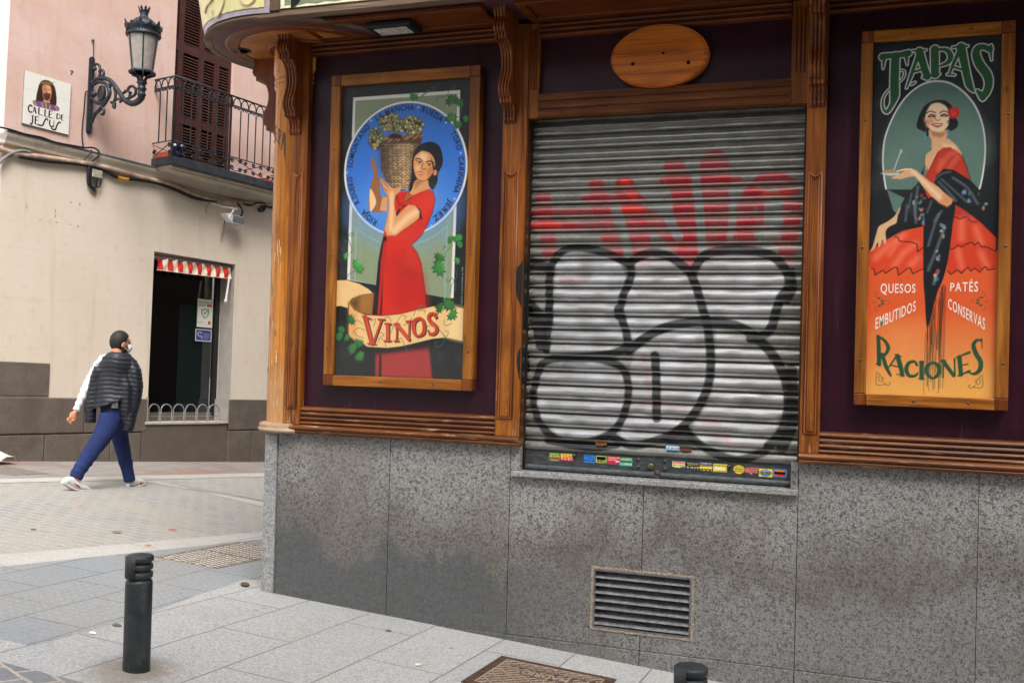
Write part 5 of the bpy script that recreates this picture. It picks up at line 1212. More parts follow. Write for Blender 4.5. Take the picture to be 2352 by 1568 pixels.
for cx_, cy_, sg in ((380, 582, 1), (962, 578, -1)):
    for a, b in ((0, -22), (18, -8), (20, 10), (2, 22)): cv.fill(B((cx_ + sg * (a - 12), cy_ + b), (cx_ + sg * a, cy_ + b - 8), (cx_ + sg * (a + 14), cy_ + b), (cx_ + sg * a, cy_ + b + 7)), (56, 92, 52), .003)
    for pts in ([(10, 0), (50, -8), (60, 0), (50, 5)], [(-15, -25), (-25, -45), (-12, -55), (-8, -45)], [(-15, 25), (-25, 45), (-12, 52), (-8, 44)], [(-20, 0), (-36, 5), (-32, -8)]): cv.stroke(B(*[(cx_ + sg * x, cy_ + y) for x, y in pts]), .003, (86, 92, 48), .003, .8, 4)
cv.object('picture', paint_board, tap, lambda X, Z: np.stack([X, np.full_like(X, YP), Z], -1))
ink_w = flat('ink_white', (240, 232, 216), .5, var=0)
def word(s_, ys, xs, caps, parent=tap):
    """letters placed one by one along a slope: xs = left/right, ys = baseline at left/right, caps = cap height at left/right"""
    mb = MB(); ws = [text2d(ch, .012)[2] + .1 for ch in s_]; tot = sum(ws); acc = 0
    for ch, w_ in zip(s_, ws):
        t0 = acc / tot; t1 = (acc + w_ - .1) / tot; acc += w_
        q0, q1 = B((xs[0] + (xs[1] - xs[0]) * t0, 0))[0], B((xs[0] + (xs[1] - xs[0]) * t1, 0))[0]
        yl = ys[0] + (ys[1] - ys[0]) * t0; yr = ys[0] + (ys[1] - ys[0]) * t1; h = (caps[0] + (caps[1] - caps[0]) * (t0 + t1) / 2)
        a = B((xs[0] + (xs[1] - xs[0]) * t0, yl))[0]; b = B((xs[0] + (xs[1] - xs[0]) * t1, yr))[0]
        v, f, tw = text2d(ch, .012)
        mb.add([(a[0] + (b[0] - a[0]) * p[0] / tw, YP - .0015, a[1] + (b[1] - a[1]) * p[0] / tw + h * ub * p[1] / .7) for p in v], f)
    mb.build('lettering', ink_w, parent)
word('QUESOS', (530, 528), (386, 592), (52, 46)); word('EMBUTIDOS', (738, 628), (356, 592), (62, 54)); word('PATÉS', (518, 522), (782, 948), (42, 54)); word('CONSERVAS', (615, 742), (772, 986), (54, 60))

# ================================================================ the pink house across the street
house = thing('apartment_building', LW(0, 0, 0), 'old house with pink upper wall, cream ground floor and grey stone base', 'building')
def plaster(name, c0, c1, stain, joints=True):
    t = NT(name)
    n = t.noise(1.2, 5, .6); n2 = t.noise(9, 4, .65); n3 = t.noise(.5, 3)
    c = t.mix(t.sstep(n, .35, .7), c0, c1)
    c = t.mix(t.math('MULTIPLY', t.sstep(n2, .52, .72), .2), c, stain)
    streak = t.noise(1, 4, .6, t.mapped((7, 7, .5)))
    c = t.mix(t.math('MULTIPLY', t.sstep(streak, .52, .74), .26), c, stain)
    h = n2
    if joints:
        z = t.sep()[2]
        g = t.math('ABSOLUTE', t.math('SUBTRACT', t.math('FRACT', t.math('MULTIPLY', z, 1.6)), .5))
        k = t.sstep(g, .012, .004)
        c = t.mix(t.math('MULTIPLY', k, .18), c, stain)
    t.out(c, .85, 0, .2); t.bump(h, .12, .004)
    return t.m
m_pink = plaster('pink_plaster', (212, 178, 164), (220, 192, 182), (184, 140, 118))
m_cream = plaster('cream_plaster', (222, 210, 193), (218, 204, 186), (190, 168, 144))
m_pale = plaster('pale_plaster', (226, 214, 208), (222, 216, 212), (192, 178, 170), False)
def stone(name, a, b, c_):
    t = NT(name)
    n = t.noise(3.5, 5, .65); n2 = t.noise(60, 3, .7); n3 = t.noise(1.1, 4)
    c = t.ramp(n, [(.3, a), (.7, b)])
    c = t.mix(t.math('MULTIPLY', t.sstep(n2, .5, .65), .4), c, c_)
    c = t.mix(t.math('MULTIPLY', t.sstep(n3, .5, .65), .35), c, (78, 66, 58))
    t.out(c, .85, 0, .25); t.bump(n, .5, .012); return t.m
m_stone = stone('granite_base', (90, 81, 73), (112, 102, 93), (130, 121, 112))
m_stone_p = stone('smooth_render', (92, 82, 73), (104, 94, 85), (112, 103, 95))
AC = -2.05                                                       # the corner
def wl(mb, a0, a1, b0, b1, o0=-.3, o1=0.0): mb.lbox(a0, a1, b0, b1, o0, o1); return mb
# ground-floor wall pieces round the window; opening a .24-1.72, b .52-2.965
wl(MB(), AC, .24, .85, 4.06).build('ground_floor_wall', m_cream, house)
wl(MB(), .24, 1.745, 2.967, 4.06).build('ground_floor_wall', m_cream, house)
wl(MB(), 1.745, 9.0, .88, 4.06).build('ground_floor_wall', m_cream, house)
m_reveal = flat('reveal_paint', (214, 212, 210), .8, var=.05, scale=6)
MB().lbox(1.745, 1.755, .88, 2.967, -.36, -.002).build('window_reveal', m_reveal, house)
MB().lbox(.23, .24, .88, 2.967, -.36, -.002).build('window_reveal', m_reveal, house)
# upper wall with the balcony door opening a .46-1.57
wl(MB(), AC, .46, 4.06, 11).build('upper_wall', m_pink, house)
wl(MB(), 1.57, 9.0, 4.06, 11).build('upper_wall', m_pink, house)
wl(MB(), .46, 1.57, 4.06, 4.2).build('upper_wall', m_pink, house)
wl(MB(), .46, 1.57, 7.6, 11).build('upper_wall', m_pink, house)
# the turned corner at the left
cd_ = -E1 * math.cos(R_(35)) - EN * math.sin(R_(35))
def corner_wall(b0, b1, nm, m, off=0.0):
    p = LW(AC, b0, off); q = LW(AC, b1, off); d = cd_ * 8; k = -EN * .3
    mb = MB(); mb.hexa([p, p + d, p + d + k, p + k, q, q + d, q + d + k, q + k]); return mb.build(nm, m, house)
corner_wall(4.06, 11, 'side_wall', m_pale); corner_wall(.85, 4.06, 'side_wall', m_pale); corner_wall(-1.2, .852, 'side_wall', m_stone)
# moulded ledge (string course)
m_ledge = stone('ledge_stone', (180, 170, 154), (200, 190, 174), (158, 146, 130))
mb = MB()
pr = [(0, 3.985), (.03, 3.985), (.045, 4.0), (.05, 4.03), (.06, 4.05), (.075, 4.075), (.085, 4.10), (.085, 4.13), (.0, 4.15)]
mb.loft([[LW(a, b, o) for o, b in pr] for a in (AC, 9.0)], False, False, 0, False); mb.add([LW(AC, b, o) for o, b in pr], [list(range(len(pr)))])
mb.build('string_course', m_ledge, house)
mb = MB(); mb.lbox(AC, 9.0, 4.132, 4.15, .0, .095); mb.build('ledge_flashing', flat('lead_flashing', (110, 120, 130), .5, .3), house)
mb = MB(); d = cd_ * 8
mb.loft([[LW(AC, b, o) for o, b in pr], [LW(AC, b, o) + d for o, b in pr]], False, False, 0, False); mb.build('string_course', m_pale, house)
# stone base in courses
rng = random.Random(3)
def block(a0, a1, b0, b1, o=.018, nm='base_stone', m=None):
    return MB().lbox(a0 + .006, a1 - .006, b0 + .006, b1 - .006, -.1, o + rng.uniform(-.004, .004)).build(nm, m or m_stone, house, bevel=.012)
block(AC, -1.275, .878, 1.315)
for a0, a1 in ((AC, -.76), (-.76, .235)): block(a0, a1, .408, .872)
for a0, a1 in ((AC, -1.31), (-1.31, -.35), (-.35, .15)): block(a0, a1, -1.0, .404)
block(1.715, 2.75, .405, .885); block(1.70, 2.188, -1.0, .402); block(2.188, 3.2, -1.0, .402)
block(2.75, 5, .405, .885); block(3.2, 6, -1.0, .402)
MB().lbox(AC, .23, -1.0, .87, -.2, -.0).build('base_bed', flat('joint_dark', (70, 62, 56), .9), house); MB().lbox(1.72, 9, -1.0, .88, -.2, -.0).build('base_bed', flat('joint_dark', (70, 62, 56), .9), house)
MB().lbox(.155, 1.70, -1.0, .505, -.1, .012).build('smooth_panel', m_stone_p, house, bevel=.004)
MB().lbox(.195, 1.70, .512, .548, -.36, .035).build('window_sill', m_ledge, house, bevel=.008)
MB().lbox(1.715, 1.745, .548, .88, -.36, .0).build('stone_cheek', stone('pale_stone', (150, 144, 140), (170, 165, 160), (180, 176, 172)), house); MB().lbox(.205, .24, .548, .90, -.36, .012).build('stone_cheek', m_ledge, house)
# shop window
win = MB().lbox(.24, 1.745, .548, 2.967, -.52, -.50).build('shop_window', dark_void, house)
m_dkfr = flat('dark_bronze', (44, 44, 44), .45, .4)
mb = MB(); mb.lbox(.24, .275, .6, 2.967, -.36, -.31); mb.lbox(1.655, 1.745, .6, 2.967, -.36, -.31); mb.lbox(.275, 1.655, 2.90, 2.967, -.36, -.31); 
mb.build('window_frame', m_dkfr, win); MB().lbox(.24, 1.745, .548, .675, -.36, -.31).build('window_frame', flat('window_base', (104, 96, 88), .6), win)
shopglass = glass_mat('shop_glass', 1.75, (196, 202, 202))
MB().lbox(.275, 1.655, .675, 2.90, -.345, -.338).build('window_pane', shopglass, win)
MB().lbox(1.05, 1.655, .68, 2.3, -.40, -.38).build('inner_board', flat('inner_teal', (70, 98, 94), .7), win)
# striped valance
aw = thing('awning', LW(1.0, 2.8, -.05), 'rolled up awning with red and white striped valance over the shop window', 'awning')
mb = MB(); mb.tube([LW(.27, 2.90, -.08), LW(1.68, 2.92, -.08)], .04, 12); mb.build('roller', flat('roller_grey', (120, 112, 104), .6), aw)
mr = flat('valance_red', (196, 44, 36), .75, var=.1, scale=8); mw = flat('valance_white', (222, 208, 184), .8, var=.14, scale=6)
edges = [252, 328, 404, 474, 545, 615, 690, 752, 822, 886, 955, 1018, 1082, 1145, 1195, 1262, 1302]
wn = crop(560, 960, 3.563)
def vl(x, v, k):
    t = (x - 250) / 1050; yt = 240 + t * 155; yb = 425 + t * 130
    p = L(*wn(x + 5 * math.sin(v * 4 + k), yt + (yb - yt) * v), -.03)
    return LW(p[0], p[1], -.03 + .012 * math.sin(v * 5 + x * .05) - .02 * (1 - v))
for i in range(len(edges) - 1):
    mb = MB(); rows = []
    for j in range(7): rows.append([vl(edges[i] + (edges[i + 1] - edges[i]) * k / 4, j / 6, 0) for k in range(5)])
    mb.loft(rows, False, False); mb.build('valance_stripe', mr if i % 2 == 0 else mw, aw)
mb = MB(); mb.tube([vl(250 + 1050 * k / 30, 1.0, 0) for k in range(31)], .006, 6); mb.build('valance_hem', flat('hem_pink', (220, 190, 178), .7), aw)
mb = MB(); a0_ = L(*wn(1268, 560), -.03); a1_ = L(*wn(1222, 870), -.03)
mb.tube([LW(*a0_, -.03), LW(*a1_, -.03)], .016, 8); mb.build('arm', flat('white_arm', (226, 224, 220), .5), aw)
mb = MB(); mb.ball(LW(*a1_, -.03), (.03, .03, .035), 10); mb.build('arm_bracket', flat('white_arm', (226, 224, 220), .5), aw)
# notices on the glass
def notice(label, a0, a1, b0, b1, build):
    t = thing('window_notice', LW((a0 + a1) / 2, b0, -.33), label, 'notice')
    W, H = a1 - a0, b1 - b0
    def rect(nm, u0, v0, u1, v1, lay, col, pts=None):
        mb = MB(); pts = pts or [(u0, v0), (u1, v0), (u1, v1), (u0, v1)]
        mb.prism([LW(a0 + W * u, b0 + H * v, -.337 + .0012 * lay) for u, v in pts], EN * .0006); return mb.build(nm, flat('pn_%d_%d_%d' % col, col, .5, var=.02), t)
    def txt(nm, items, lay, col):
        for s_, u, v, h, wd in items:
            mb = MB(); put_text(mb, s_, lambda x, y: LW(x, y, -.337 + .0012 * lay), a0 + W * u, b0 + H * v, H * h, W * wd, .012); mb.build(nm, flat('pn_%d_%d_%d' % col, col, .5, var=.02), t)
    build(rect, txt); return t
q0, q1, q2 = L(*wn(820, 825), -.335), L(*wn(1048, 855), -.335), L(*wn(1018, 1258), -.335)
def n1(rect, txt):
    rect('paper', 0, 0, 1, 1, 1, (90, 140, 84)); rect('paper_face', .03, .02, .97, .98, 2, (224, 224, 216))
    txt('lettering', [('RESTAURANTE', .08, .84, .07, .84), ('SEGURO', .08, .74, .07, .46)], 3, (60, 64, 70))
    rect('badge', .6, .74, .92, .82, 3, (206, 84, 76))
    shd = [(.5 + .24 * x, .5 + .17 * y) for x, y in ((0, 1), (.5, .75), (1, .75), (.95, -.1), (.6, -.7), (0, -1.1), (-.6, -.7), (-.95, -.1), (-1, .75), (-.5, .75))]
    rect('shield', 0, 0, 0, 0, 3, (66, 110, 140), shd); rect('shield_face', 0, 0, 0, 0, 4, (224, 224, 216), [(.5 + (x - .5) * .74, .5 + (y - .5) * .78) for x, y in shd])
    rect('tick', 0, 0, 0, 0, 5, (110, 170, 80), [(.38, .52), (.47, .42), (.72, .64), (.68, .68), (.47, .5), (.41, .57)])
    rect('seal', .7, .13, .86, .24, 3, (206, 60, 50)); rect('text_block', .1, .17, .42, .2, 3, (180, 180, 176)); rect('text_block', .1, .1, .8, .115, 3, (190, 190, 186))
notice('white RESTAURANTE SEGURO notice with a green tick on the dark window', q0[0], q1[0], q2[1], (q0[1] + q1[1]) / 2, n1)
q3, q4 = L(*wn(792, 1262), -.335), L(*wn(1015, 1452), -.335)
def n2(rect, txt):
    rect('paper', 0, 0, 1, 1, 1, (196, 204, 216)); rect('paper_face', .05, .08, .95, .93, 2, (58, 62, 124))
    a = np.linspace(.3, 5.6, 22); ring = [(.27 + .14 * math.cos(k), .58 + .2 * math.sin(k)) for k in a] + [(.27 + .10 * math.cos(k), .58 + .14 * math.sin(k)) for k in a[::-1]]
    rect('ring_mark', 0, 0, 0, 0, 3, (200, 206, 222), ring); rect('ring_mark', 0, 0, 0, 0, 3, (200, 206, 222), [(.38, .46), (.42, .3), (.44, .18), (.39, .22), (.36, .32), (.34, .44)])
    for v in (.6, .47, .34, .22): rect('text_block', .48, v, .86 - (.1 if v == .22 else 0), v + .05, 3, (140, 146, 186))
notice('dark blue notice with pale ring mark under the RESTAURANTE SEGURO notice', q3[0], q4[0], q4[1], q3[1], n2)
# hoops along the sill
hp = thing('hoop_edging', LW(.9, .55, -.05), 'row of grey metal hoops along the shop window sill', 'hoop fence')
m_hoop = flat('hoop_grey', (150, 150, 150), .45, .5)
wb = crop(560, 1380, 3.0148)
xs = [92, 238, 388, 534, 680, 816, 955]
for i in range(6):
    a0_, a1_ = L(*wb(xs[i], 905), -.04)[0] + .012, L(*wb(xs[i + 1], 905), -.04)[0] - .012; r = (a1_ - a0_) / 2
    pts = [LW(a0_, .55, -.04), LW(a0_, .70, -.04)] + [LW(a0_ + r - r * math.cos(t), .70 + .10 * math.sin(t), -.04) for t in np.linspace(0, math.pi, 12)] + [LW(a1_, .70, -.04), LW(a1_, .55, -.04)]
    mb = MB(); mb.tube(pts, .009, 6); mb.build('hoop', m_hoop, hp)
mb = MB(); mb.lbox(.26, 1.56, .62, .63, -.048, -.036); mb.build('bar', m_hoop, hp)

# balcony door shutters
m_shut = flat('shutter_brown', (66, 33, 27), .6, var=.2, scale=14)
m_slat = flat('shutter_slat', (80, 47, 38), .55, var=.2, scale=12)
dr = MB().lbox(.46, 1.57, 4.2, 7.6, -.30, -.28).build('balcony_door', dark_void, house)
leaves = [(.465, .60), (.60, .985), (.985, 1.285), (1.285, 1.565)]
for i, (a0, a1) in enumerate(leaves):
    mb = MB(); st = .05
    o0, o1 = -.10, -.06
    rails = [4.21, 4.30, 4.86, 5.02, 5.96, 6.12, 7.0, 7.12, 7.58]
    mb.lbox(a0, a0 + st, 4.21, 7.59, o0, o1); mb.lbox(a1 - st, a1, 4.21, 7.59, o0, o1)
    for r0, r1 in ((4.21, 4.36), (4.92, 5.03), (5.98, 6.12), (7.0, 7.12)): mb.lbox(a0 + st, a1 - st, r0, r1, o0, o1)
    leaf_ = mb.build('shutter_leaf', m_shut, house)
    for r0, r1 in ((4.37, 4.91), (5.04, 5.97), (6.13, 6.99)):
        b = r0; mb = MB()
        while b < r1 - .02:
            p = [LW(a, bb, oo) for a in (a0 + st, a1 - st) for bb, oo in ((b, o1 - .004), (b + .008, o1 - .002), (b + .036, o0 + .004), (b + .028, o0))]
            mb.hexa([p[0], p[4], p[7], p[3], p[1], p[5], p[6], p[2]]); b += .044
        mb.build('louvre', m_slat, leaf_)

# wrought iron balcony
bal = thing('balcony', LW(1.2, 4.2, .2), 'black wrought iron balcony with scrolls in front of brown shutters', 'balcony')
OB = .43; BA0, BA1 = .13, 2.42
MB().lbox(BA0 - .01, BA1 + .01, 4.155, 4.275, 0, OB + .01).build('slab_edge', flat('balcony_edge', (52, 56, 62), .6, .2, .25, 9), bal, bevel=.005)
mb = MB(); mb.lbox(BA0 + .03, BA1 - .03, 4.125, 4.154, 0, OB - .04); mb.lbox(BA0 + .06, BA1 - .06, 4.10, 4.124, 0, OB - .10); mb.build('slab_moulding', m_ledge, bal)
def side(a, o, b): return LW(a, b, o)
iron = black_iron
mb = MB(); mb.tube([LW(BA0, 5.405, 0), LW(BA0, 5.405, OB), LW(BA1, 5.405, OB), LW(BA1, 5.405, 0)], .014, 6); mb.build('handrail', iron, bal)
mb = MB(); mb.tube([LW(BA0, 4.49, 0), LW(BA0, 4.49, OB), LW(BA1, 4.49, OB), LW(BA1, 4.49, 0)], .009, 6); mb.build('lower_rail', iron, bal)
posts = [(BA0, OB), (BA1, OB), (1.16, OB)]
for a, o in posts:
    MB().lbox(a - .012, a + .012, 4.27, 5.40, o - .012, o + .012).build('post', iron, bal)
nb = 14; spots = [(BA0 + (BA1 - BA0) * (k + 1) / (nb + 1), OB, 1) for k in range(nb)] + [(BA0, OB * .3, 0), (BA0, OB * .65, 0)]
for a, o, fr in spots:
    if abs(a - 1.16) < .05: continue
    mb = MB(); mb.tube([LW(a, 4.49, o), LW(a, 5.22, o)], .0095, 6); mb.build('baluster', iron, bal)
def curl(c, r, sg, mb, ax, turn=1.6, th=.0095):
    pts = []
    for t in np.linspace(0, turn * 2 * math.pi, 18):
        k = r * (1 - t / (turn * 2 * math.pi) * .75); pts.append(ax(c[0] + sg * k * math.cos(t), c[1] + k * math.sin(t)))
    mb.tube(pts, th, 5)
step = (BA1 - BA0) / (nb + 1)
def loop(mid, half, ax):
    mb = MB()
    mb.tube([ax(mid - half, 5.24)] + [ax(mid - half * math.cos(t), 5.29 + .10 * math.sin(t)) for t in np.linspace(0, math.pi, 9)] + [ax(mid + half, 5.24)], .009, 5)
    curl((mid - half * .42, 5.245), .033, 1, mb, ax, 1.3); curl((mid + half * .42, 5.245), .033, -1, mb, ax, 1.3)
    mb.build('scroll', iron, bal)
for k in range(nb + 1): loop(BA0 + step * (k + .5), step * .46, lambda u, b: LW(u, b, OB))
for k in range(3): loop(OB * (k + .5) / 3, OB / 6 * .9, lambda u, b: LW(BA0, b, u))
for k in range(4):
    m0 = BA0 + (BA1 - BA0) * k / 4; m1 = BA0 + (BA1 - BA0) * (k + 1) / 4; mm = (m0 + m1) / 2; ax = lambda u, b: LW(u, b, OB)
    mb = MB()
    mb.tube([ax(*p) for p in spline([(m0, 4.47), (m0 + .12, 4.44), (mm, 4.38), (m1 - .12, 4.32), (m1, 4.29)], 4)], .006, 5); mb.tube([ax(*p) for p in spline([(m0, 4.29), (m0 + .12, 4.32), (mm, 4.38), (m1 - .12, 4.44), (m1, 4.47)], 4)], .006, 5)
    for c, r, sg in (((m0 + .1, 4.45), .035, 1), ((m0 + .1, 4.32), .035, 1), ((m1 - .06, 4.44), .035, -1), ((m1 - .06, 4.33), .035, -1), ((mm - .08, 4.44), .03, 1), ((mm + .08, 4.44), .03, -1), ((mm - .08, 4.32), .03, 1), ((mm + .08, 4.32), .03, -1)): curl(c, r, sg, mb, ax, 1.4)
    mb.build('scroll_panel', iron, bal)
mb = MB(); ax = lambda u, b: LW(BA0, b, u)
mb.tube([ax(.02, 4.29), ax(OB - .02, 4.47)], .006, 5); mb.tube([ax(.02, 4.47), ax(OB - .02, 4.31)], .005, 5); curl((OB - .06, 4.43), .035, -1, mb, ax); curl((OB - .05, 4.33), .03, -1, mb, ax); curl((.05, 4.36), .035, 1, mb, ax)
mb.build('scroll_panel', iron, bal)
# bucket and boxes on the balcony
bu = thing('bucket', LW(.30, 4.276, .34), 'dark blue bucket with white lid on the balcony floor', 'bucket')
mb = MB(); c = LW(.30, 4.276, .32); mb.lathe(c, [(.001, 0), (.075, 0), (.088, .16), (.088, .165), (.001, .166)], 20); mb.build('pail', flat('bucket_blue', (44, 44, 104), .5), bu)
mb = MB(); mb.lathe(c + np.array([0, 0, .1665]), [(.094, 0), (.096, .022), (.08, .032), (.001, .034)], 20); mb.build('lid', flat('lid_white', (226, 220, 216), .5), bu)
mb = MB(); mb.lbox(.16, .26, 4.276, 4.36, .04, .30); tag(mb.build('planter', flat('terracotta', (196, 86, 52), .8), origin=LW(.21, 4.276, .17), bevel=.012), 'orange trough at the near end of the iron balcony', 'planter')
mb = MB(); mb.lbox(2.0, 2.22, 4.276, 4.36, .05, .25); tag(mb.build('planter', flat('terracotta', (196, 86, 52), .8), origin=LW(2.1, 4.276, .15), bevel=.012), 'orange trough at the far end of the balcony near the pine column', 'planter')

# street-name tile panel
ts_ = thing('street_sign', LW(-1.51, 4.30, 0), 'square tiled street sign reading CALLE DE JESUS with a painted bearded head', 'sign')
sA0, sA1, sB0, sB1 = -1.83, -1.19, 4.30, 4.973
MB().lbox(sA0, sA1, sB0, sB1, 0, .022).build('backing', flat('tile_edge', (140, 136, 128), .6), ts_)
cz_ = crop(0, 0, 1.7418); KS = .024
def T(*pts): return [L(*cz_(*p), KS) for p in pts]
cv = Canvas(sA0, sA1, sB0, sB1, .005)
cv.c[:] = lin((232, 230, 222)); X, Z = np.meshgrid(cv.xs, cv.zs)
for k in range(1, 3):
    cv.stroke([(sA0 + (sA1 - sA0) * k / 3, sB0), (sA0 + (sA1 - sA0) * k / 3, sB1)], .004, (196, 192, 184), .005, .8); cv.stroke([(sA0, sB0 + (sB1 - sB0) * k / 3), (sA1, sB0 + (sB1 - sB0) * k / 3)], .004, (196, 192, 184), .005, .8)
cv.fill(T((275, 585), (300, 560), (345, 565), (378, 600), (392, 660), (392, 735), (355, 755), (260, 720), (252, 680), (262, 630)), (62, 38, 34), smooth=3)
cv.fill(T((228, 700), (265, 705), (300, 712), (350, 730), (395, 738), (412, 755), (408, 775), (360, 770), (290, 750), (240, 735)), (120, 84, 140), smooth=2)
for pts in (T((235, 705), (255, 735)), T((290, 715), (300, 745)), T((320, 722), (322, 756)), T((350, 735), (345, 765)), T((385, 740), (400, 768))): cv.stroke(pts, .014, (214, 176, 70), .006, .9)
cv.fill(T((296, 600), (320, 590), (350, 600), (360, 640), (352, 690), (330, 715), (308, 700), (298, 650)), (196, 138, 104), smooth=3); cv.fill(T((322, 600), (350, 605), (356, 650), (340, 670)), (232, 180, 140), .02, .8)
cv.fill(T((302, 655), (325, 648), (352, 655), (348, 690), (328, 705), (308, 690)), (84, 52, 40), .012); cv.fill(T((300, 700), (345, 705), (350, 722), (300, 712)), (206, 150, 116), .008); cv.stroke(T((318, 662), (336, 664)), .008, (150, 60, 50), .004)
for pts, wd in ((T((306, 622), (318, 620)), .007), (T((334, 624), (348, 628)), .007), (T((326, 625), (324, 645)), .004)): cv.stroke(pts, wd, (50, 28, 24), .004)
for k in range(12):
    x = 282 + k * 7.5; y = 575 + .6 * k; cv.stroke(T((x, y + 10), (x + 12, y - 6)), .007, (190, 150, 76) if k % 2 else (120, 90, 50), .004)
cv.object('tile_picture', paint_board, ts_, lambda X, Z: P0 + X[..., None] * E1 + Z[..., None] * E2 + EN * KS)
ink = flat('ink_black', (22, 22, 22), .4, var=0)
def ltr(mb, strokes):
    for pts, wd in strokes:
        P = spline([L(*cz_(*p), KS + .001) for p in pts], 5) if len(pts) > 2 else [L(*cz_(*p), KS + .001) for p in pts]
        ribbon(P, wd, lambda x, y: LW(x, y, KS + .001), mb)
w1, w2 = .019, .009
for strokes in ([([(226, 745), (212, 733), (200, 745), (198, 765), (208, 782), (224, 780)], w1)], [([(240, 745), (230, 785)], w2), ([(240, 745), (252, 793)], w1), ([(234, 772), (248, 776)], w2)], [([(272, 750), (270, 795)], w1), ([(266, 797), (300, 806)], w2)], [([(315, 763), (312, 808)], w1), ([(310, 810), (334, 817)], w2)],
                [([(344, 772), (341, 818)], w1), ([(342, 772), (366, 779)], w2), ([(342, 796), (360, 800)], w2), ([(340, 820), (368, 824)], w2)], [([(398, 792), (396, 828)], w1), ([(396, 793), (414, 800), (416, 825), (394, 830)], w2)], [([(428, 800), (426, 834)], w1), ([(428, 800), (442, 804)], w2), ([(426, 836), (444, 840)], w2), ([(428, 818), (440, 820)], w2)],
                [([(228, 805), (226, 850), (218, 866), (208, 858)], w1), ([(218, 804), (236, 808)], w2)], [([(248, 810), (245, 862)], w1), ([(246, 812), (270, 818)], w2), ([(246, 836), (266, 840)], w2), ([(243, 864), (274, 870)], w2)],
                [([(334, 842), (324, 828), (310, 845), (296, 874), (272, 872), (264, 866)], w1)], [([(348, 836), (346, 868), (358, 884), (374, 878)], w1), ([(374, 878), (376, 842)], w2)], [([(424, 860), (412, 852), (398, 872), (384, 904), (362, 898), (356, 890)], w1)]):
    mb = MB(); ltr(mb, strokes); mb.build('letter', ink, ts_)
# number on the wall
mb = MB(); a0_ = L(*r1_(489, 492) if False else cz_(489, 490), .004); a1_ = L(*cz_(512, 527), .004)
put_text(mb, '7', lambda x, y: LW(x, y, .004), a0_[0], a1_[1], a0_[1] - a1_[1], (a1_[0] - a0_[0]), .02)
tag(mb.build('house_number', ink, origin=LW(a0_[0], a1_[1], .004)), 'small black number 7 on the pink wall beside the lamp', 'number')

# ---------------------------------------------------------------- wall lantern
LA = -.895
lm = thing('wall_lantern', LW(LA, 4.41, 0), 'black cast iron lantern on a scrolled bracket with a crowned top', 'street lamp')
LP = lambda o, b, s=0.0: LW(LA + s, b, o)                       # out from the wall, up, sideways
mb = MB()
out = [(-.035, 4.43), (-.03, 4.40), (0, 4.385), (.03, 4.40), (.035, 4.43), (.035, 5.40), (.02, 5.425), (-.02, 5.425), (-.035, 5.40)]
mb.prism([LW(LA + s, b, 0) for s, b in out], EN * .03); mb.prism([LW(LA + s * .55, 4.9 + (b - 4.9) * .97, .03) for s, b in out], EN * .02)
mb.build('wall_plate', lamp_iron, lm)
def q(*pts):                                                    # picture points -> bracket plane
    nrm = np.cross(EN, E2); o_ = []
    for p in pts:
        h = hit(*cz_(*p), LW(LA, 0, 0), nrm) - P0; o_.append((h @ EN, h @ E2))
    return o_
def arm(pts, r, sc=1.0):
    mb = MB(); P = spline(q(*pts), 5); mb.tube([LP(*p) for p in P], np.interp(np.linspace(0, 1, len(P)), np.linspace(0, 1, len(r)), r) if hasattr(r, '__len__') else r, 8); return mb.build('scroll_arm', lamp_iron, lm)
arm([(640, 600), (665, 560), (720, 545), (770, 565), (800, 600), (835, 650), (870, 700), (925, 722), (970, 700), (992, 660)], [.018, .026, .03, .032, .032, .03, .034, .04, .042, .04])
arm([(655, 590), (690, 572), (735, 585), (762, 630), (755, 680), (720, 715), (680, 720), (650, 700)], [.02, .026, .028, .026, .024, .02])
arm([(650, 800), (680, 780), (715, 740), (745, 700), (760, 660)], [.016, .024, .024, .018]); arm([(715, 745), (725, 775), (718, 798), (705, 795)], .018)
arm([(640, 860), (650, 820), (680, 775)], [.02, .022, .02]); arm([(650, 470), (665, 450), (690, 455), (698, 490), (690, 540), (670, 570)], .018); arm([(690, 500), (715, 490), (722, 520), (700, 545), (670, 580)], .018)
arm([(770, 570), (765, 610), (740, 600)], .02); arm([(795, 610), (805, 660), (795, 710), (775, 715)], .02); arm([(800, 700), (830, 690), (845, 705), (835, 712)], .016); arm([(800, 715), (795, 745), (802, 755)], [.02, .03, .012]); arm([(880, 690), (910, 680), (940, 660), (945, 625), (925, 602), (900, 610), (893, 635), (912, 650)], .018); arm([(860, 650), (885, 632), (905, 650), (900, 680)], .018)
c0 = q((708, 655))[0]
mb = MB(); ring = [(c0[0] + .075 * math.cos(t), c0[1] + .115 * math.sin(t)) for t in np.linspace(0, 6.28, 21)[:-1]]
mb.prism([LP(o, b, -.015) for o, b in ring], E1 * .03); sh_ = mb.build('shield', lamp_iron, lm)
for k in (-1, 1):
    mb = MB(); mb.tube([LP(c0[0] + .06 * math.cos(t), c0[1] + .095 * math.sin(t), k * .018) for t in np.linspace(0, 6.28, 21)[:-1]], .008, 6, True)
    mb.build('shield_rim', lamp_iron, sh_)
for p, r in (((660, 480), .03), ((655, 657), .04), ((642, 580), .03), ((640, 690), .03)):
    c_ = q(p)[0]; mb = MB(); mb.ball(LP(max(.05, c_[0]), c_[1]), r, 10); mb.build('boss', lamp_iron, lm)
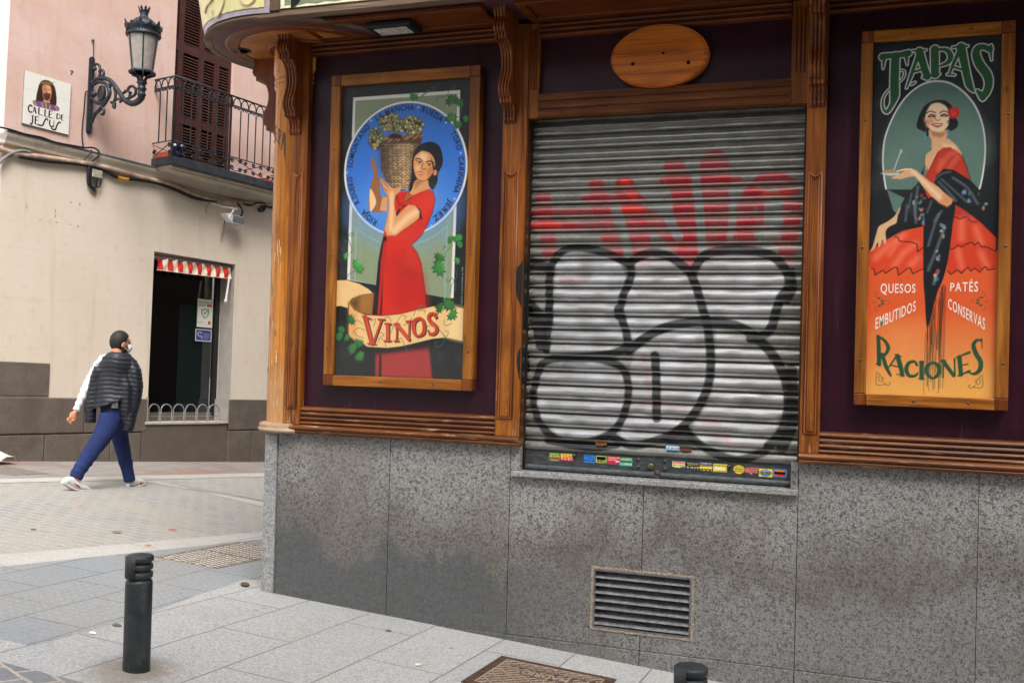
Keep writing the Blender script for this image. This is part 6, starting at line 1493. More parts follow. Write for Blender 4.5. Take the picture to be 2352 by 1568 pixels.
# lantern: axis out from the wall
AX = 1.082
ax0 = LW(LA, 0, AX); up_ = np.array([0, 0, 1.0]); base = LW(LA, 4.70, AX)
zb = lambda b: b - 4.70
def lat(prof, nm, m, n=28, par=lm, **k): mb = MB(); mb.lathe(base, [(r, zb(b)) for r, b in prof], n, **k); return mb.build(nm, m, par)
lat([(.001, 4.70), (.04, 4.70), (.045, 4.74), (.06, 4.755), (.05, 4.775), (.042, 4.80), (.055, 4.82), (.062, 4.84), (.05, 4.855), (.045, 4.89), (.065, 4.905), (.065, 4.92), (.04, 4.93), (.04, 4.95), (.001, 4.95)], 'stem', lamp_iron)
RB, RT_, ZB, ZT = .138, .192, 5.045, 5.50
m_opal = NT('opal_glass'); nz = m_opal.noise(18, 4, .6); cc = m_opal.ramp(nz, [(.3, (140, 132, 126)), (.7, (166, 158, 150))]); m_opal = m_opal.out(cc, .5, 0, .5); MATS['opal'] = m_opal
lat([(RB - .006, ZB + .005), (RT_ - .006, ZT - .003)], 'glass', m_opal, 32, cap=False)
mb = MB()
for k in range(6):
    a = R_(10 + 60 * k); d = np.array((math.cos(a), math.sin(a), 0)); mb = MB()
    mb.tube([base + d * RB + up_ * zb(ZB), base + d * RT_ + up_ * zb(ZT)], .0085, 6); mb.build('glazing_bar', lamp_iron, lm)
lat([(RB - .014, ZB - .012), (RB + .014, ZB - .012), (RB + .014, ZB + .014), (RB - .012, ZB + .014), (RB - .014, ZB - .012)], 'lower_ring', lamp_iron)
for k in range(8):
    a = R_(45 * k); d = np.array((math.cos(a), math.sin(a), 0)); mb = MB(); pts = spline([(.045, 4.93), (.06, 4.98), (.10, 5.0), (.15, 5.02), (.155, 5.05), (.13, 5.055)], 4)
    mb.tube([base + d * r + up_ * zb(b) for r, b in pts], .012, 6); mb.build('cradle_arm', lamp_iron, lm)
lat([(RT_ - .01, ZT), (RT_ + .018, ZT), (RT_ + .028, ZT + .02), (RT_ + .018, ZT + .03), (RT_ + .012, ZT + .075), (RT_ + .02, ZT + .085), (RT_ + .03, ZT + .10), (RT_ + .015, ZT + .115), (.17, ZT + .13), (.165, ZT + .155), (.14, ZT + .19), (.10, ZT + .225), (.06, ZT + .25), (.045, ZT + .28), (.055, ZT + .295), (.04, ZT + .31), (.001, ZT + .315)], 'cap', lamp_iron, 36)
cap = [o for o in lm.children if o.name.startswith('cap')][0]
for k in range(40):
    a = R_(9 * k); d = np.array((math.cos(a), math.sin(a), 0)); tt = np.array((-math.sin(a), math.cos(a), 0)); c_ = base + d * (RT_ + .016) + up_ * zb(ZT + .053)
    mb = MB(); mb.hexa([c_ + tt * s1 * .005 + d * s2 * .004 + up_ * s3 * .015 for s3 in (-1, 1) for s1, s2 in ((-1, -1), (1, -1), (1, 1), (-1, 1))]); mb.build('gallery_slot', dark_void, cap)
for k in range(12):                                             # crest of palmettes round the cap
    a = R_(30 * k); big = k % 2 == 0; d = np.array((math.cos(a), math.sin(a), 0)); tt = np.array((-math.sin(a), math.cos(a), 0)); c_ = base + d * (RT_ + .03) + up_ * zb(ZT + .10)
    h = .085 if big else .05; w_ = .058
    o_ = [(-w_, 0), (-w_ * .8, h * .45), (-w_ * .45, h * .3), (-w_ * .3, h * .75), (0, h), (w_ * .3, h * .75), (w_ * .45, h * .3), (w_ * .8, h * .45), (w_, 0)]
    mb = MB(); mb.prism([c_ + tt * x + up_ * y + d * (y * .25) for x, y in o_], d * -.008); mb.build('palmette', lamp_iron, cap)
for k in range(8):
    a = R_(45 * k + 10); d = np.array((math.cos(a), math.sin(a), 0)); tt = np.array((-math.sin(a), math.cos(a), 0)); c_ = base + d * .05 + up_ * zb(ZT + .305)
    o_ = [(-.02, 0), (-.024, .03), (-.012, .028), (-.016, .055), (0, .085), (.016, .055), (.012, .028), (.024, .03), (.02, 0)]
    mb = MB(); mb.prism([c_ + tt * x + up_ * y + d * y * .35 for x, y in o_], d * -.008); mb.build('crown_point', lamp_iron, cap)
# hook above the bracket
hk = thing('wall_hook', LW(-.9, 5.6, 0), 'small metal eye hook with wire above the lantern bracket', 'hook')
mb = MB(); mb.ball(LW(-.895, 5.65, .02), .022, 8); mb.build('eye', screw_mat, hk)
mb = MB(); mb.tube([LW(-.895, 5.64, .03), LW(-.89, 5.55, .03), LW(-.893, 5.42, .04)], .006, 5); mb.build('wire', lamp_iron, hk)

# ---------------------------------------------------------------- cables along the wall
c45 = crop(0, 450, 3.92)
def cable(nm, label, pts, r, m, o=.1, n=5, cat='cable'):
    P = spline([L(*p, o) for p in pts], n)
    mb = MB(); mb.tube([LW(p[0], p[1], o) for p in P], r, 7); return tag(mb.build(nm, m, origin=LW(*P[0], o)), label, cat)
rubber = flat('black_rubber', (26, 26, 28), .6); pipe = flat('painted_pipe', (176, 150, 132), .7, var=.2, scale=8)
cable('cable', 'black cable clipped along the top of the stone ledge below the tile sign', [c45(0, 232), c45(160, 268), c45(400, 340), c45(640, 388), c45(840, 460), c45(980, 490), c45(1140, 520), c45(1320, 550), c45(1450, 552), c45(1530, 590), c45(1556, 640), c45(1530, 690), c45(1450, 765)], .012, rubber, .1)
cable('cable', 'thin black cable rising from the ledge to the lantern bracket', [c45(1310, 570), c45(1295, 470), c45(1285, 330), c45(1298, 130), c45(1315, 0), cz_(595, 650), cz_(610, 640)], .008, rubber, .02)
c0r = crop(0, 0, 1.7418)
cable('cable', 'grey pink pipe fixed under the stone ledge along the whole cream wall', [c0r(-20, 1035), c0r(120, 1075), c0r(300, 1095), c0r(560, 1135), c0r(740, 1170), c0r(960, 1230), c0r(1200, 1290), c0r(1330, 1345), c0r(1480, 1390), c0r(1640, 1410), c0r(1900, 1430)], .036, pipe, .04, cat='pipe')
cable('cable', 'thick black cable bundle sagging under the pipe from the junction box', [c0r(130, 1090), c0r(300, 1120), c0r(520, 1140), c0r(640, 1160), c0r(730, 1190), c0r(830, 1240), c0r(960, 1252), c0r(1100, 1278), c0r(1230, 1325), c0r(1360, 1380), c0r(1500, 1400), c0r(1660, 1405), c0r(1900, 1445)], .024, rubber, .045)
cable('cable', 'pale grey cable curving down off the left end of the pipe', [c0r(-30, 1165), c0r(20, 1110), c0r(80, 1070), c0r(150, 1050), c0r(210, 1060)], .02, flat('grey_cable', (128, 128, 124), .6), .06)
cable('cable', 'scraped dark cable sloping down at the left frame edge below the pale one', [c0r(-30, 1150), c0r(30, 1100), c0r(110, 1070)], .016, rubber, .05)
cable('cable', 'yellow tape wrapped round the sagging black cable', [c0r(818, 1236), c0r(855, 1246), c0r(892, 1250)], .027, flat('yellow_tape', (206, 150, 40), .6), .045, cat='tape')
cable('cable', 'tangled dark cables bunched on the wall left of the pine column', [c0r(1690, 1415), c0r(1740, 1430), c0r(1790, 1415), c0r(1850, 1425), c0r(1830, 1470), c0r(1800, 1460), c0r(1850, 1440)], .02, rubber, .06)
cable('cable', 'pair of black ties slanting over the ledge above the junction box', [c45(1420, 590), c45(1440, 605), c45(1400, 655), c45(1318, 748)], .007, rubber, .105)
jb = thing('junction_box', LW(-.73, 3.83, 0), 'grey junction box with looped black cables under the ledge', 'junction box')
j0, j1 = L(*c45(1450, 885), .06), L(*c45(1600, 1030), .06)
MB().lbox(j0[0], j1[0], j1[1] - .01, j0[1], .0, .07).build('box', flat('box_grey', (168, 164, 146), .6), jb, bevel=.008)
def jc(pts, r): mb = MB(); P = spline([L(*c45(*p), .05) for p in pts], 5); mb.tube([LW(p[0], p[1], .05) for p in P], r, 7); mb.build('loop_cable', rubber, jb)
jc([(1400, 840), (1385, 960), (1385, 1080), (1410, 1150), (1460, 1180), (1490, 1150), (1500, 1050), (1505, 1030)], .022); jc([(1440, 850), (1430, 960), (1420, 1080), (1445, 1140)], .012); jc([(1620, 900), (1600, 960), (1580, 1080), (1570, 1150), (1540, 1175), (1515, 1150), (1525, 1040)], .010)
p_ = L(*c45(1478, 1240), .03); mb = MB(); mb.lathe(LW(*p_, 0), [(.035, 0), (.04, .02), (.03, .035), (.012, .035), (.01, .015), (.001, .015)], 14, EN); mb.build('end_cap', flat('cap_grey', (120, 110, 100), .6), jb)
# white floodlight on an arm
fl2 = thing('floodlight', LW(1.7, 3.7, .1), 'white floodlight on an arm hanging from the cable run on the cream wall', 'light fitting')
m_wh = flat('white_metal', (214, 216, 218), .45)
r2_ = crop(0, 800, 1.3063); OF = .22
def FL(x, y, o=OF): return LW(*L(*r2_(x, y), o), o)
mb = MB(); mb.tube([FL(1105, 18, .06), FL(1170, 35, .14), FL(1240, 48, .22)], .012, 6); mb.build('arm', m_wh, fl2)
mb = MB(); mb.tube([FL(1222, 50), FL(1205, 80), FL(1195, 100)], .012, 6); mb.build('yoke', m_wh, fl2)
f0, f1, f2_, f3 = FL(1218, 75), FL(1275, 90), FL(1272, 135), FL(1212, 122); dpt = EN * -.10 - E1 * .02
mb = MB(); mb.hexa([f3, f2_, f2_ + dpt, f3 + dpt, f0, f1, f1 + dpt, f0 + dpt]); mb.build('housing', flat('flood_grey', (178, 182, 186), .4, .3), fl2, bevel=.006)
mb = MB(); mb.hexa([FL(1180, 72), FL(1216, 120), FL(1216, 120) + dpt, FL(1180, 72) + dpt, FL(1205, 68), FL(1222, 82), FL(1222, 82) + dpt, FL(1205, 68) + dpt]); mb.build('visor', m_wh, fl2)
for k in range(4):
    a = .15 + k * .2; mb = MB(); p = f0 * (1 - a) + f3 * a; q_ = f1 * (1 - a) + f2_ * a; mb.tube([p + EN * .004, q_ + EN * .004], .004, 5); mb.build('fin', m_dkfr, fl2)
mb = MB(); mb.tube([FL(1180, 95, .05), FL(1165, 150, .05), FL(1155, 190, .05)], .014, 6); mb.build('stay', flat('stay_brown', (150, 134, 122), .6), fl2)
mb = MB(); mb.tube([FL(*p, .08) for p in spline([(1240, 20), (1270, 60), (1255, 90), (1265, 50), (1240, 10)], 4)], .008, 5); mb.build('wire', rubber, fl2)
mb = MB(); p = L(*r2_(1075, 65), 0); mb.lbox(p[0] - .025, p[0] + .025, p[1] - .03, p[1] + .03, 0, .02); sw = mb.build('switch_box', flat('box_cream', (206, 196, 176), .6), origin=LW(*p, 0), bevel=.004); tag(sw, 'small cream switch box on the wall left of the white floodlight', 'box')
cable('cable', 'thin green wire looping down to the cream switch box', [r2_(1120, 20), r2_(1090, 22), r2_(1077, 40), r2_(1075, 65)], .005, flat('green_wire', (80, 120, 80), .6), .03)
# patches of lost paint on the cream wall
rng = random.Random(12)
for x, y, w_, h in ((140, 34, 3, 16), (290, 60, 5, 12), (210, 103, 9, 3), (295, 118, 8, 3), (368, 128, 6, 4), (409, 136, 5, 7), (372, 14, 8, 4), (417, 22, 4, 9), (290, 84, 4, 8), (262, 108, 2, 5), (600, 240, 3, 3), (478, 398, 3, 3)):
    o_ = [L(*r2_(x + w_ * math.cos(t) * rng.uniform(.6, 1.3), y + h * math.sin(t) * rng.uniform(.6, 1.3)), .0015) for t in np.linspace(0, 6.28, 9)[:-1]]
    mb = MB(); mb.prism([LW(a, b, .0005) for a, b in o_], EN * .001); mb.build('paint_chip', flat('chip_pink', (190, 152, 130), .9, var=.2, scale=60), house)

# ================================================================ street objects
def bollard(p, label):
    t = thing('bollard', (p[0], p[1], gz(p[0], p[1])), label, 'bollard', 'short iron bollards on the pavement')
    c = np.array((p[0], p[1], gz(p[0], p[1]))); r = .0625
    mb = MB(); mb.lathe(c, [(r + .001, -.05), (r, .06), (r, .425), (r - .004, .436), (.052, .44), (.050, .452)], 40); mb.build('shaft', bollard_iron, t)
    mb = MB(); mb.lathe(c, [(.050, .446), (.058, .447), (r, .452), (r, .472), (.058, .476), (.050, .478), (.050, .486), (.058, .488), (r, .492), (r, .510), (.058, .514), (.050, .516), (.050, .522), (.058, .524), (r + .002, .528), (r + .002, .548), (r - .002, .553), (.05, .556), (.001, .560)], 40); mb.build('ringed_head', bollard_iron, t)
    mb = MB(); a = math.atan2(CAM[1] - c[1], CAM[0] - c[0]) - R_(52); vs = []
    ring = lambda rr, z: [(c[0] + rr * math.cos(a + u), c[1] + rr * math.sin(a + u), c[2] + z) for u in np.linspace(-.62, .62, 10)]
    mb.loft([ring(.052, .447), ring(r + .003, .450), ring(r + .004, .553), ring(.05, .5585)], False, False)
    mb.build('emblem_plate', bollard_iron, t)
    return t
bollard(G(313, 1541)[:2], 'short dark iron bollard on the left of the pavement, seen whole')
b2 = hit(1588, 1531, (-3.67, 0, .55), GN)
bollard(b2[:2], 'iron bollard cut off by the bottom edge, only its ringed cap showing')

# square lighting cover in the slabs
mh = thing('manhole_cover', (-1.56, -.72, gz(-1.56, -.72)), 'square brown iron cover with raised grid reading ALUMBRADO PUBLICO MADRID', 'manhole cover')
mx0, mx1, my0, my1 = -1.90, -1.225, -1.03, -.402
iron_b = flat('rusty_iron', (104, 82, 68), .6, .4, .25, 30); iron_w = flat('worn_iron', (186, 170, 152), .5, .5, .2, 60)
Pm = lambda x, y, z=0.0: np.array((x, y, gz(x, y) + .0095 + z))
def slab_(mb, x0, x1, y0, y1, z0, z1): return mb.hexa([Pm(x0, y0, z0), Pm(x1, y0, z0), Pm(x1, y1, z0), Pm(x0, y1, z0), Pm(x0, y0, z1), Pm(x1, y0, z1), Pm(x1, y1, z1), Pm(x0, y1, z1)])
mb = MB(); slab_(mb, mx0, mx1, my0, my1, -.01, .002); mb.build('plate', iron_b, mh)
mb = MB(); e = .055
for a in ((mx0, mx1, my0, my0 + e), (mx0, mx1, my1 - e, my1), (mx0, mx0 + e, my0 + e, my1 - e), (mx1 - e, mx1, my0 + e, my1 - e)): slab_(mb, *a, .0022, .0055)
mb.build('rim', flat('rim_iron', (88, 66, 54), .6, .4, .25, 25), mh)
mb = MB(); ix0, ix1, iy0, iy1 = mx0 + e, mx1 - e, my0 + e, my1 - e
def rib(p, q_, w_=.0035, z=.0062):
    p, q_ = np.array(p), np.array(q_); d = q_ - p; d = d / max(np.linalg.norm(d), 1e-6); n_ = np.array((-d[1], d[0])) * w_
    mb.hexa([Pm(*(p + n_ * s1 if k == 0 else q_ + n_ * s1), zz) for zz in (.002, z) for k, s1 in ((0, -1), (1, -1), (1, 1), (0, 1))])
for k in range(-14, 15):
    for sg in (1, -1):
        pts = []
        c_ = (ix0 + ix1) / 2 + k * .05; ym = (iy0 + iy1) / 2
        x_at = lambda y: c_ + sg * (y - ym) * .85
        ya, yb = iy0, iy1
        ys_ = [y for y in np.linspace(iy0, iy1, 60) if ix0 <= x_at(y) <= ix1]
        if len(ys_) > 2 and (sg == 1 or k % 2 == 0): rib((x_at(ys_[0]), ys_[0]), (x_at(ys_[-1]), ys_[-1]), .0032 if sg == 1 else .0015)
for a in (((ix0, iy0), (ix1, iy0)), ((ix0, iy1), (ix1, iy1)), ((ix0, iy0), (ix0, iy1)), ((ix1, iy0), (ix1, iy1))): rib(*a)
mb.build('raised_grid', iron_w, mh)
mb = MB(); slab_(mb, ix0 + .05, ix1 - .03, iy1 - .115, iy1 - .065, .003, .0068); slab_(mb, ix0 + .14, ix1 - .14, iy1 - .235, iy1 - .145, .003, .0068); mb.build('name_band', iron_b, mh)
mb = MB(); put_text(mb, 'ALUMBRADO PUBLICO', lambda x, y: Pm(ix1 - .04 - x, iy1 - .072 - y, .0076), 0, 0, .034, ix1 - ix0 - .10); mb.build('raised_lettering', iron_w, mh); mb = MB(); put_text(mb, 'MADRID', lambda x, y: Pm(ix1 - .15 - x, iy1 - .155 - y, .0076), 0, 0, .068, ix1 - ix0 - .30, .02); mb.build('raised_lettering', iron_w, mh)

# studded cover near the corner
gc = thing('manhole_cover', (-4.69, .9, gz(-4.69, .9)), 'large pale double cover with rows of triangular studs beside the granite corner', 'manhole cover')
gx0, gx1, gy0, gy1 = -4.95, -4.40, .365, 1.45
Pm2 = lambda x, y, z=0.0: np.array((x, y, gz(x, y) + .0055 + z)); Pm_s = Pm; Pm = Pm2
plate_m = flat('cover_plate', (190, 184, 172), .6, .1, .12, 20); stud_m = flat('cover_stud', (96, 86, 74), .6, .3, .25, 40)
mb = MB(); slab_(mb, gx0, gx1, gy0, gy1, -.005, .001); mb.build('plate', plate_m, gc)
mb = MB()
for a in ((gx0, gx1, gy0, gy0 + .018), (gx0, gx1, gy1 - .018, gy1), (gx0, gx0 + .018, gy0, gy1), (gx1 - .018, gx1, gy0, gy1), (gx0, gx1, (gy0 + gy1) / 2 - .012, (gy0 + gy1) / 2 + .012), ((gx0 + gx1) / 2 - .006, (gx0 + gx1) / 2 + .006, gy0, gy1)): slab_(mb, *a, .0012, .003)
mb.build('rim', flat('cover_rim', (128, 112, 98), .6, .3), gc)
mb = MB()
for i in range(11):
    for j in range(22):
        x = gx0 + .04 + (gx1 - gx0 - .08) * i / 10; y = gy0 + .04 + (gy1 - gy0 - .08) * (j + .5 * (i % 2)) / 21.5
        if y > gy1 - .03: continue
        s_ = .012; p3 = [Pm(x - s_, y - s_ * .8), Pm(x + s_, y - s_ * .8), Pm(x + s_, y + s_)]
        mb.prism(p3, (0, 0, .005))
o_ = mb.build('studs', stud_m, gc); o_['kind'] = 'stuff'
small = G(30, 1082); mb = MB(); Pm = lambda x, y, z=0.0: np.array((x, y, gz(x, y) + .0055 + z)); slab_(mb, small[0] - .42, small[0] + .3, small[1] - .3, small[1] + .22, -.005, .0035)
o = tag(mb.build('manhole_cover', flat('cover_grey', (120, 116, 108), .7, .2, .3, 60), origin=small), 'small grey cover in the far pavement at the left edge of the picture', 'manhole cover')

# litter
def lump(nm, label, cat, p, r, m, n=1, seed=1, sc_=(1, 1, .5)):
    rr = random.Random(seed); mb = MB(); c = np.array((p[0], p[1], gz(p[0], p[1]) + .008 + r * sc_[2] * .8))
    rings = []
    for t in np.linspace(.15, math.pi - .15, 6):
        rings.append([c + r * np.array((math.sin(t) * math.cos(u) * sc_[0], math.sin(t) * math.sin(u) * sc_[1], -math.cos(t) * sc_[2])) * rr.uniform(.78, 1.15) for u in np.linspace(0, 2 * math.pi, 9)[:-1]])
    mb.loft(rings); return tag(mb.build(nm, m, origin=c), label, cat)
lump('dropping', 'small brown dropping on the slab beside the granite corner', 'dropping', G(563, 1349), .028, flat('dropping_brown', (84, 70, 52), .8, var=.3), seed=3, sc_=(1.3, .8, .6))
pebm = flat('pebble_dark', (52, 56, 62), .6)
lump('pebble', 'dark flat stone by the house wall, left one of the pair', 'stone', G(555, 1058), .10, pebm, seed=5, sc_=(.6, 1.3, .4)); lump('pebble', 'dark rounder stone by the house wall, right one of the pair', 'stone', G(571, 1056), .10, pebm, seed=6, sc_=(.6, 1.2, .6))
def leaf3(label, px_, py_, L_, col_, rot, up=.01, kind='leaf'):
    p = G(px_, py_); mb = MB(); o_ = []
    for t in np.linspace(0, 2 * math.pi, 11)[:-1]:
        x, y = L_ * math.cos(t), L_ * .42 * math.sin(t); X_, Y_ = x * math.cos(rot) - y * math.sin(rot), x * math.sin(rot) + y * math.cos(rot)
        o_.append((p[0] + X_, p[1] + Y_, gz(p[0] + X_, p[1] + Y_) + .011 + up * abs(math.sin(t)) * (1 if math.sin(t) > 0 else .3)))
    mb.prism(o_, (0, 0, .0015)); return tag(mb.build(kind, flat('lf_%d_%d_%d' % col_, col_, .7, var=.2), origin=p), label, kind)
leaf3('dry green brown leaf on the slabs below the granite joint', 892, 1453, .018, (98, 104, 66), .4)
leaf3('pale curled leaf on the slabs left of the square iron cover', 961, 1532, .022, (196, 190, 176), .8)
leaf3('curled grey green leaf on the studded paving behind the bollard', 268, 1441, .028, (96, 100, 84), .3)
leaf3('small pale scrap of paper on the studded paving left of the curled leaf', 212, 1459, .02, (212, 208, 196), .2, kind='scrap')
leaf3('tiny orange butt on the pale kerb strip', 340, 1254, .03, (204, 128, 70), 1.2, .004, 'butt')
leaf3('red brown cigarette butt lying on the setts near the kerb strip', 396, 1218, .04, (190, 96, 72), 1.0, .004, 'butt')
leaf3('orange butt on the setts left of the road middle', 181, 1162, .03, (214, 130, 72), .6, .004, 'butt')
leaf3('dark curled leaf on the setts at the left', 77, 1220, .022, (90, 62, 44), .9)
leaf3('brown twig shaped leaf on the setts in front of the kerb strip', 268, 1224, .05, (140, 116, 88), 1.1, .006)
p = G(8, 1066); mb = MB(); rr = random.Random(9); rows = []
for i in range(7):
    rows.append([(p[0] - .32 + .07 * i + rr.uniform(-.03, .03), p[1] - .22 + .07 * j + rr.uniform(-.03, .03), gz(p[0], p[1]) + .02 + .12 * math.exp(-((i - 3) ** 2 + (j - 2.5) ** 2) / 5) + rr.uniform(0, .06)) for j in range(6)])
mb.loft(rows, False, False); o = mb.build('paper_bag', flat('bag_paper', (206, 202, 188), .8, var=.1), origin=p); tag(o, 'crumpled pale bag lying against the stone base at the left edge', 'bag')
sm = o.modifiers.new('thick', 'SOLIDIFY'); sm.thickness = .004
# metal scrap and pebble beside the bollard foot
p = G(437, 2000 / 1.0 - 446) if False else G(438, 1562)

# ================================================================ the passer-by
TH = R_(10); HF = np.array([math.sin(TH), math.cos(TH), 0]); HR = np.array([math.cos(TH), -math.sin(TH), 0]); UP = np.array([0, 0, 1.0])
MO = (G(175, 1124) + G(312, 1117)) / 2
cM = crop(200, 1300, 2.2405)
def MP(x, y, lat=0.0): return hit(*cM(x, y), MO + HR * lat, HR)
mpx = .00120                                                     # metres per crop pixel at the walker
vw = MO - CAM; vw[2] = 0; vw /= np.linalg.norm(vw)               # level direction away from the camera
cr_ = np.cross(vw, UP)
def remesh(mb, vox, name, mat, parent, puff=None, smooth=2, origin=None):
    o = mb.build(name, mat, parent, origin)
    m = o.modifiers.new('r', 'REMESH'); m.mode = 'VOXEL'; m.voxel_size = vox; m.use_smooth_shade = True
    if smooth: s_ = o.modifiers.new('s', 'SMOOTH'); s_.iterations = smooth; s_.factor = .5
    bpy.context.view_layer.update()
    dg = bpy.context.evaluated_depsgraph_get(); me = bpy.data.meshes.new_from_object(o.evaluated_get(dg)); o.modifiers.clear()
    old = o.data; o.data = me; bpy.data.meshes.remove(old); me.name = name
    if not me.materials: me.materials.append(mat)
    if puff:
        n = len(me.vertices); co = np.zeros(n * 3); no = np.zeros(n * 3); me.vertices.foreach_get('co', co); me.vertices.foreach_get('normal', no)
        co = co.reshape(-1, 3); no = no.reshape(-1, 3); w_ = co + wloc(o); co += no * puff(w_)[:, None]; me.vertices.foreach_set('co', co.ravel()); me.update()
    me.polygons.foreach_set('use_smooth', np.ones(len(me.polygons), bool))
    return o
def ell(mb, c, axes, n=14):
    a, b, d = axes; c = np.asarray(c)
    rings = [[c + math.sin(t) * (math.cos(u) * a + math.sin(u) * b) - math.cos(t) * d for u in np.linspace(0, 2 * math.pi, n + 1)[:-1]] for t in np.linspace(.1, math.pi - .1, n // 2 + 2)]
    return mb.loft(rings)
skin = NT('skin'); nz = skin.noise(30, 3); skin = skin.out(skin.ramp(nz, [(.3, (196, 130, 100)), (.7, (212, 148, 118))]), .5, 0, .4)
# head frame: looks along the street, a little towards the camera side
ah = R_(16); hf = HF * math.cos(ah) + HR * math.sin(ah); hr = HR * math.cos(ah) - HF * math.sin(ah)
hc = MP(632, 158, 0)
HC = lambda f, s_, u: hc + hf * f + hr * s_ + UP * u
mb = MB()
ell(mb, HC(-.005, 0, .01), (hf * .103, hr * .080, UP * .118)); ell(mb, HC(.035, 0, -.055), (hf * .068, hr * .058, UP * .072)); ell(mb, HC(.105, 0, -.02), (hf * .022, hr * .015, UP * .026)); ell(mb, HC(.088, 0, .02), (hf * .016, hr * .05, UP * .018))
for sg in (1, -1): ell(mb, HC(-.005, sg * .080, -.02), (hf * .024 + UP * .006, hr * .012, UP * .036))
nk = MP(592, 262, 0)
mb.tube([HC(-.035, 0, -.05), MP(600, 235, 0), nk + UP * -.06], [.058, .058, .07], 14)
# simple torso, right arm under the jacket, legs: one continuous body
mb.tube([nk + UP * -.04, MP(590, 420, 0), MP(580, 620, 0), MP(570, 800, 0)], [.10, .13, .12, .125], 16)
mb.tube([MP(470, 340, -.15), MP(340, 545, -.22), MP(240, 755, -.24)], [.05, .038, .027], 12); mb.tube([nk + UP * -.05, MP(470, 340, -.15)], [.07, .055], 12)
mb.tube([nk + UP * -.05, MP(690, 385, .12)], [.06, .05], 12); mb.tube([MP(690, 385, .12), MP(705, 560, .14), MP(700, 720, .14)], [.045, .038, .03], 12)
mb.tube([MP(560, 830, .08), MP(385, 1110, .08), MP(225, 1370, .07)], [.085, .06, .04], 12); mb.tube([MP(575, 830, -.08), MP(650, 1130, -.09), MP(722, 1400, -.08)], [.085, .06, .04], 12)
# left hand, palm showing, fingers lightly curled
LH = -.24; hp_ = lambda x, y, d=0.0: MP(x, y, LH) - vw * d
ell(mb, hp_(205, 812), (cr_ * .036 + UP * .012, vw * .016, UP * .046 - cr_ * .012)); mb.tube([MP(240, 755, -.24), hp_(218, 790)], [.027, .026], 10)
for pts, r in (([(182, 820), (160, 832), (152, 848), (158, 858)], .0085), ([(190, 832), (168, 852), (162, 868), (168, 872)], .009), ([(200, 840), (180, 864), (176, 880), (184, 884)], .009), ([(212, 842), (196, 866), (192, 878), (198, 880)], .008), ([(232, 800), (240, 822), (228, 846), (214, 858)], .0095)):
    mb.tube([hp_(x, y, .012 * i * .7) for i, (x, y) in enumerate(pts)], [r, r, r * .92, r * .8], 8)
man = remesh(mb, .0085, 'person', skin, None, smooth=1, origin=MO)
tag(man, 'man striding past the house in white mask with dark quilted jacket over his shoulders', 'person')
# hair
hair_m = NT('short_hair'); nz = hair_m.noise(120, 4, .7); hair_m = hair_m.out(hair_m.ramp(nz, [(.35, (18, 17, 17)), (.7, (50, 47, 45))]), .6, 0, .4)
vs, fs, idx = [], [], {}
nu, nv = 40, 26
def hkeep(f, s_, u):
    if f > .045: return u > .075 - abs(s_) * .25
    if f > .012: return u > .012 if abs(s_) > .05 else u > .06
    if f > -.02: return u > .0
    return u > -.075
mb = MB(); grid = {}
for j in range(nv + 1):
    t = math.pi * j / nv
    for i in range(nu):
        a = 2 * math.pi * i / nu; f, s_, u = .112 * math.sin(t) * math.cos(a) - .008, .089 * math.sin(t) * math.sin(a), .127 * math.cos(t) + .012; grid[i, j] = (f, s_, u)
for j in range(nv):
    for i in range(nu):
        q4 = [grid[i, j], grid[(i + 1) % nu, j], grid[(i + 1) % nu, j + 1], grid[i, j + 1]]
        if sum(hkeep(*p_) for p_ in q4) >= 3:
            ids = []
            for p_ in q4:
                k = tuple(np.round(p_, 5))
                if k not in idx: idx[k] = len(vs); vs.append(HC(*p_))
                if idx[k] not in ids: ids.append(idx[k])
            if len(ids) > 2: fs.append(ids)
mb.add(vs, fs, 0, True); h_ = mb.build('hair', hair_m, man); so = h_.modifiers.new('th', 'SOLIDIFY'); so.thickness = .014; so.offset = -1
mb = MB(); ell(mb, HC(.02, .052, -.062), (hf * .05, hr * .018, UP * .035)); ell(mb, HC(.02, -.052, -.062), (hf * .05, hr * .018, UP * .035)); mb.build('beard', flat('stubble', (84, 62, 52), .8, var=.2, scale=150), man)
for sg in (1, -1):
    mb = MB(); ell(mb, HC(.090, sg * .034, .002), (hf * .010, hr * .015, UP * .008), 8); mb.build('eye', flat('eye_dark', (40, 30, 28), .3), man)
    mb = MB(); mb.tube([HC(.098, sg * .018, .024), HC(.096, sg * .038, .03), HC(.082, sg * .058, .024)], .005, 6); mb.build('eyebrow', flat('brow', (44, 34, 30), .8), man)
# mask
mk_m = flat('mask_white', (232, 230, 228), .7, var=.03)
mb = MB(); ell(mb, HC(.072, 0, -.058), (hf * .058, hr * .060, UP * .060 + hf * .006)); ell(mb, HC(.112, 0, -.052), (hf * .026, hr * .016, UP * .040)); mk_ = remesh(mb, .007, 'face_mask', mk_m, man, smooth=2)
for sg in (1, -1):
    for u0, u1 in ((-.03, .008), (-.095, -.04)):
        mb = MB(); mb.tube([HC(.07, sg * .058, u0), HC(.035, sg * .077, (u0 + u1) / 2), HC(-.002, sg * .086, u1)], .003, 5); mb.build('strap', mk_m, mk_)
